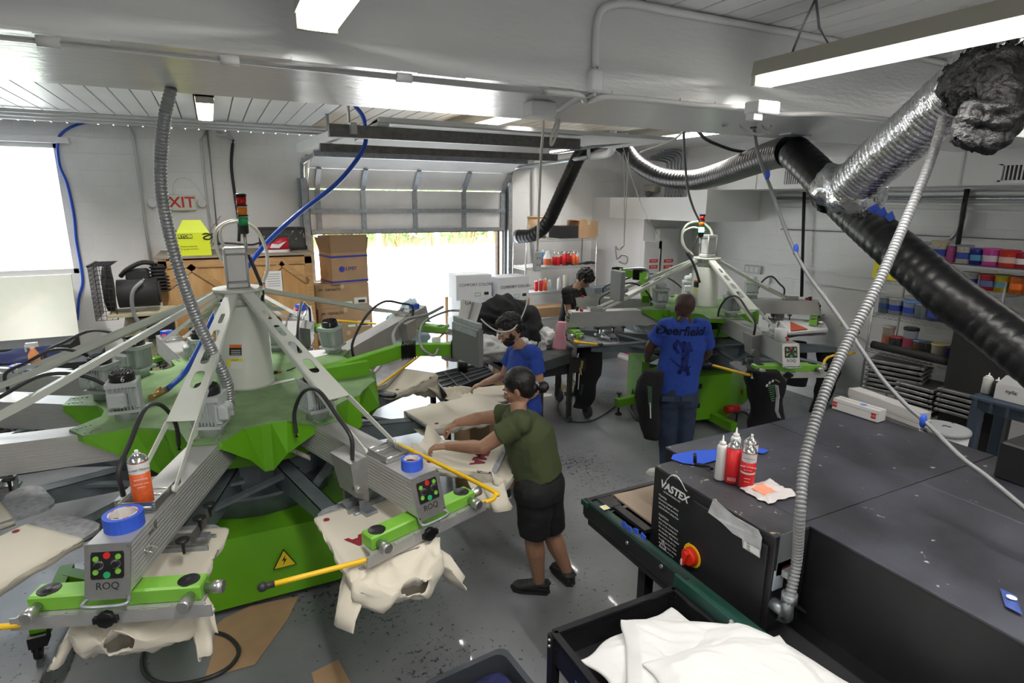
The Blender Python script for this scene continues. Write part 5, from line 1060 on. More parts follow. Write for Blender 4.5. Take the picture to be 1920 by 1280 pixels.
# long white boxes at the back of the dryer
def lbox(name, p, q, w, h, z, label, m, cat='box', group=None, extra=None):
    a = Z(*p, z); c = Z(*q, z); d = (c-a); L_ = d.length; M_ = frame(a, d); b = MB(M_); b.box((L_/2, w/2, h/2), (L_, w, h)); o = b.build(name, m, None, org=a); WM[o.name] = a; tag(o, label, cat, group)
    b = MB(M_); b.box((L_/2, w/2, h), (L_*.99, .004, .0016)); b.box((L_/2, 0, h*.7), (L_, .002, .003)); b.build('box_seam', mat('seam_grey', (.35,.34,.34), .8), o); return o, M_, L_
boxw = mat('glossy_card', (.72,.70,.68), .45)
o1, M1, L1 = lbox('long_carton', (1560, 765), (1645, 792), .085, .075, DZ+.008, 'short white carton with red marks in front of the two long ones', boxw, group='white cartons on the dryer')
o2, M2, L2 = lbox('long_carton', (1590, 752), (1722, 803), .10, .042, DZ+.008, 'long white carton, lower one of the pair at the dryer back', boxw, group='white cartons on the dryer')
A = M2 @ V((0, 0, .043)); b = MB(M2); b.box((L2/2-.01, .05, .043+.026), (L2, .10, .05)); o3 = b.build('long_carton', boxw); tag(o3, 'long white carton with papers on it, upper one at the dryer back', 'box', 'white cartons on the dryer')
b = MB(M2); b.box((L2*.33, .045, .0955), (L2*.3, .07, .002)); tag(b.build('paper_sheet', lbl_w), 'printed sheets lying on the upper long white carton', 'paper')
for M_, L_ in ((M1, L1),):
    for x in (.015, L_-.03):
        b = MB(M_); b.box((x, -.001, .035), (.03, .002, .035)); b.build('logo_mark', red, o1)
        text('LCD', face(M_ @ V((x, -.0025, .035)), M_.to_3x3() @ V((1, 0, 0)), UW), .014, txt_w, o1, .0005)
    b = MB(M_); b.lathe((L_*.6, .04, .0755), ((.022, 0), (.022, .001)), 14); b.build('blue_mark', mat('mark_blue', (.15,.25,.65), .6), o1)
c = on(1895, 1128); b = MB(); b.grid(lambda a, t: c+V(((a-.5)*.10, (t-.5)*.05, .004+.012*sin(pi*a)*sin(pi*t)))+V((0, (a-.5)*.06, 0)), 10, 10); tg = b.build('candy_wrapper', mat('wrapper_blue', (.06,.10,.35), .3)); tag(tg, 'small blue wrapper with a white ring lying near the dryer edge at the right', 'wrapper')
b = MB(); b.lathe(c+V((0, 0, .018)), ((.016, 0), (.016, .001), (.009, .001)), 16); b.build('ring_mark', txt_w, tg)
# ================================================================ cart with white shirts, bin with navy cloth
cart_m = mat('cart_black', (.014,.014,.016), .28)
cxa, cxb, cya, cyb, czr = 1.135, 1.80, .62, 1.83, .90
CT = thing('utility_cart', 'black metal cart with a deep tray heaped with white shirts, bottom right foreground', 'cart', (1.47, 1.2, 0))
b = MB(); T_ = .012; H_ = .14
b.box(((cxa+cxb)/2, (cya+cyb)/2, czr-H_), (cxb-cxa, cyb-cya, .012))
for (x, y, sx, sy) in ((cxa, (cya+cyb)/2, T_, cyb-cya), (cxb, (cya+cyb)/2, T_, cyb-cya), ((cxa+cxb)/2, cya, cxb-cxa, T_), ((cxa+cxb)/2, cyb, cxb-cxa, T_)): b.box((x, y, czr-H_/2), (sx, sy, H_)); b.box((x, y, czr), (max(sx, .03), max(sy, .03), .012))
b.build('tray', cart_m, CT)
for x in (cxa, cxb):
    for y in (cya, cyb):
        b = MB(); b.box((x, y, czr/2+.04), (.04, .04, czr-.1)); lg = b.build('leg', cart_m, CT); b = MB()
        for z in (-.03, -.06): 
            for (dx, dy) in ((.022, 0), (-.022, 0), (0, -.022)): b.ball((x+dx, y+dy, czr+z), .007, 8, 6)
        b.build('bolt', steel, lg); b = MB(); b.cyl((x-.012, y, .045), (x+.012, y, .045), .045, n=14); b.box((x, y, .08), (.035, .04, .03)); b.build('caster', black, CT)
b = MB(); b.box(((cxa+cxb)/2, (cya+cyb)/2, .3), (cxb-cxa, cyb-cya, .012)); b.build('shelf', cart_m, CT)
b = MB(); c = Y(1068, 1245, 1.3); b.box((cxa-.0075, 1.62, .80), (.002, .05, .03)); b.build('tape_scrap', blue_tape, CT)
def heap(name, x0, x1, y0, y1, zb, hfn, m, label, cat, n=70, seed=0, kind=None, skew=0):
    def f(a, t):
        x = x0+(x1-x0)*a; y = y0+(y1-y0)*t; e = min(1, min(a, 1-a)*6)*min(1, min(t, 1-t)*6); e = e**.5
        h = hfn(a, t); nn = noise.noise(V((x*5+seed, y*5, 0)))*.03
        ang = .6+seed; w = sin((x*cos(ang)+y*sin(ang))*38+4*noise.noise(V((x*4, y*4, seed))))*.007*noise.noise(V((x*3+9, y*3, 1)))*2
        fold = abs(noise.noise(V((x*7, y*4, 5+seed))))*.03
        return V((x+noise.noise(V((x*6, y*6, 3)))*.02, y+noise.noise(V((x*6, y*6, 8)))*.02, zb+e*(h+nn+w-fold+.03)))
    b = MB(); b.grid(f, n, n); o = b.build(name, m); return tag(o, label, cat, None, kind)
def shirtpile(seed, cx, cy, rot, w, d, z, m, label, group):
    b = MB(); cr_, sr_ = cos(rot), sin(rot)
    def f(a, t, top=True):
        u_ = (a-.5)*w; v_ = (t-.5)*d; e = min(1, min(a, 1-a)*9)*min(1, min(t, 1-t)*9)
        x = u_*(1+.10*noise.noise(V((v_*6, seed, 0)))); y = v_*(1+.10*noise.noise(V((u_*6, seed, 5)))); X_ = cx+x*cr_-y*sr_; Y_ = cy+x*sr_+y*cr_
        h = .02*e**.5+.018*noise.noise(V((X_*7, Y_*7, seed)))*e+.012*(1-abs(noise.noise(V(((x*.5+y)*14, (y*.4-x)*5, seed+9)))))*e+.008*sin((x*.7+y)*48+6*noise.noise(V((x*7, y*7, seed))))*e*max(0, noise.noise(V((x*4, y*4, seed+3)))+.35)
        return V((X_, Y_, z(X_, Y_)+h))
    b.grid(f, 90, 90); o = b.build('folded_shirt', m); so_ = o.modifiers.new('t', 'SOLIDIFY'); so_.thickness = .012; so_.offset = -1; return tag(o, label, 't-shirt', group)
zt = lambda k: (lambda X_, Y_: .84+k*.022+.07*math.exp(-((X_-1.6)**2+(Y_-1.25)**2)*5))
WL = ['lowest white shirt of the heap in the black cart, corner at the tray end', 'white shirt under the top ones in the black cart, left part showing', 'white shirt in the middle of the cart heap with a pointed corner', 'white shirt spread over the right side of the cart heap', 'topmost white shirt with a printed neck label, nearest the camera']
for k, (x, y, r, w, d) in enumerate(((1.50, 1.36, .1, .56, .76), (1.47, 1.25, .5, .58, .62), (1.50, 1.38, -.6, .52, .58), (1.66, 1.14, .25, .58, .66), (1.55, 1.08, -.2, .62, .66))): shirtpile(k, x, y, r, w, d, zt(k), cotton_w, WL[k], 'white shirts in the black cart')
p = Z(1500, 1270, .93); text('Gildan'[0:0]+'Softstyle', face(p+V((0, 0, .02)), (.9, -.4, 0), (.4, .9, 0)), .012, mat('label_brown', (.4,.35,.25), .8), bpy.data.objects['folded_shirt.004'], .001)
binm = mat('bin_grey', (.05,.055,.065), .4); BN = thing('storage_bin', 'dark grey plastic bin holding navy cloth, at the bottom edge', 'bin', (.95, 2.0, 0))
c0 = Z(945, 1210, .50); th = R_(-8); ux = V((cos(th), sin(th), 0)); uy = V((-sin(th), cos(th), 0)); Wb, Lb = .46, .66
o_ = c0+ux*(-.0)+uy*0; corners = []
d1 = (Z(800, 1275, .5)-c0); d2_ = (Z(1012, 1278, .5)-c0); d1.normalize(); d2_.normalize(); d2_ = (d2_-d1*d2_.dot(d1)).normalized()
def rr(o, wa, wb, z, n=4, rad=.05):
    P4 = []
    for (a, c, sa) in ((rad, rad, pi), (wa-rad, rad, 1.5*pi), (wa-rad, wb-rad, 0), (rad, wb-rad, .5*pi)):
        for k in range(n+1): t = sa+pi/2*k/n; q_ = o+d1*(a+rad*cos(t))+d2_*(c+rad*sin(t)); P4.append(V((q_.x, q_.y, z)))
    return P4
b = MB(); b.rings([rr(c0+d1*.05+d2_*.05, Wb-.1, Lb-.1, .02), rr(c0+d1*.02+d2_*.02, Wb-.04, Lb-.04, .47), rr(c0, Wb, Lb, .475), rr(c0, Wb, Lb, .50), rr(c0+d1*.03+d2_*.03, Wb-.06, Lb-.06, .50), rr(c0+d1*.055+d2_*.055, Wb-.11, Lb-.11, .04)], True, False); b.build('tub', binm, BN)
nav = mat('navy_cotton', (.016,.018,.085), .9, bump=.4, bscale=20); cc0 = c0+d1*Wb/2+d2_*Lb/2
def nf(a, t): q_ = c0+d1*(.045+(Wb-.09)*a)+d2_*(.05+(Lb-.10)*t); e = min(1, min(a, 1-a)*7)*min(1, min(t, 1-t)*7); return V((q_.x, q_.y, .40+e**.5*(.09+.035*noise.noise(V((q_.x*9, q_.y*9, 0)))+.008*sin(q_.x*70+q_.y*30))))
b = MB(); b.grid(nf, 50, 50); tag(b.build('navy_cloth', nav), 'crumpled navy cloth heaped in the grey bin at the bottom edge', 'cloth')
# cardboard on the floor, cable loop
b = MB(); b.prism([Z(px, py, .004) for px, py in ((384, 1272), (400, 1222), (378, 1196), (420, 1160), (470, 1136), (560, 1118), (540, 1160), (478, 1246))], (0, 0, .004)); tag(b.build('cardboard_sheet', card), 'flattened brown cardboard sheet on the floor against the green cabinet', 'cardboard')
b = MB(); b.prism([Z(px, py, .003) for px, py in ((584, 1262), (634, 1237), (668, 1300), (600, 1320))], (0, 0, .004)); tag(b.build('cardboard_sheet', card), 'small brown cardboard piece on the floor at the bottom edge', 'cardboard')
pts = [Z(px, py, .022) for px, py in ((352, 1190), (385, 1183), (425, 1192), (448, 1218), (430, 1250), (385, 1272), (320, 1283), (278, 1270), (266, 1240), (278, 1205), (300, 1180))]
tag(hose('power_cable', pts, .0125, rubber), 'thick black cable looped on the floor in front of the near press', 'cable')
tag(hose('air_line', [Z(1048, 745, .012)]+[Z(px, py, .012) for px, py in ((1045, 765), (1053, 783), (1080, 791), (1110, 788), (1135, 775), (1155, 760))], .009, rubber), 'thin black cable curving over the floor to the far press', 'cable')
tag(hose('air_line', [Z(1190, 690, .5), Z(1192, 700, .35), Z(1186, 740, .15), Z(1183, 765, .03), Z(1195, 785, .02), Z(1212, 792, .02)], .02, rubber), 'thick black air hose dropping behind the left foot of the far press', 'hose')
tag(hose('air_line', [Z(1385, 770, .2), Z(1400, 775, .1), Z(1412, 795, .03), Z(1425, 812, .02)], .018, rubber), 'black power cord lying right of the far press cabinet', 'cable')
MB().box(Z(1068, 738, .03), (.12, .1, .05)).build('foot_pedal', black); tag(bpy.data.objects['foot_pedal'], 'small black foot pedal on the floor near the hanging hoodie', 'pedal')
b = MB(); b.prism([Z(px, py, .002) for px, py in ((1008, 737), (1034, 738), (1036, 742), (1014, 745))], (0, 0, .002)); tag(b.build('paper_scrap', mat('scrap_cream', (.5,.47,.38), .8)), 'torn paper scrap on the floor near the cart wheels', 'paper')
# ================================================================ things along the back wall
def boxthing(name, x0, x1, y0, y1, z0, z1, m, label, cat, group=None, rot=0, bv=.0):
    c = V(((x0+x1)/2, (y0+y1)/2, z0)); o = bpy.data.objects.new('t', None); b = MB(Matrix.Translation(c) @ Matrix.Rotation(rot, 4, 'Z')); b.box((0, 0, (z1-z0)/2), (x1-x0, y1-y0, z1-z0), b=bv)
    o = b.build(name, m, None, org=c); WM[o.name] = c; tag(o, label, cat, group); return o, b.M
# plywood crate
CY = 8.0; cxl, cxr = -.62, 1.10; czt = 2.0
CR = thing('wooden_crate', 'tall plywood crate with pine battens behind the near press', 'crate', (.24, 8.5, 0))
MB().box((.24, 8.5, 1.0), (cxr-cxl-.04, 1.0, 1.95)).build('plywood_panel', wood, CR)
b = MB(); b.box((.24, 8.5, czt+.02), (cxr-cxl+.06, 1.06, .025)); b.build('lid', mat('grey_ply', (.36,.30,.24), .7, var=.3, vscale=4), CR)
for (a, c) in (((cxl, czt-.06), (cxr, czt-.06)), ((cxl, .1), (cxr, .1)), ((cxl+.04, .1), (cxl+.04, czt)), ((cxr-.04, .1), (cxr-.04, czt))): MB().bar((a[0], CY-.005, a[1]), (c[0], CY-.005, c[1]), .03, .09).build('batten', wood2, CR)
for s_, x in ((1, cxl+.04), (-1, .02), (1, .42), (-1, cxr-.05)): MB().bar((x, CY-.01, czt-.35 if s_*1 else 0), (x+s_*.33, CY-.01, czt-.08), .02, .07).build('batten', wood2, CR)
p = Y(513, 527, CY-.03); MB().box(p, (.20, .004, .26)).build('document_pouch', lbl_w, CR)
b = MB()
for i in range(6): b.box(p+V((0, -.003, .09-i*.03)), (.15, .002, .004))
b.build('document_print', txt_k, CR)
# yellow tool carton, speaker cabinet, sneaker on the crate
zt_ = czt+.033; ylg = mat('carton_lime', (.72,.82,.03), .5)
a0 = Y(334, 468, 8.05); a1 = Y(396, 467, 8.05); w_ = a1.x-a0.x; hz = .27
YB = thing('tool_carton', 'bright yellow green tool carton with open flaps standing on the wooden crate', 'box', (a0.x+w_/2, 8.2, zt_))
b = MB(); x0, x1 = a0.x, a1.x; b.hull8([(x0, 8.05, zt_), (x1, 8.05, zt_), (x1, 8.4, zt_), (x0, 8.4, zt_), (x0, 8.05, zt_+hz), (x1, 8.05, zt_+hz), (x1, 8.4, zt_+hz), (x0, 8.4, zt_+hz)]); b.build('carton_body', ylg, YB)
b = MB(); b.prism([(x0, 8.05, zt_+hz), (x1, 8.05, zt_+hz), (x1-.08, 8.10, zt_+hz+.15), (x0+.08, 8.10, zt_+hz+.15)], (0, .005, 0)); b.build('front_flap', ylg, YB)
for s_, xx in ((-1, x0), (1, x1)): b = MB(); b.prism([(xx, 8.05, zt_+hz), (xx, 8.38, zt_+hz), (xx+s_*.14, 8.36, zt_+hz+.19), (xx+s_*.14, 8.10, zt_+hz+.19)], (.005*s_, 0, .002)); b.build('side_flap', card_in, YB)
b = MB(); b.box((x0+.09, 8.047, zt_+.23), (.15, .004, .05)); b.build('logo_plate', txt_k, YB); text('RYOBI', face((x0+.09, 8.043, zt_+.23), (1, 0, 0), (0, 0, 1)), .05, ylg, YB, .001, bold=.002)
for i, w in enumerate(('Pressure washer kit', 'for garden and home')): text(w, face((x0+.03, 8.046, zt_+.11-.03*i), (1, 0, 0), (0, 0, 1)), .022, txt_k, YB, .001, align='LEFT')
b = MB(); b.tube(cr([(x0+.27, 8.045, zt_+.25), (x0+.33, 8.045, zt_+.26), (x0+.38, 8.045, zt_+.22), (x0+.33, 8.045, zt_+.19), (x0+.28, 8.045, zt_+.21), (x0+.36, 8.045, zt_+.25), (x0+.42, 8.045, zt_+.26)], 4), .008, 5); b.bar((x0+.34, 8.045, zt_+.14), (x0+.42, 8.045, zt_+.24), .004, .006, (0, 1, 0)); b.build('tool_picture', txt_k, YB)
a0 = Y(487, 428, 8.45); a1 = Y(571, 420, 8.45)
sp, Ms = boxthing('speaker_cabinet', a0.x, a1.x, 8.45, 8.85, zt_, a0.z-.0, mat('carpet_black', (.03,.03,.032), .8, spot=(.25,.26,.25), sscale=14, sth=.66), 'dusty black speaker cabinet lying on the wooden crate behind the sneaker', 'speaker')
b = MB(Ms); b.box((0, -.203, (a0.z-zt_)/2), (a1.x-a0.x-.06, .006, a0.z-zt_-.06)); b.build('speaker_grille', mat('dusty_grille', (.05,.055,.05), .7, spot=(.35,.36,.33), sscale=30, sth=.64), sp)
for x in (-1, 1): b = MB(Ms); b.box((x*(a1.x-a0.x)/2, -.19, .03), (.03, .03, .05)); b.build('corner_guard', blackm, sp)
SN = thing('sneaker', 'red and white high top sneaker on the wooden crate, pointing left', 'shoe', (*Y(510, 462, 8.2).xy, zt_)); q = V((Y(515, 462, 8.2).x, 8.2, zt_)); k_ = 1.2
rows = []
for x, w, h in ((-.15, .01, .03), (-.145, .03, .05), (-.12, .04, .062), (-.07, .045, .075), (-.02, .045, .10), (.03, .042, .14), (.07, .042, .155), (.11, .042, .16), (.135, .035, .15), (.145, .015, .10)): rows.append([q+V((x*k_, w*k_*math.copysign(abs(cos(t))**.8, cos(t)), .025*k_+(h-.025)*k_*(.5+.5*math.copysign(abs(sin(t))**.8, sin(t))))) for t in [2*pi*i/14 for i in range(14)]])
b = MB(); b.rings(rows, True, True); b.build('upper', mat('sneaker_red', (.50,.01,.03), .45), SN); b = MB(); b.rings([[q+V((x*k_, y*k_, z*k_)) for x, y in ((-.155, 0), (-.13, -.045), (.0, -.05), (.12, -.046), (.15, 0), (.12, .046), (0, .05), (-.13, .045))] for z in (0, .028)], True, False); b.build('sole', lbl_w, SN)
b = MB(); b.prism([q+V((x*k_, -.052*k_, z*k_)) for x, z in ((-.05, .05), (.04, .045), (.12, .12), (.03, .085), (-.03, .095))], (0, -.003, 0)); b.build('side_patch', lbl_w, SN)
_c = hose('cord', [Y(400, 457, 8.2), Y(430, 456, 8.1), Y(470, 459, 8.1), Y(490, 455, 8.2), Y(520, 458, 8.3)], .012, rubber); tag(_c, 'black cable lying along the top of the wooden crate', 'cord') 
# compressor
CP = thing('air_compressor', 'dusty black air compressor on a cream tank, left of the crate', 'compressor', (-.85, 7.7, 0))
tankm = mat('tank_cream', (.52,.46,.30), .5, var=.3, vscale=6)
MB().lathe((-.75, 7.75, .12), ((.05, 0), (.26, .06), (.27, .15), (.27, 1.15), (.24, 1.27), (.05, 1.30)), 24).build('tank', tankm, CP); MB().box((-.80, 7.65, 1.46), (.62, .45, .03)).build('mounting_plate', tankm, CP)
b = MB(); b.cyl((-.80, 7.66, 1.42), (-.80, 7.66, 1.3), .09, n=14); b.cyl((-1.0, 7.6, 1.68), (-.62, 7.6, 1.68), .155, n=20); b.cyl((-.62, 7.6, 1.68), (-.60, 7.6, 1.68), .12, n=20); b.build('electric_motor', blackm, CP)
b = MB()
for i in range(8): b.lathe((-.62, 7.85, 1.66+i*.038), ((.11 if i < 5 else .085, 0), (.11 if i < 5 else .085, .012), (.07, .014), (.07, .034)), 14)
b.tube(cr([(-.62, 7.8, 1.97), (-.75, 7.75, 2.0), (-.9, 7.75, 1.93), (-.98, 7.8, 1.85)], 4), .025, 8); b.box((-.82, 7.85, 1.86), (.22, .2, .12), b=.02); b.build('pump_head', blackm, CP)
b = MB(); b.cyl((-1.13, 7.78, 1.72), (-1.08, 7.78, 1.72), .25, n=24, cap=True); b.build('flywheel', blackm, CP)
wire = mat('guard_wire', (.05,.05,.05), .5, .5); b = MB(); gx_, gy0, gy1, gz0, gz1 = -1.22, 7.48, 8.02, 1.42, 2.0
for i in range(13):
    z = gz0+(gz1-gz0)*i/12; b.bar((gx_, gy0, z), (gx_, gy1, z), .005, .005); b.bar((gx_, gy0, z), (gx_+.2, gy0, z), .005, .005)
for i in range(12): y = gy0+(gy1-gy0)*i/11; b.bar((gx_, y, gz0), (gx_, y, gz1), .005, .005); b.bar((gx_, y, gz1), (gx_+.2, y, gz1), .005, .005)
for i in range(5): b.bar((gx_+.05*i, gy0, gz0), (gx_+.05*i, gy0, gz1), .005, .005); b.bar((gx_+.05*i, gy0, gz1), (gx_+.05*i, gy1, gz1), .005, .005)
b.bar((gx_, gy0, gz1), (gx_, gy1, gz1), .02, .02); b.bar((gx_+.2, gy0, gz1), (gx_+.2, gy0, gz0), .02, .01); b.build('fan_guard', wire, CP)
hose('flex_pipe', [(-.72, 7.42, 1.85), (-.84, 7.38, 1.72), (-.86, 7.4, 1.5), (-.80, 7.42, 1.3), (-.74, 7.45, 1.15)], .02, grey_pl, CP); MB().box((-.62, 7.4, 1.3), (.26, .15, .2), b=.01).build('pressure_switch', black, CP)
# stained washout panel with black trough, spray bottle
wp = MB(); A = [Y(-60, 522, 8.9), Y(133, 514, 8.9), Y(150, 640, 8.4), Y(-60, 650, 8.4)]; wp.prism(A, (0, .03, 0)); wpn = wp.build('washout_panel', mat('stained_panel', (.70,.70,.60), .35, var=.35, vscale=3.5, col2=(.62,.66,.56), spot=(.70,.72,.10), sscale=4, sth=.72)); tag(wpn, 'large ink stained white washout panel leaning below the left window', 'panel')
b = MB(); p0 = Y(-60, 640, 8.3); p1 = Y(146, 628, 8.3); b.box(((p0.x+p1.x)/2, 8.1, p1.z-.09), (p1.x-p0.x, .5, .16)); b.box(((p0.x+p1.x)/2, 8.1, .55), (p1.x-p0.x-.1, .45, 1.05)); tag(b.build('wash_trough', blackm), 'long black trough under the stained washout panel', 'trough')
c = Z(68, 690, 1.15); SB = thing('trigger_bottle', 'spray bottle with a white trigger head and orange liquid, left edge behind arm 4', 'bottle', c); MB().lathe(c, ((.045, 0), (.045, .13), (.02, .18), (.02, .2)), 14).build('bottle_body', mat('orange_liquid', (.75,.30,.12), .3), SB); b = MB(); b.box(c+V((0, 0, .225)), (.09, .03, .04)); b.box(c+V((-.05, 0, .195)), (.012, .02, .06)); b.build('trigger_head', lbl_w, SB)
nv = MB(); nv.ball(Y(60, 672, 7.3), .3, 20, 12, (1.2, .6, .28)); o = nv.build('dark_cloth', navy); tag(o, 'dark navy cloth bundle at the left edge behind arm 4', 'cloth'); 
for v in o.data.vertices: v.co += v.normal*noise.noise(v.co*7)*.09
tag(MB().box((-2.0, 7.3, .55), (1.6, .6, 1.1)).build('side_table', blackm), 'black table carrying the navy cloth at the left edge', 'table')
# cartons in front of the garage door
def carton(x0, x1, y0, y1, z0, z1, label, m=card, rot=0, group='brown cartons stacked by the garage door', lines=(), tapec=None, tag2=True, cat='box'):
    o, M_ = boxthing('carton', x0, x1, y0, y1, z0, z1, m, label, cat, group, rot); w, d_, h = x1-x0, y1-y0, z1-z0
    b = MB(M_); b.box((0, 0, h+.001), (w, .05, .003)); b.box((0, -d_/2-.001, h-.03), (.05, .003, .06)); b.build('packing_tape', tapec or mat('clear_tape', (.55,.42,.28), .25), o)
    if tag2:
        b = MB(M_); b.box((w*.33, -d_/2-.002, h*.26), (w*.24, .003, h*.25)); b.build('shipping_label', lbl_w, o)
        b = MB(M_); b.box((w*.35, -d_/2-.004, h*.23), (w*.13, .002, h*.12)); b.build('barcode', txt_k, o)
        b = MB(M_); b.box((w*.10, -d_/2-.002, h*.2), (w*.16, .003, h*.14)); b.build('green_label', green_b, o); b = MB(M_); b.box((w*.10, -d_/2-.004, h*.2), (w*.14, .002, h*.10)); b.build('green_label_face', lbl_w, o)
    for s_, x, z, sz, mm, al in lines: text(s_, face(M_ @ V((x*w, -d_/2-.003, z*h)), M_.to_3x3() @ V((1, 0, 0)), (0, 0, 1)), sz, mm, o, .001, align=al)
    return o, M_
q0 = Y(590, 535, 8.2); q1 = Y(691, 533, 8.2); zT = q0.z; hh = (zT - Y(594, 580, 8.2).z)
L3 = [('m -tanachi', -.44, .8, .07, txt_k, 'LEFT')]
for k, lb in enumerate(('uppermost closed brown carton left of the doorway, under the open one', 'second brown carton of the stack at the left of the doorway', 'third brown carton down in the stack left of the doorway', 'bottom brown carton of the stack left of the doorway')):
    z1 = zT-hh*k-.002*k; z0 = z1-hh+.001 if k < 3 else .01; carton(q0.x+.02*k, q1.x+.03*k, 8.2, 8.75, max(z0, .0), z1, lb, lines=L3 if k < 2 else ())
# open carton with blue bands on top
u0 = Y(619, 534, 8.15); u1 = Y(682, 534, 8.15); OC = thing('open_carton', 'open brown carton with blue bands on top of the stacked cartons in the doorway', 'box', ((u0.x+u1.x)/2, 8.4, zT+.003))
cxm = (u0.x+u1.x)/2; MO = Matrix.Translation((cxm+.02, 8.42, zT+.003)) @ Matrix.Rotation(R_(12), 4, 'Z'); W_, D_, Hb = .52, .42, .42
b = MB(MO); t = .006
for (x, y, sx, sy) in ((-W_/2, 0, t, D_), (W_/2, 0, t, D_), (0, -D_/2, W_, t), (0, D_/2, W_, t)): b.box((x, y, Hb/2), (sx, sy, Hb))
b.box((0, 0, .005), (W_, D_, .008)); b.build('carton_body', card, OC)
for pts in ([(-W_/2, -D_/2, Hb), (W_/2, -D_/2, Hb), (W_/2, -D_/2-.02, Hb+.24), (-W_/2, -D_/2-.02, Hb+.24)], [(-W_/2, D_/2, Hb), (W_/2, D_/2, Hb), (W_/2, D_/2+.02, Hb+.22), (-W_/2, D_/2+.02, Hb+.22)], [(-W_/2, -D_/2, Hb), (-W_/2, D_/2, Hb), (-W_/2-.05, D_/2, Hb+.2), (-W_/2-.05, -D_/2, Hb+.2)], [(W_/2, -D_/2, Hb), (W_/2, D_/2, Hb), (W_/2+.03, D_/2, Hb+.2), (W_/2+.03, -D_/2, Hb+.2)]):
    b = MB(MO); b.prism(pts, (.0, .004, .001)); b.build('flap', card_in, OC)
bb = mat('band_blue', (.03,.04,.35), .6)
for z in (.03, Hb-.05): b = MB(MO); b.box((0, -D_/2-.004, z), (W_+.01, .003, .025)); b.box((-W_/2-.004, 0, z), (.003, D_+.01, .025)); b.build('blue_band', bb, OC)
text('LIMIT', face(MO @ V((.02, -D_/2-.005, .2)), MO.to_3x3() @ V((1, 0, 0)), (0, 0, 1)), .07, bb, OC, .001); b = MB(MO); b.lathe((-.12, -D_/2-.006, .2), ((.04, 0), (.04, .002)), 16, axis=(0, -1, 0)); b.build('logo_disc', bb, OC)
# white cartons right of the doorway
def wcart(px0, px1, py0, py1, y, z0=None, label='', rot=0, name_on=True, dep=.35):
    a = Y(px0, py0, y); c = Y(px1, py1, y); ln = [('COMFORT COLORS', -.42, .60, .056, txt_k, 'LEFT')] if name_on else []
    o, M_ = carton(a.x, c.x, y, y+dep, c.z if z0 is None else z0, a.z, label, cardw, rot, 'white cartons right of the doorway', ln, mat('white_tape', (.75,.76,.8), .3))
for s in range(0):
    pass
wcart(857, 922, 517, 559, 7.5, None, 'white lettered carton on the left stack right of the doorway, topmost there', R_(-3))
wcart(863, 926, 560, 600, 7.5, None, 'white carton directly under the left lettered carton', 0, False); wcart(856, 924, 601, 640, 7.5, None, 'third white carton down in the left white stack', 0, False); wcart(856, 924, 641, 700, 7.5, 0, 'lowest white carton of the left white stack', 0, False)
wcart(931, 991, 521, 562, 7.45, None, 'white lettered carton on the right, beside the wire shelf', R_(4)); carton(Y(931, 563, 7.5).x, Y(993, 563, 7.5).x, 7.5, 7.85, 0, Y(931, 563, 7.5).z, 'brown carton with blue bands beneath the right white lettered carton', lines=(), tag2=False)
# heap of black clothes and grey clothes on a table cart
BC = thing('rolling_table', 'black rolling table with big wheels carrying the piles of clothes behind the bearded man', 'table', (3.7, 6.2, 0))
b = MB(); b.box((3.5, 6.25, .78), (1.3, .8, .05)); b.box((3.5, 5.87, .70), (1.3, .03, .14)); b.build('table_top', blackm, BC)
for x, y in ((2.95, 5.9), (4.05, 5.9), (2.95, 6.6), (4.05, 6.6)): MB().box((x, y, .42), (.06, .06, .7)).build('leg', blackm, BC); MB().cyl((x-.02, y-.03, .09), (x+.02, y-.03, .09), .09, n=16).build('wheel', rubber, BC)
def mound(c, r, sc, m, name, label, cat, sd=0, amp=.07, fs=4, fine=.02):
    b = MB(); b.ball(c, r, 72, 44, sc); o = b.build(name, m, None, org=c); bm = bmesh.new(); bm.from_mesh(o.data); bmesh.ops.remove_doubles(bm, verts=bm.verts, dist=1e-4); bm.to_mesh(o.data); bm.free()
    for v in o.data.vertices:
        p = v.co; n = V((p.x, p.y, p.z)).normalized(); a = noise.noise(p*fs+V((sd, 0, 0))); f = 1-abs(noise.noise(V((p.x*fs*2.2+sd, p.y*fs*1.2, p.z*fs*2.8)))); v.co += n*(a*amp+(f-.8)*fine*4)
    return tag(o, label, cat, kind='stuff')
cb_ = Y(948, 606, 6.25); mound(V((cb_.x, 6.3, cb_.z-.08)), .42, (1.15, .8, .95), shade_bk, 'black_clothes', 'big heap of black garments piled behind the bearded man', 'clothes', 1, .09, 3.2, .03)
g_c = mat('grey_white_cloth', (.55,.55,.54), .9); cc = Y(925, 655, 5.95); mound(V((cc.x, 6.1, cc.z)), .36, (1.75, .8, .42), g_c, 'grey_clothes', 'heap of crumpled light grey garments in front of the black pile', 'clothes', 5, .07, 5, .035)
cc = Y(1005, 645, 6.3); mound(V((cc.x, 6.35, cc.z-.02)), .33, (1.0, .8, .75), g_c, 'grey_clothes', 'light grey garments piled to the right of the bearded man', 'clothes', 9, .07, 5, .035)
cc = Y(765, 595, 7.6); lb_m = mat('light_blue_plastic', (.45,.62,.70), .35); mound(V((cc.x, 7.6, cc.z-.15)), .3, (.85, .6, 1.2), lb_m, 'plastic_wrap', 'crumpled light blue plastic wrap standing in the bright doorway', 'plastic wrap', 3, .12, 5, .03)
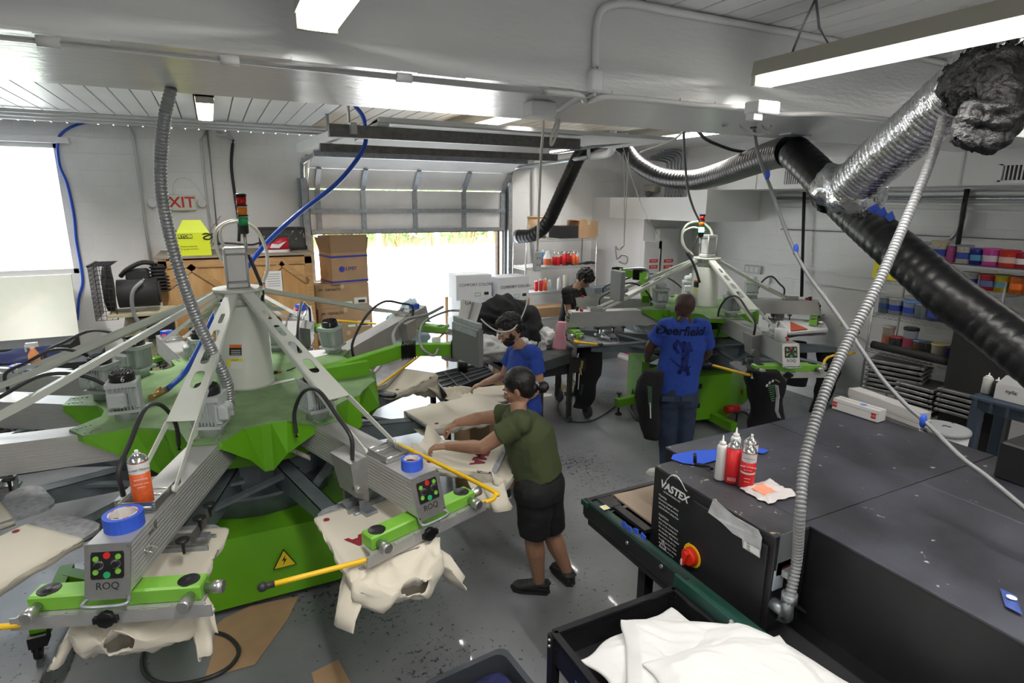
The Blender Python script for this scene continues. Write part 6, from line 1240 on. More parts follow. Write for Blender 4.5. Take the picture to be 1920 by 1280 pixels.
# black two tier tool cart with slotted tray near the pallets
TC = thing('tool_cart', 'black plastic utility cart with a compartment tray, in front of the bearded man', 'cart', (2.6, 5.6, 0))
t0 = Z(806, 703, .88); t1 = Z(905, 682, .88); t2 = Z(925, 700, .88); t3 = Z(835, 735, .88)
b = MB(); b.prism([t0, t1, t2, t3], (0, 0, -.16)); b.build('tray', black, TC); b = MB()
for (a, c) in ((t0, t1), (t1, t2), (t2, t3), (t3, t0), (t0.lerp(t3, .5), t1.lerp(t2, .5)), (t0.lerp(t1, .5), t3.lerp(t2, .5)), (t0.lerp(t1, .25), t3.lerp(t2, .25)), (t0.lerp(t3, .75), t1.lerp(t2, .75)), (t0.lerp(t3, .25), t1.lerp(t2, .25))): b.bar(a+V((0, 0, .008)), c+V((0, 0, .008)), .014, .012)
b.build('divider', mat('tray_rib', (.10,.11,.13), .3), TC)
for p_ in (t0, t1, t2, t3): q_ = p_.lerp((t0+t1+t2+t3)/4, .08); MB().box((q_.x, q_.y, .38), (.05, .05, .7)).build('leg', black, TC)
c = Z(868, 695, .89); b = MB(); b.lathe(c, ((.055, 0), (.055, .10), (.048, .105)), 18); b.mset(1); b.lathe(c+V((0, 0, .106)), ((.05, 0), (.05, .01)), 18); tag(b.build('jar', [black, grey_pl]), 'small black jar with grey lid on the compartment tray', 'jar')
# folded cream shirts the bearded man is stacking
base_t = Z(920, 738, .92); tb = thing('pallet_table', 'low brown shelf table under the stack of cream shirts', 'table', (base_t.x, base_t.y, 0)); MB().box((base_t.x, base_t.y, .86), (.72, .5, .03)).build('table_top', card, tb); MB().box((base_t.x, base_t.y, .42), (.6, .4, .84)).build('table_body', card, tb)
for k in range(4):
    b = MB(); cc = base_t+V((.02*k-.05, -.01*k, -.04+.016*k)); rot = Matrix.Rotation(.15-.12*k, 3, 'Z')
    b.grid(lambda a, t: cc+rot @ V(((a-.5)*.62, (t-.5)*.46, .012*min(1, min(a, 1-a, t, 1-t)*12)+.005*noise.noise(V((a*6, t*6, k))))), 24, 24); so_ = b.build('flat_shirt', cream); md = so_.modifiers.new('t', 'SOLIDIFY'); md.thickness = .012; tag(so_, ['lowest cream shirt of the flat stack beside the bearded man', 'second cream shirt of the flat stack beside the bearded man', 'third cream shirt of the flat stack beside the bearded man', 'uppermost cream shirt of the flat stack under the bearded man\'s hand'][k], 't-shirt', 'flat stack of cream shirts')
for k in range(4):
    A = Z(842+k*10, 742-k*1, .93); b = MB(); b.prism([A+V((0, 0, -.03)), A+V((.10, -.06, -.03)), A+V((.06, .02, .05)), A+V((-.04, .05, .07))], (.012, .02, .0)); so_ = b.build('shirt_corner', cream); tag(so_, ['leftmost','second','third','rightmost'][k]+' upturned cream shirt corner left of the flat stack', 't-shirt', 'upturned cream shirt corners')
# grey cart near far press with pink rag
GC = thing('grey_cart', 'dark grey plastic cart behind the bearded man, left of the far press', 'cart', (4.3, 5.7, 0)); g0 = Z(1010, 655, .9); g1 = Z(1072, 640, .9); g2 = Z(1072, 662, .9); g3 = Z(1012, 680, .9)
b = MB(); b.prism([g0, g1, g2, g3], (0, 0, -.12)); b.build('tray', mat('cart_slate', (.05,.055,.06), .5), GC)
for p_ in (g0, g1, g2, g3): q_ = p_.lerp((g0+g1+g2+g3)/4, .08); MB().box((q_.x, q_.y, .45), (.05, .05, .8)).build('leg', blackm, GC); MB().cyl((q_.x-.02, q_.y, .05), (q_.x+.02, q_.y, .05), .05, n=14).build('wheel', rubber, GC)
pinkm = mat('pink_rag', (.62,.30,.36), .85); hang('rag', [(*Y(1053, 603, 5.8), .05), (*Y(1050, 618, 5.8), .06), (*Y(1050, 635, 5.8), .08), (*Y(1048, 654, 5.8), .085)], pinkm, 'pink rag hanging from the left head of the far press', 'rag')
# magenta screens leaning under the far press
for k, (pts, lb) in enumerate(((((1160, 628), (1215, 626), (1188, 676), (1140, 658)), 'white framed magenta screen leaning under the far press, lower one'), (((1170, 610), (1212, 608), (1205, 625), (1168, 628)), 'white framed magenta screen behind the lower one under the far press'))):
    e0_, e1_ = Z(1142+k*8, 661-k*7, .03), Z(1189+k*8, 677-k*7, .03); up_ = V((.10, .13, .46+.12*k)); Q = [e0_+up_, e1_+up_, e1_, e0_]
    b = MB(); c_ = sum(Q, V())/4; inn = [c_+(p-c_)*.68 for p in Q]
    for i in range(4): b.bar(Q[i], Q[(i+1) % 4], .05, .035, (0, -1, .6))
    b.mset(1); b.prism(inn, (0, -.01, .006)); b.mset(2); b.add([p for p in Q], [(0, 1, 2, 3)], False); o = b.build('printing_screen', [lbl_w, mat('magenta', (.50,.01,.20), .5), mat('mesh_white', (.55,.52,.55), .6)]); tag(o, lb, 'printing screen')
# wire shelf with cans at the back
chr_ = mat('shelf_chrome', (.50,.50,.50), .3, .8)
def wire_shelf(name, x0, x1, y0, y1, tiers, ztop, label, wires_along='x'):
    o = thing(name, label, 'shelf', ((x0+x1)/2, (y0+y1)/2, 0))
    for x in (x0, x1):
        for y in (y0, y1): MB().cyl((x, y, 0), (x, y, ztop), .0127, n=8).build('post', chr_, o)
    for z in tiers:
        b = MB()
        for yy in (y0, y1): b.bar((x0, yy, z), (x1, yy, z), .006, .006); b.bar((x0, yy, z-.035), (x1, yy, z-.035), .006, .006)
        for xx in (x0, x1): b.bar((xx, y0, z), (xx, y1, z), .006, .006); b.bar((xx, y0, z-.035), (xx, y1, z-.035), .006, .006)
        n = int((x1-x0)/.035)
        for i in range(n+1): x = x0+(x1-x0)*i/n; b.bar((x, y0, z+.003), (x, y1, z+.003), .004, .004)
        n = int((x1-x0)/.06)
        for yy in (y0, y1):
            for i in range(n): xa = x0+(x1-x0)*i/n; xb = x0+(x1-x0)*(i+.5)/n; xc = x0+(x1-x0)*(i+1)/n; b.bar((xa, yy, z), (xb, yy, z-.035), .004, .004); b.bar((xb, yy, z-.035), (xc, yy, z), .004, .004)
        n = int((y1-y0)/.06)
        for xx in (x0, x1):
            for i in range(n): a = y0+(y1-y0)*i/n; c = y0+(y1-y0)*(i+.5)/n; e = y0+(y1-y0)*(i+1)/n; b.bar((xx, a, z), (xx, c, z-.035), .004, .004); b.bar((xx, c, z-.035), (xx, e, z), .004, .004)
        b.build('shelf_grid', chr_, o)
    return o
ya = 8.45; xa_ = Y(985, 520, ya).x; xb_ = Y(1116, 520, ya).x; z1_, z2_, z3_ = Y(1050, 448, ya).z, Y(1050, 499, ya).z, Y(1050, 545, ya).z
wire_shelf('wire_shelf', xa_, xb_, ya, ya+.45, (z3_-.45, z3_, z2_, z1_), z1_+.02, 'chrome wire shelf with aerosol cans and boxes in the back corner')
def onS(px, z, y=ya+.12): return V((Y(px, 500, y).x, y, z+.006))
DR_ = thing('fibre_drum', 'pale wooden coloured drum on top of the back wire shelf', 'drum', onS(1005, z1_, ya+.25)); MB().lathe(onS(1005, z1_, ya+.25), ((.15, 0), (.16, .18), (.155, .36)), 22).build('drum_body', mat('drum_wood', (.55,.36,.20), .6), DR_); b = MB(); 
for z in (.02, .16, .33): b.lathe(onS(1005, z1_, ya+.25)+V((0, 0, z)), ((.162, 0), (.164, .02)), 22, cap=False)
b.build('drum_hoop', mat('hoop', (.25,.15,.08), .5), DR_)
c = onS(1062, z1_); boxthing('storage_box', c.x-.2, c.x+.2, ya+.05, ya+.4, c.z, c.z+.2, blackm, 'black plastic box in the middle of the top of the back wire shelf', 'box')
c = onS(1098, z1_); o, M_ = carton(c.x-.22, c.x+.16, ya+.02, ya+.42, c.z, c.z+.28, 'open brown carton at the right end of the top of the back wire shelf', lines=(), tag2=False, group=None)
b = MB(M_); b.prism([(-.19, -.2, .281), (-.05, -.2, .281), (-.08, -.2, .31), (-.28, -.2, .30)], (0, .3, 0)); b.build('flap', card, o)
nr = 0
for i, (px, dy, red_top, dome) in enumerate(((1039, .12, 0, 0), (1046, .10, 0, 0), (1053, .2, 0, 0), (1057, .05, 0, 1), (1064, .16, 0, 1), (1070, .2, 0, 0), (1075, .08, 1, 1), (1081, .1, 1, 0))):
    spray(onS(px, z2_, ya+dy), .034, .24, can_r if not red_top else can_o, ['first','second','third','fourth','fifth','sixth','seventh','last'][i]+' aerosol can from the left, second tier of the back shelf', lbl_w if not dome else None, 'aerosol cans on the second tier of the back shelf')
for px, m_, lb in ((1015, can_r, 'red aerosol can left of the orange one, third tier of the back shelf'), (1023, can_o, 'orange aerosol can beside the water bottle on the back shelf')): spray(onS(px, z3_, ya+.08), .033, .23, m_, lb)
spray(onS(1006, z3_, ya+.1), .033, .2, can_r, 'leftmost red can on the third tier of the back shelf, half hidden')
bottle(onS(1031, z3_, ya+.08), .033, .20, 'clear water bottle on the third tier of the back shelf', 'water_bottle', mat('pet_clear', (.55,.62,.66), .15)); bottle(onS(1049, z3_, ya+.08), .034, .24, 'white squeeze bottle on the third tier of the back shelf')
c = onS(1062, z3_, ya+.12); tag(MB().lathe(c, ((.055, 0), (.055, .24), (.05, .25)), 18).build('canister', mat('cream_canister', (.68,.66,.58), .4)), 'cream canister on the back shelf next to the man in black', 'canister')
JG = thing('jug', 'translucent jug with orange label on the second tier of the back shelf', 'jug', onS(1026, z2_)); MB().lathe(onS(1026, z2_), ((.07, 0), (.07, .14), (.03, .22), (.025, .25)), 16).build('jug_body', lbl_w, JG); MB().lathe(onS(1026, z2_), ((.071, .02), (.071, .12)), 16, cap=False).build('jug_label', can_o, JG)
bottle(onS(1017, z2_, ya+.3), .06, .26, 'blue jug behind the orange labelled jug on the back shelf', 'jug', mat('jug_blue', (.10,.25,.45), .3))
cl = MB(); cl.grid(lambda a, t: onS(1003, z2_, ya+.05)+V(((a-.5)*.42, t*.3, .03*sin(pi*a)*sin(pi*t)+.015*noise.noise(V((a*8, t*8, 0))))), 16, 16); tag(cl.build('white_cloth', cotton_w), 'white cloth at the left end of the second tier of the back shelf', 'cloth')
ck = MB(); ck.grid(lambda a, t: onS(1088, z2_, ya+.03)+V(((a-.5)*.7, t*.2, .04*sin(pi*t)*(.6+.4*sin(a*9))+.01*noise.noise(V((a*8, t*8, 4))))), 24, 10); tag(ck.build('black_cloth', shade_bk), 'black cloth spread in front of the aerosol cans on the back shelf', 'cloth')
# exit sign
e0 = Y(340, 380, BY-.03); EX = thing('exit_sign', 'EXIT sign with two emergency lamp heads on the back wall', 'exit sign', e0)
MB().box(e0+V((-.04, -.03, 0)), (.42, .06, .21), b=.012).build('sign_case', mat('sign_cream', (.72,.73,.62), .45), EX); text('EXIT', face(e0+V((-.04, -.063, .0)), (1, 0, 0), (0, 0, 1)), .20, red, EX, .002, bold=.003)
for s_ in (-1, 1): b = MB(); c = e0+V((-.04+s_*.27, -.05, .0)); b.cyl(c, c+V((s_*.02, -.05, .0)), .045, .055, n=16); b.build('lamp_head', lbl_w, EX)
MB().tube(cr([e0+V((-.08, -.01, .1)), e0+V((-.06, -.01, .25)), e0+V((.04, -.01, .33)), e0+V((.18, -.01, .26)), e0+V((.3, -.01, .0)), e0+V((.35, -.01, -.3))], 5), .004, 6).build('sign_cable', cord_w, EX)

# white folded board beside the monitor, plank in the doorway
A_ = [D(868, 562, 4.9), D(904, 570, 4.8), D(889, 618, 4.7), D(858, 606, 4.8)]
b = MB(); b.prism(A_, (0, .02, .004)); wb = b.build('folded_board', mat('board_white', (.55,.55,.52), .6, bump=.4, bscale=20)); tag(wb, 'white folded card board clamped beside the grey touch screen', 'board'); text('GA', face(D(878, 568, 4.75), HR, (0, 0, 1)), .04, txt_k, wb, .001)
b = MB(); b.bar(A_[0].lerp(A_[1], .55)-HF*.02, A_[3].lerp(A_[2], .55)-HF*.02, .014, .012); b.build('board_fold', grey_pl, wb)
pl = Z(838, 640, .0); b = MB(); k0 = Y(837, 556, 8.9); b.box((k0.x, 8.9, k0.z/2), (.05, .04, k0.z)); tag(b.build('wooden_stake', card), 'narrow wooden stake standing in the bright doorway', 'stake')
tag(hose('cord', [D(990, 552, 5.2), D(986, 575, 5.15), D(975, 600, 5.1), D(960, 618, 5.0), D(940, 622, 4.95), D(925, 617, 4.9), D(910, 606, 4.85), D(902, 598, 4.8)], .006, cord_w), 'thin white cable arching past the bearded man to the folded board', 'cord')
c = onS(1008, .95, ya+.1); tag(MB().box((c.x+.35, 8.6, z3_-.45+.10), (.8, .35, .16)).build('brown_carton', card), 'low brown carton on the bottom tier of the back wire shelf', 'box')
# ================================================================ ducts, conduits, hoses
duct_k = mat('black_flex_duct', (.007,.007,.008), .34, bump=.15, bscale=60); foil = mat('foil', (.80,.80,.82), .22, 1, bump=.8, bscale=26, dist=.012); pipe_w = mat('pipe_white', (.72,.73,.73), .35)
def dp(px, py, dep, r): p = D(px, py, dep); return (p.x, p.y, p.z, r)
FD = thing('flexible_duct', 'big black corrugated flexible duct hanging in loops across the room', 'duct', D(1310, 338, 7.2))
path = [dp(972, 443, 9.0, .10), dp(1000, 440, 8.8, .10), dp(1025, 420, 8.6, .10), dp(1045, 380, 8.4, .10), dp(1068, 330, 8.2, .10), dp(1088, 290, 8.1, .10), dp(1115, 268, 8.0, .10), dp(1145, 266, 7.9, .10), dp(1170, 280, 7.8, .10), dp(1200, 310, 7.6, .105), dp(1245, 332, 7.3, .112), dp(1300, 337, 6.8, .118), dp(1350, 326, 6.2, .12), dp(1400, 308, 5.5, .12), dp(1450, 290, 4.9, .12), dp(1482, 284, 4.5, .12)]
MB_ = MB(); ribbed(MB_, cr(path, 6), .066, .032, 22); MB_.build('duct_run', duct_k, FD)
path2 = [dp(*q_, .12) for q_ in ((1488, 284, 4.4), (1530, 325, 4.15), (1580, 378, 3.9), (1625, 420, 3.68), (1661, 451, 3.5), (1726, 507, 3.28), (1785, 558, 3.1), (1857, 611, 2.95), (1920, 659, 2.8), (1990, 715, 2.65), (2060, 775, 2.5))]+[(3.60, .98, 1.68, .12), (3.68, .94, 1.55, .12)]
MB_ = MB(); ribbed(MB_, cr(path2, 7), .068, .028, 26); MB_.build('duct_run', duct_k, FD)
a = D(972, 443, 9.0); MB_ = MB(); d_ = (D(1000, 440, 8.8)-a).normalized(); MB_.cyl(a-d_*.02, a+d_*.03, .106, n=24, cap=False).cyl(a+d_*.01, a+d_*.02, .09, n=20); MB_.build('duct_collar', galv, FD)
p_ = D(1490, 266, 4.3); MB().box(p_+V((0, 0, .06)), (.22, .1, .03)).bar(p_+V((0, 0, .05)), (p_.x, p_.y, 3.19), .02, .02).build('duct_hanger', galv, FD)
b = MB(); bp_ = cr([dp(1548, 362, 3.9, .13), dp(1580, 350, 3.75, .155), dp(1612, 366, 3.6, .145), dp(1642, 382, 3.5, .10)], 6); b.tube([p[:3] for p in bp_], [p[3] for p in bp_], 26); fw = b.build('foil_wrap', foil, FD)
for v in fw.data.vertices: v.co += v.normal*(noise.noise(v.co*14)*.035+noise.noise(v.co*40)*.012)
b = MB(); 
for (px, py, q, w) in ((1640, 388, 3.35, .07), (1670, 402, 3.3, .05), (1655, 394, 3.3, .05)): c = D(px, py, q); b.prism([c+V((-w, 0, -.01)), c+V((w*.2, 0, .02)), c+V((w, 0, -.02)), c+V((0, 0, -.04))], (.002, .003, 0))
b.build('tape_scrap', blue_tape, FD)['kind'] = 'stuff'
FO = thing('foil_duct', 'silver foil duct joining the black duct under the long light on the right', 'duct', D(1720, 240, 2.4)); fp = cr([dp(1598, 352, 3.6, .135), dp(1650, 300, 3.3, .135), dp(1720, 240, 3.0, .135), dp(1790, 178, 2.75, .135), dp(1850, 128, 2.55, .135), dp(1920, 95, 2.4, .135), dp(1990, 60, 2.3, .135)], 8)
b = MB(); ribbed(b, fp, .03, .05, 26); fo_ = b.build('foil_run', foil, FO)
for v in fo_.data.vertices: v.co += v.normal*(noise.noise(v.co*30)*.006)
bagm = mat('bin_bag', (.010,.010,.011), .5, bump=.9, bscale=40, dist=.02); b = MB(); q = [dp(1825, 158, 2.65, .14), dp(1855, 145, 2.5, .15), dp(1890, 130, 2.45, .15), dp(1925, 115, 2.4, .14)]; b.tube([p[:3] for p in cr(q, 8)], [p[3] for p in cr(q, 8)], 30)
q = cr([dp(1872, 105, 2.4, .10), dp(1890, 170, 2.35, .085), dp(1872, 212, 2.33, .075), dp(1832, 208, 2.35, .05), dp(1808, 235, 2.36, .035), dp(1812, 260, 2.36, .035), dp(1848, 266, 2.36, .045), dp(1878, 245, 2.36, .05), dp(1888, 200, 2.35, .06)], 6); b.tube([p[:3] for p in q], [p[3] for p in q], 18)
bg_ = b.build('bin_bag', bagm); remesh(bg_, .009, 1)
for v in bg_.data.vertices: c = v.co; v.co += v.normal*((1-abs(noise.noise(V((c.x*9, c.y*9, c.z*14)))))*.05-.035+noise.noise(c*34)*.016)
tag(bg_, 'crumpled black plastic bag wrapped round the foil duct at the top right', 'plastic bag')
# flexible grey conduits
cm_ = mat('liquid_tight', (.27,.275,.28), .45, .3); _cs = .86
FC = thing('flexible_conduit', 'light grey ribbed conduit dropping from the ceiling to the dryer control box', 'conduit', Y(1478, 1135, 1.4)); e_ = Y(1466, 1150, 1.38)
dend = (e_-CAM).dot(FWD)
cp_ = [dp(1776, 196, 2.75, .025), dp(1745, 300, 2.72, .025), dp(1692, 428, 2.68, .026), dp(1640, 545, 2.62, .027), dp(1590, 640, 2.58, .027), dp(1545, 740, 2.5, .027), dp(1510, 860, 2.44, .027), dp(1500, 960, 2.38, .027), dp(1494, 1050, dend, .026), dp(1480, 1125, dend, .026)]
b = MB(); ribbed(b, cr([(p[0], p[1], p[2], p[3]*_cs) for p in cp_], 10), .0165, .22, 14); b.build('conduit_sleeve', cm_, FC)
t0_ = D(1797, 72, 2.75); MB().cyl(t0_, D(1778, 190, 2.75), .016, n=12).cyl(D(1780, 178, 2.75), D(1776, 198, 2.75), .026, n=12).cyl(t0_, (t0_.x, t0_.y, CZ-.01), .016, n=12).build('rigid_conduit', pipe_w, FC)
e2 = D(1480, 1120, dend); b = MB(); b.tube(cr([tuple(e2), tuple(e2+V((-.005, 0, -.05))), (2.08, 1.43, .93), (2.06, cy0+.005, .93)], 5), .026, 12); b.cyl(e2+V((0, 0, .02)), e2-V((0, 0, .02)), .032, n=12); b.build('conduit_elbow', galv, FC); cl_ = Y(1483, 1072, 1.42); MB().box(cl_, (.08, .03, .03)).build('clamp', galv, FC)
gcm = mat('galv_flex', (.40,.41,.42), .35, .7); q0_ = Z(322, 163, 3.19); LC = thing('flexible_conduit', 'galvanised flexible conduit hanging from the beam to the near press column', 'conduit', q0_)
def dz(v): return (v-CAM).dot(FWD)
b = MB(); qe = Z(432, 762, 1.41); d0 = dz(q0_); d1_ = dz(qe)
lp = [(q0_.x, q0_.y, q0_.z, .026)]+[dp(px, py, d0+(d1_-d0)*f, .028+.008*f) for px, py, f in ((309, 220, .08), (302, 290, .2), (303, 360, .3), (318, 440, .42), (342, 525, .55), (370, 600, .7), (399, 660, .82), (425, 715, .93))]+[(qe.x, qe.y, qe.z+.03, .034), (Z(428, 772, 1.40).x, Z(428, 772, 1.40).y, 1.395, .034)]
ribbed(b, cr(lp, 10), .02, .28, 12); b.build('conduit_sleeve', gcm, LC)
o = hose('air_line', [D(663, 195, 5.3), D(682, 222, 5.2), D(686, 262, 5.1), D(672, 295, 5.05), D(630, 345, 4.95), D(560, 400, 4.85), D(500, 455, 4.75), D(450, 520, 4.6), D(405, 585, 4.45), D(372, 655, 4.3), D(345, 700, 4.2), Z(314, 729, 1.425)], .019, blue, n=10); tag(o, 'bright blue air hose running from the ceiling down to the near press', 'hose')
by_ = BY-.025
o = hose('air_line', [Y(500, 239, by_), Y(400, 236, by_), Y(300, 232, by_), Y(200, 228, by_), Y(150, 232, by_), Y(118, 248, by_), Y(108, 268, by_), Y(112, 310, by_), Y(126, 345, by_), Y(138, 400, by_), Y(143, 450, by_), Y(152, 500, by_), Y(155, 530, by_), Y(148, 560, by_), Y(145, 600, by_)], .016, blue); tag(o, 'blue air line clipped to the back wall right of the window', 'hose')
o = hose('air_line', [Y(437, 262, by_), Y(434, 312, by_), Y(441, 370, by_), Y(448, 420, by_), Y(448, 452, by_)], .02, rubber); tag(o, 'black cable down the back wall above the wooden crate', 'cable')
o = hose('pipe', [Y(437, 262, by_), Y(425, 254, by_), Y(408, 252, by_), Y(396, 240, by_), Y(380, 236, by_)], .025, pipe_w); tag(o, 'short white pipe feeding the black cable on the back wall', 'pipe')
def vpipe(px0, py0, px1, py1, label, r=.018, y=by_, m=pipe_w, bend=None):
    pts = [Y(px0, py0, y), Y(px1, py1, y)]; b = MB(); b.tube(([Y(*bend, y)] if bend else [])+pts, r, 8); tag(b.build('pipe', m), label, 'pipe', 'conduits on the back wall')
vpipe(376, 262, 397, 460, 'white conduit down the back wall, left of the pair above the crate', bend=(386, 248)); vpipe(388, 240, 410, 460, 'white conduit down the back wall, right of the pair above the crate')
vpipe(249, 250, 283, 495, 'long pale conduit down the back wall left of the exit sign', bend=(232, 216))
for i, (ya_, yb_, lb) in enumerate(((186, 222, 'upper'), (198, 236, 'middle'), (207, 243, 'lower'))):
    y = 8.0+.35*i; A = Y(0, ya_, y); Bp = Y(560, yb_, y); z = min((A.z+Bp.z)/2, CZ-.03); MB().cyl((LX, y, z), (gx0+.4, y, z), .02, n=8).build('pipe', pipe_w); 
for i, nm in enumerate([o for o in bpy.data.objects if o.name.startswith('pipe') and 'label' not in o]): tag(nm, ['ceiling conduit furthest from the back wall at the left', 'middle ceiling conduit in front of the back wall at the left', 'ceiling conduit nearest the back wall at the left'][i % 3], 'pipe', 'ceiling conduits at the left')
# conduits on the beam
zb = 3.16
def zp(px, py, z=zb): return Z(px, py, z)
yb = (zp(640, 141).y+zp(0, 60).y)/2
b = MB(); b.tube([(LX, yb, zb), (zp(985, 180).x, yb, zb)], .014, 10); 
for px in (85, 430, 745): xx_ = zp(px, 62+px*.123).x; b.cyl((xx_-.03, yb, zb), (xx_+.03, yb, zb), .017, n=10)
x1_ = zp(985, 180).x; b.tube(cr([(x1_, yb, zb), (zp(1060, 186).x, yb, zb), tuple(zp(1100, 190)), tuple(zp(1150, 182)), tuple(zp(1300, 196)), tuple(zp(1400, 204)), tuple(zp(1460, 214)), tuple(zp(1560, 214)), tuple(zp(1700, 228)), tuple(zp(1900, 250))], 5), .013, 10); tag(b.build('conduit', pipe_w), 'long white conduit running along the underside of the concrete beam', 'conduit')
yf = 2.385; b = MB(); j0 = Y(1116, 152, yf); b.box(j0, (.06, .05, .10), b=.01); b.tube(cr([j0+V((0, 0, .05)), Y(1117, 100, yf), Y(1119, 50, yf), Y(1128, 20, yf), Y(1150, 9, yf), Y(1185, 8, yf), Y(1260, 22, yf), Y(1400, 47, yf), Y(1560, 76, yf), Y(1800, 125, yf)], 5), .017, 10)
b.tube([j0-V((0, 0, .05)), zp(1085, 186), zp(1045, 205), zp(1018, 212)], .015, 8); tag(b.build('conduit', pipe_w), 'white conduit with a junction fitting arching over the front of the beam', 'conduit')
c = zp(1012, 205, 3.15); JB = MB(); JB.box((c.x, c.y, 3.15), (.14, .10, .07), b=.006); tag(JB.build('junction_box', pipe_w), 'white junction box under the beam beside the coiled cord', 'junction box')
c = zp(1428, 213, 3.13); JB = MB(); JB.box((c.x, c.y, 3.155), (.15, .09, .06), b=.006); JB.box((c.x-.05, c.y, 3.11), (.06, .05, .03)); tag(JB.build('junction_box', pipe_w), 'white outlet box under the beam with a black plug in it', 'junction box')
def cord(pts, r, m, label, cat='cord', dep=None): o = hose('cord', [D(px, py, d) for px, py, d in pts], r, m, n=6); return tag(o, label, cat)
cord([(1016, 184, 3.6), (1019, 230, 3.9), (1014, 300, 4.3), (1011, 380, 4.7), (1008, 450, 5.0), (1007, 472, 5.1)], .010, cord_w, 'white cord hanging from the beam conduit to the dangling outlet')
c = D(1007, 490, 5.1); MB().box(c, (.06, .05, .17), b=.006).build('outlet_box', lbl_w); ob_ = bpy.data.objects['outlet_box']; tag(ob_, 'white outlet box dangling on a cord in front of the back shelf', 'outlet'); b = MB(); 
for dz_ in (.03, -.03):
    for dx_ in (-.012, .012): b.box(c+V((dx_, -.027, dz_)), (.004, .004, .018))
k_o = b.build('outlet_slots', txt_k); k_o.parent = ob_
cord([(1000, 178, 3.4), (1022, 175, 3.5), (1043, 195, 3.6), (1048, 230, 3.6), (1040, 260, 3.6), (1033, 272, 3.6), (1034, 255, 3.6), (1044, 220, 3.6), (1036, 185, 3.6), (1018, 172, 3.5), (990, 185, 3.4), (982, 196, 3.4), (992, 200, 3.4), (1002, 186, 3.4)], .009, cord_w, 'coil of white cord looped over the beam conduit')
MB().box(D(1024, 178, 3.5), (.09, .03, .05), Matrix.Rotation(.5, 3, 'Y')).build('cord_tag', lbl_w); tag(bpy.data.objects['cord_tag'], 'white paper tag stuck in the coil of cord under the beam', 'tag')
cord([(1325, 200, 3.8), (1290, 235, 4.2), (1262, 262, 4.5), (1200, 285, 4.9)], .008, cord_w, 'white cord stretched diagonally from the beam to the ceiling pipe')
cord([(1335, 202, 3.8), (1350, 228, 3.8), (1358, 236, 3.8), (1370, 210, 3.8), (1378, 205, 3.8), (1360, 235, 3.8), (1385, 222, 3.8), (1390, 240, 3.8), (1420, 252, 3.8), (1440, 245, 3.8), (1448, 225, 3.8), (1440, 210, 3.8), (1425, 212, 3.8), (1430, 240, 3.8), (1445, 250, 3.8)], .007, cord_w, 'loops of white cord around the outlet box under the beam')
o = cord([(1413, 235, 3.9), (1420, 280, 3.9), (1432, 320, 3.8), (1448, 360, 3.7), (1465, 410, 3.6), (1485, 460, 3.5), (1515, 515, 3.4), (1560, 575, 3.2), (1605, 640, 3.0), (1650, 705, 2.9), (1700, 760, 2.8), (1740, 795, 2.7), (1800, 855, 2.5), (1850, 893, 2.4), (1900, 935, 2.3), (1960, 985, 2.2)], .011, grey_pl, 'long grey power cord with blue tape, from the beam outlet down over the dryer'); b = MB()
for px, py, d_, a_ in ((1439, 328, 3.75, 0), (1492, 468, 3.48, .5), (1731, 789, 2.72, .8)): c = D(px, py, d_); b.ball(c, .016, 8, 6, (1, 1, 2.2))
tb_ = b.build('blue_tape', blue_tape, o); tb_['kind'] = 'stuff'; MB().cyl(D(1413, 222, 3.9), D(1413, 240, 3.9), .022, n=10).build('plug', black, o)
cord([(1245, 238, 4.6), (1300, 240, 4.8), (1325, 262, 5.2), (1370, 280, 5.5), (1400, 285, 5.6)], .015, rubber, 'black cable drooping from the ceiling behind the black duct')
cord([(1282, 245, 5.6), (1283, 290, 5.8), (1290, 355, 6.2), (1300, 390, 6.5), (1312, 415, 6.9)], .013, grey_pl, 'grey cord hanging down to the signal light of the far press')
cord([(1168, 285, 6.5), (1171, 350, 6.5), (1170, 460, 6.5)], .006, cord_w, 'thin white pull cord hanging at the left of the pair'); cord([(1178, 285, 6.5), (1176, 350, 6.5), (1170, 455, 6.5)], .006, cord_w, 'thin white pull cord hanging at the right of the pair')
cord([(1168, 275, 6.4), (1190, 350, 6.8), (1215, 410, 7.2), (1240, 450, 7.6)], .006, cord_w, 'thin white cord slanting down to the electric panels')
cord([(1170, 460, 6.5), (1160, 468, 6.5), (1154, 462, 6.5), (1157, 485, 6.5), (1166, 478, 6.5), (1176, 482, 6.5), (1173, 494, 6.5), (1160, 490, 6.5)], .011, cord_w, 'knot of white cord at the end of the pull cords')
cord([(1020, 690-420, 7.0), (1100, 262, 6.6), (1180, 262, 6.2)], .001, cord_w, 'x') if 0 else None
b = MB(); b.tube([D(1020, 291, 7.2), D(1100, 277, 6.8), D(1210, 261, 6.3)], .018, 8); tag(b.build('pipe', galv), 'thin steel track bar running from the garage rails toward the camera', 'pipe')
yp = 9.2; PV = MB(); PV.tube(cr([Y(1003, 480, yp), Y(1003, 400, yp), Y(1003, 325, yp), (Y(1005, 308, yp)), D(1020, 302, 9.2), D(1080, 295, 8.4), D(1130, 290, 7.8), D(1146, 282, 7.6), D(1149, 262, 7.6), D(1150, 235, 7.6)], 5), .05, 12); tag(PV.build('drain_pipe', pipe_w), 'white drain pipe with an elbow behind the end of the black duct', 'pipe')
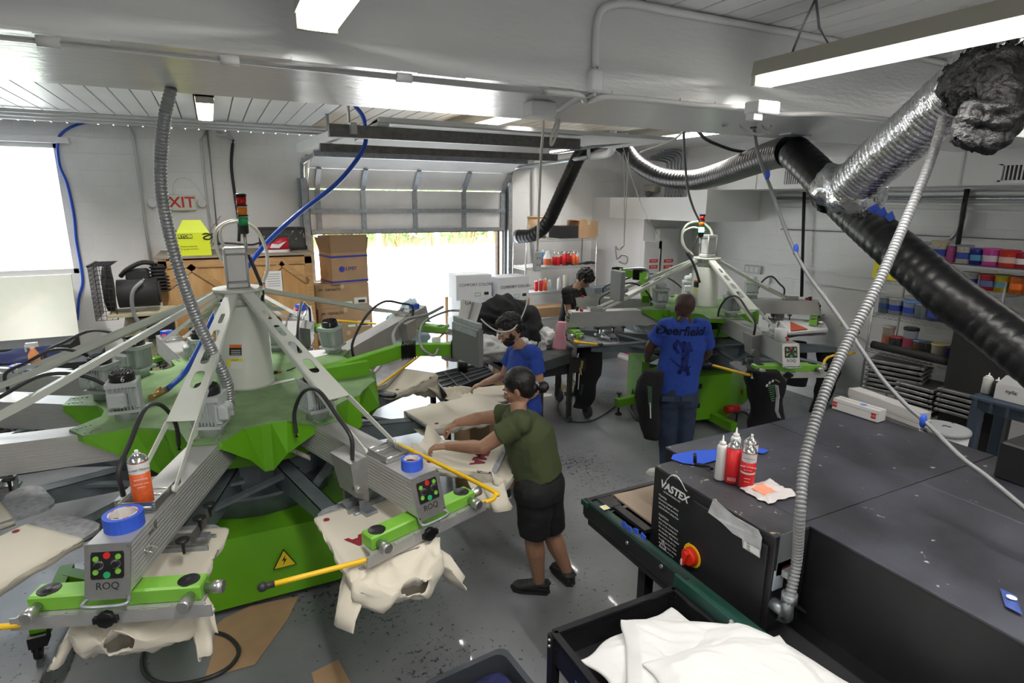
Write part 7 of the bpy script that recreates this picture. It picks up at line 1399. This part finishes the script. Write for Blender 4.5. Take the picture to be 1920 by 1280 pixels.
# air conditioning ducts on the right
b = MB(); ax0 = 6.55; az0, az1 = X(1450, 354, ax0).z, X(1700, 285, ax0).z; ay1 = X(1345, 354, ax0).y
RXd = RX-.001; b.box(((ax0+RX)/2, (ay1-3)/2, (az0+az1)/2), (RX-ax0, ay1+3, az1-az0)); ad_ = b.build('air_duct', duct_white); tag(ad_, 'long white rectangular air duct with grilles along the right wall', 'air duct')
for px in (1540, 1420, 1585, 1803): yy = X(px, 320, ax0).y; MB().box((ax0-.004, yy, (az0+az1)/2), (.012, .02, az1-az0+.01)).build('duct_flange', mat('flange', (.70,.70,.70), .4), ad_)
def grille(px0, px1, py0, py1):
    A = X(px0, py0, ax0); C_ = X(px1, py1, ax0); g = MB(); y0, y1, z0, z1 = C_.y, A.y, C_.z, A.z
    for yy, zz, sy, sz in (((y0+y1)/2, z1, y1-y0+.06, .03), ((y0+y1)/2, z0, y1-y0+.06, .03), (y0-.02, (z0+z1)/2, .03, z1-z0), (y1+.02, (z0+z1)/2, .03, z1-z0)): g.box((ax0-.01, yy, zz), (.02, sy, sz))
    n = max(6, int((y1-y0)/.03))
    for i in range(n): g.box((ax0-.008, y0+(y1-y0)*(i+.5)/n, (z0+z1)/2), (.014, .010, z1-z0))
    g.mset(1); g.box((ax0-.001, (y0+y1)/2, (z0+z1)/2), (.004, y1-y0, z1-z0)); g.build('vent_grille', [duct_white, mat('vent_dark', (.05,.05,.05), .6)], ad_)
grille(1475, 1512, 318, 347); grille(1885, 1935, 307, 340)
b = MB(); cz0_, cz1_ = X(1150, 408, 6.36).z, X(1150, 370, 6.36).z; yA_ = X(1143, 400, 6.36).y; yB_ = X(1323, 400, 6.36).y; b.box(((6.36+RX)/2-.002, (yA_+yB_)/2, (cz0_+cz1_)/2), (RX-6.366, yA_-yB_, cz1_-cz0_)); b.box(((6.36+RX)/2, (yB_+.2), (az0+cz1_)/2), (RX-6.36, .4, az0-cz1_)) if az0 > cz1_ else None; tag(b.build('air_duct', duct_white), 'lower white duct box above the electric panels', 'air duct')
yC_ = X(1204, 480, 6.36).y; b = MB(); b.box(((6.36+RX)/2, (yC_+BY)/2, cz0_/2), (RX-6.36, BY-yC_, cz0_)); b.box(((6.36+RX)/2, (yA_+BY)/2, (cz0_+cz1_)/2), (RX-6.36, BY-yA_, cz1_-cz0_)); struct('wall_closet', b, mat('closet_white', (.66,.66,.66), .45))
el = mat('panel_white', (.58,.58,.58), .5); EPs = []
for (p0x, p1x, t0y, b1y, lb) in ((1209, 1237, 452, 560, 'white electric panel with red warning labels, left one behind the far press'), (1237, 1266, 428, 560, 'taller white electric panel with red labels, right one behind the far press')):
    A = Y(p0x, t0y, yC_-.12); C_ = Y(p1x, b1y, yC_-.12); xx = (A.x+C_.x)/2; w = abs(A.x-C_.x)-.01; b = MB(); b.box((xx, yC_-.06, (A.z+C_.z)/2), (w, .12, abs(A.z-C_.z)), b=.01); o = b.build('electric_panel', el); tag(o, lb, 'electric panel')
    MB().box((xx, yC_-.126, (A.z+C_.z)/2+.02), (w*.7, .012, abs(A.z-C_.z)*.7)).build('panel_door', el, o)
    for k in range(2):
        zz = Y(p0x+14, 489+k*11, yC_-.13).z; g = MB(); g.box((xx, yC_-.135, zz), (w*.45, .006, .055)); g.build('danger_label', red, o); text('DANGER', face((xx, yC_-.139, zz), (1, 0, 0), (0, 0, 1)), .03, txt_w, o, .001)
c = X(1222, 353, RX-.08); EL = thing('emergency_light', 'cream emergency light unit on the right wall above the duct box', 'emergency light', c); MB().box(c, (.14, .32, .13), b=.02).build('light_case', mat('light_cream', (.60,.58,.48), .45), EL); MB().cyl(c+V((-.02, -.0, -.09)), c+V((-.1, 0, -.11)), .05, .055, n=14).build('lamp_head', galv, EL)
b = MB()
for i in range(6): y_ = X(1250+i*6, 320, RX-.05).y; b.tube(cr([(RX-.05, y_, 2.75), (RX-.05, y_, 3.2), (RX-.05, y_, 3.32), (RX-.09, y_, 3.40+.03*i), (RX-.5, y_, 3.44+.02*i)], 4), .018, 8)
tag(b.build('conduit_bank', galv), 'bank of bent steel conduits climbing the right wall behind the black duct', 'conduits', kind='stuff')
for k, (px, py, z) in enumerate(((1600, 364, 0), (1600, 372, 0), (1600, 381, 0))):
    p = X(px, py, RX-.06); MB().cyl((RX-.05, -3, p.z), (RX-.05, 6.1, p.z), .022-.004*k, n=8).build('pipe', [pipe_w, galv][k % 2]); o = [o for o in bpy.data.objects if o.name.startswith('pipe') and 'label' not in o][0]; tag(o, ['upper wall conduit just below the long white duct', 'middle wall conduit below the long white duct', 'lowest of the three wall conduits below the long white duct'][k], 'pipe', 'conduits on the right wall')
b = MB(); b.tube([X(1508, 360, RX-.1), X(1503, 556, RX-.1)], .022, 8); tag(b.build('pipe', rubber), 'straight black hose dropping along the right wall to the far press', 'hose')
b = MB(); b.tube(cr([X(1811, 358, RX-.06), X(1808, 400, RX-.06), X(1797, 430, RX-.06), X(1775, 452, RX-.06), X(1730, 456, RX-.06), X(1690, 452, RX-.06)], 5), .02, 8); tag(b.build('pipe', galv), 'bent steel conduit on the right wall above the ink buckets', 'pipe')
b = MB(); b.tube([X(1814, 354, RX-.1), X(1805, 400, RX-.1), X(1796, 460, RX-.1)], .026, 8); tag(b.build('pipe', rubber), 'black hose beside the bent conduit above the ink buckets', 'hose')
b = MB(); b.tube([(RX-.03, 6.0, X(1400, 426, RX).z), (RX-.03, -3, X(1900, 440, RX).z)], .009, 6); tag(b.build('cable', galv), 'thin grey cable run along the right wall above the first ledge', 'cable')
sk = X(1440, 524, RX-.02); MB().box(sk, (.04, .08, .12)).build('wall_switch', lbl_w); tag(bpy.data.objects['wall_switch'], 'small wall switch box on the right wall behind the far press', 'switch')
sk = X(1412, 505, RX-.02); b = MB(); b.box(sk, (.05, .32, .12), b=.005); b.mset(1)
for k in (-1, 0, 1): b.box(sk+V((-.027, k*.09, 0)), (.006, .05, .07))
tag(b.build('outlet_bank', [el, lbl_w]), 'row of outlets on the right wall between the arms of the far press', 'outlets')
# ================================================================ ink shelf on the right wall
SX = 6.75; SX2 = 7.3
def sz(px, py): return X(px, py, SX).z
zD, zC, zB, zA_, zE = sz(1738, 679), sz(1717, 601), sz(1765, 538), sz(1840, 500), .32
sy1 = X(1630, 620, SX).y; sy0 = X(1880, 560, SX).y
def wire_shelf_y(name, x0, x1, y0, y1, tiers, ztop, label):
    o = wire_shelf(name, x0, x1, y0, y1, tiers, ztop, label); return o
wire_shelf('ink_shelf', SX, SX2, sy0, sy1, (zE, zD, zC, zB), zB+.12, 'chrome wire rack full of ink buckets on the right wall')
wire_shelf('ink_shelf', SX+.02, SX2, sy0-1.25, X(1715, 480, SX).y, (zA_,), zA_+.05, 'upper chrome wire rack of bright ink buckets, further right') if 0 else None
b = MB(); b.box(((SX+SX2)/2, (sy0-.9+X(1700, 480, SX).y)/2, zA_-.01), (SX2-SX, X(1700, 480, SX).y-sy0+.9, .02)); o = b.build('rack_tier', chr_); tag(o, 'upper chrome rack tier carrying the brightest ink buckets', 'shelf')
def bucket(px, pyb, wpx, hpx, z, col, label, band=None, lid=None, xo=.15, tp=1.12, g='ink buckets on the wire rack'):
    p = X(px, pyb, SX+xo); dd = dz(V((SX+xo, p.y, z))); r = wpx/2*dd/F_PX*.93; h = hpx*dd/F_PX*1.0; c = V((SX+xo, p.y, z+.006))
    t = thing('ink_bucket', label, 'bucket', c, g); m = mat('ink_%02x%02x%02x' % tuple(int(q*99) for q in col), col, .45, spot=(.4,.4,.4), sscale=22, sth=.66)
    MB().lathe(c, ((r/tp, 0), (r*.97, h*.86), (r, h*.87), (r*1.0, h*.93)), 20).build('bucket_body', m, t); MB().lathe(c, ((r*1.06, h*.9), (r*1.08, h*.97), (r*1.0, h*1.0)), 20).build('bucket_lid', mat('lid_%02x%02x%02x' % tuple(int(q*99) for q in (lid or col)), lid or col, .45), t)
    if band: rb = lambda f: (r/tp+(r*.97-r/tp)*f)*1.012; MB().lathe(c, ((rb(.25), h*.25), (rb(.62), h*.60)), 20, cap=False).build('label_band', mat('band_%02x%02x%02x' % tuple(int(q*99) for q in band), band, .5), t)
cream_c = (.60,.55,.42); RD, BLU, GRY, WHT = (.50,.04,.04), (.03,.06,.35), (.16,.18,.20), (.58,.58,.58)
T = zA_
for a_ in ((1758, 488, 30, 38, cream_c, 'tan ink bucket, leftmost in the top row of the rack', BLU, (.5,.45,.3)), (1781, 491, 18, 30, (.50,.10,.30), 'narrow pink ink bucket in the top row', None, (.3,.1,.2)), (1805, 493, 28, 34, cream_c, 'cream ink bucket with blue patch in the top row', BLU, (.25,.3,.35)), (1829, 496, 25, 30, (.02,.03,.22), 'dark blue ink bucket in the top row', (.1,.3,.5), (.03,.04,.3)), (1856, 499, 32, 32, (.65,.08,.40), 'hot pink ink bucket with scribbled label in the top row', (.6,.5,.55), (.6,.07,.35)), (1888, 502, 34, 32, (.70,.05,.03), 'red ink bucket in the top row next to the hot pink one', (.6,.4,.35), (.5,.02,.03)), (1914, 503, 24, 30, (.45,.02,.04), 'dark red ink bucket at the right end of the top row', WHT, (.35,.02,.04))):
    bucket(a_[0], a_[1], a_[2], a_[3], T, a_[4], a_[5], a_[6], a_[7])
for a_ in ((1817, 531, 28, 30, WHT, 'white ink bucket with blue and red patch in the second row', BLU, WHT), (1849, 547, 30, 30, (.50,.03,.05), 'red ink bucket with a blue band in the second row', (.08,.14,.3), RD), (1876, 549, 28, 32, (.62,.45,.02), 'yellow ink bucket with a teal band in the second row', (.1,.25,.28), (.35,.4,.05)), (1906, 549, 30, 32, (.75,.18,.02), 'orange ink bucket in the second row', (.7,.15,.02), (.5,.12,.05)), (1931, 551, 30, 32, (.7,.2,.03), 'orange ink bucket at the right edge of the second row', None, (.5,.1,.02))): bucket(a_[0], a_[1], a_[2], a_[3], zB, a_[4], a_[5], a_[6], a_[7])
for i, (px, lb) in enumerate(((1656, 'yellow box at the left end of the second rack tier'), (1678, 'smaller yellow box beside the first on the second rack tier'))): c = X(px, 522, SX+.12); boxthing('yellow_carton', SX+.02, SX+.2, c.y-.07, c.y+.07, zB+.006, zB+.006+(.19, .09)[i], ylw, lb, 'box')
for a_ in ((1657, 587, 24, 30, (.22,.26,.30), 'grey and dark blue bucket, leftmost of the third tier', (.04,.08,.2), (.3,.32,.33)), (1677, 593, 27, 30, (.48,.50,.54), 'pale grey ink bucket with a blue band on the third tier', BLU, (.4,.4,.4)), (1704, 599, 28, 30, (.35,.42,.60), 'light blue ink bucket with a blue band on the third tier', BLU, (.15,.3,.6)), (1726, 603, 28, 28, (.30,.34,.36), 'speckled grey ink bucket on the third tier', None, (.2,.25,.35)), (1749, 608, 28, 26, (.14,.16,.20), 'dark grey ink bucket with bright blue patch on the third tier', BLU, (.15,.1,.1)), (1772, 613, 24, 20, (.10,.14,.28), 'dark blue ink bucket half under the duct on the third tier', None, (.1,.15,.3))): bucket(a_[0], a_[1], a_[2], a_[3], zC, a_[4], a_[5], a_[6], a_[7])
for a_ in ((1661, 655, 22, 42, (.50,.45,.38), 'stack of cream ink cups at the left of the fourth tier', (.4,.15,.1), (.5,.45,.4)), (1680, 652, 24, 26, (.13,.14,.16), 'dark grey ink bucket with a red lid on the fourth tier', None, (.5,.05,.04)), (1702, 660, 26, 48, (.45,.50,.53), 'stack of pale ink cups with a black top cup on the fourth tier', (.3,.05,.08), (.03,.03,.04)), (1720, 661, 22, 28, (.32,.17,.08), 'brown ink bucket with a blue lid on the fourth tier', None, (.12,.25,.55)), (1735, 666, 28, 28, (.08,.085,.09), 'dark grey speckled ink bucket on the fourth tier', None, (.05,.05,.05)), (1759, 672, 30, 30, (.62,.58,.46), 'cream ink bucket with a yellow lid on the fourth tier', None, (.6,.5,.2)), (1783, 678, 28, 30, (.04,.03,.14), 'dark purple ink bucket on the fourth tier', None, (.02,.02,.03)), (1806, 681, 30, 32, (.06,.045,.09), 'blackish purple ink bucket behind the purple one on the fourth tier', None, (.04,.03,.04)), (1833, 694, 34, 36, (.22,.23,.23), 'light grey stained ink bucket at the right of the fourth tier', (.25,.22,.2), (.35,.36,.36))): bucket(a_[0], a_[1], a_[2], a_[3], zD, a_[4], a_[5], a_[6], a_[7], xo=.22)
r0_ = X(1634, 640, SX+.03); r1_ = X(1803, 688, SX+.03); tag(MB().cyl((SX+.06, r0_.y, zD+.05), (SX+.04, r1_.y, zD+.05), .045, n=18).build('black_roll', blackm), 'long roll of black film lying at the front of the fourth tier', 'roll')
c = X(1697, 560, SX+.15); tag(MB().lathe((SX+.4, c.y, zC+.17), ((.13, 0), (.14, .01), (.14, .03), (.12, .035)), 20).build('white_disc', mat('lid_white', (.5,.52,.52), .5)), 'upturned white pail lid on the buckets at the left of the third tier', 'lid')
# stacked aluminium screens on the lowest tier
alu_s = mat('screen_alu', (.33,.33,.32), .4, .6, var=.4, vscale=10)
for (px0, px1, pyT, n, nm, rot) in ((1622, 1722, 672, 7, 'left', .25), (1682, 1756, 716, 6, 'middle', .05), (1758, 1850, 728, 5, 'right', .05)):
    a_ = X(px0, pyT, SX-.05); c_ = X(px1, pyT+20, SX-.05); zz = X((px0+px1)/2, pyT, SX).z; w = abs(a_.y-c_.y)*.95
    for k in range(n):
        z = zz-.055*(k+1)
        if z < .03: continue
        M_ = Matrix.Translation((SX+.13, (a_.y+c_.y)/2, z)) @ Matrix.Rotation(rot+random.uniform(-.05, .05), 4, 'Z'); b = MB(M_)
        for sx, sy, dx, dy in ((.46, .04, 0, -w/2+.02), (.46, .04, 0, w/2-.02), (.04, w-.08, -.21, 0), (.04, w-.08, .21, 0)): b.box((dx, dy, .015), (sx, sy, .035), b=.008)
        b.mset(1); b.box((0, 0, .03), (.40, w-.06, .003)); o = b.build('printing_screen', [alu_s, mat('screen_mesh_dark', (.035,.03,.028), .35)]); tag(o, '%s aluminium screen of the %s stack under the ink rack' % (['topmost', 'second', 'third', 'fourth', 'fifth', 'sixth', 'lowest'][k], nm), 'printing screen', 'screens in the %s stack' % nm)
# slate cart at the right edge, with bottles and box
slate = mat('slate_plastic', (.045,.065,.095), .5); SCt = thing('utility_cart', 'slate blue plastic utility cart at the right edge under the duct', 'cart', (6.0, 2.4, 0)); k0 = Z(1818, 738, .98); xx0, xx1, yy1, yy0 = k0.x, k0.x+.6, k0.y, k0.y-1.0
b = MB(); b.box(((xx0+xx1)/2, (yy0+yy1)/2, .95), (xx1-xx0, yy1-yy0, .04), b=.01); b.box(((xx0+xx1)/2, (yy0+yy1)/2, .89), (xx1-xx0-.04, yy1-yy0-.04, .1)); 
for i in range(8): b.box((xx0+.005, yy0+.06+i*(yy1-yy0-.12)/7, .90), (.03, .02, .1))
b.build('cart_top', slate, SCt)
for x in (xx0+.06, xx1-.06):
    for y in (yy0+.06, yy1-.06): MB().box((x, y, .44), (.09, .09, .86), b=.015).build('leg', slate, SCt)
c = Z(1848, 737, .975); bottle(c, .04, .20, 'white squeeze bottle on the slate cart at the right edge', m=mat('ivory', (.6,.6,.55), .4)); c = Z(1866, 742, .975); bottle(c, .035, .18, 'dark bottle with a white cap on the slate cart', m=black)
c = Z(1896, 752, .975); o, M_ = boxthing('glove_box', c.x-.04, c.x+.1, c.y-.13, c.y+.12, .975, 1.12, lbl_w, 'white open box with printed name on the slate cart', 'box'); b = MB(M_); b.prism([(-.07, -.12, .145), (-.07, .12, .145), (-.06, .07, .23), (-.06, -.05, .25)], (.004, 0, 0)); b.build('flap', lbl_w, o); text('nylic', face(M_ @ V((-.0715, 0, .09)), (0, -1, 0), (0, 0, 1)), .05, txt_k, o, .001)
c = Z(1772, 800, .72); PB = thing('pail', 'large white pail with an ink stained lid behind the dryer', 'bucket', (c.x, c.y, 0)); MB().lathe((c.x, c.y, 0), ((.16, 0), (.19, .68)), 22).build('pail_body', lbl_w, PB); MB().lathe((c.x, c.y, .68), ((.2, 0), (.2, .035), (.185, .04)), 22).build('pail_lid', mat('stained_lid', (.45,.47,.48), .4, spot=(.1,.1,.11), sscale=12, sth=.62), PB)
tag(MB().box((xx0+.75, yy1+.25, .9), (.35, .5, 1.4)).build('dark_cabinet', blackm), 'black cabinet standing at the right wall beyond the slate cart', 'cabinet')
# machine behind press 2: grey flash unit panel
MB().box(D(1136, 568, 10.2), (.7, .3, .6)).build('grey_cabinet', mat('cabinet_grey', (.13,.15,.16), .5)); gc_ = bpy.data.objects['grey_cabinet']; gc_.data.transform(Matrix()); tag(gc_, 'dark grey machine cabinet behind the left arm of the far press', 'cabinet')
cx_ = D(1155, 560, 7.7); bz = gc_.data.vertices[0].co
b = MB(); z_low = min(v.co.z for v in gc_.data.vertices); b.box((D(1136, 568, 10.2).x, D(1136, 568, 10.2).y, z_low/2), (.66, .28, z_low)); b_ = b.build('cabinet_base', mat('cabinet_grey', (.13,.15,.16), .5)); b_.parent = gc_
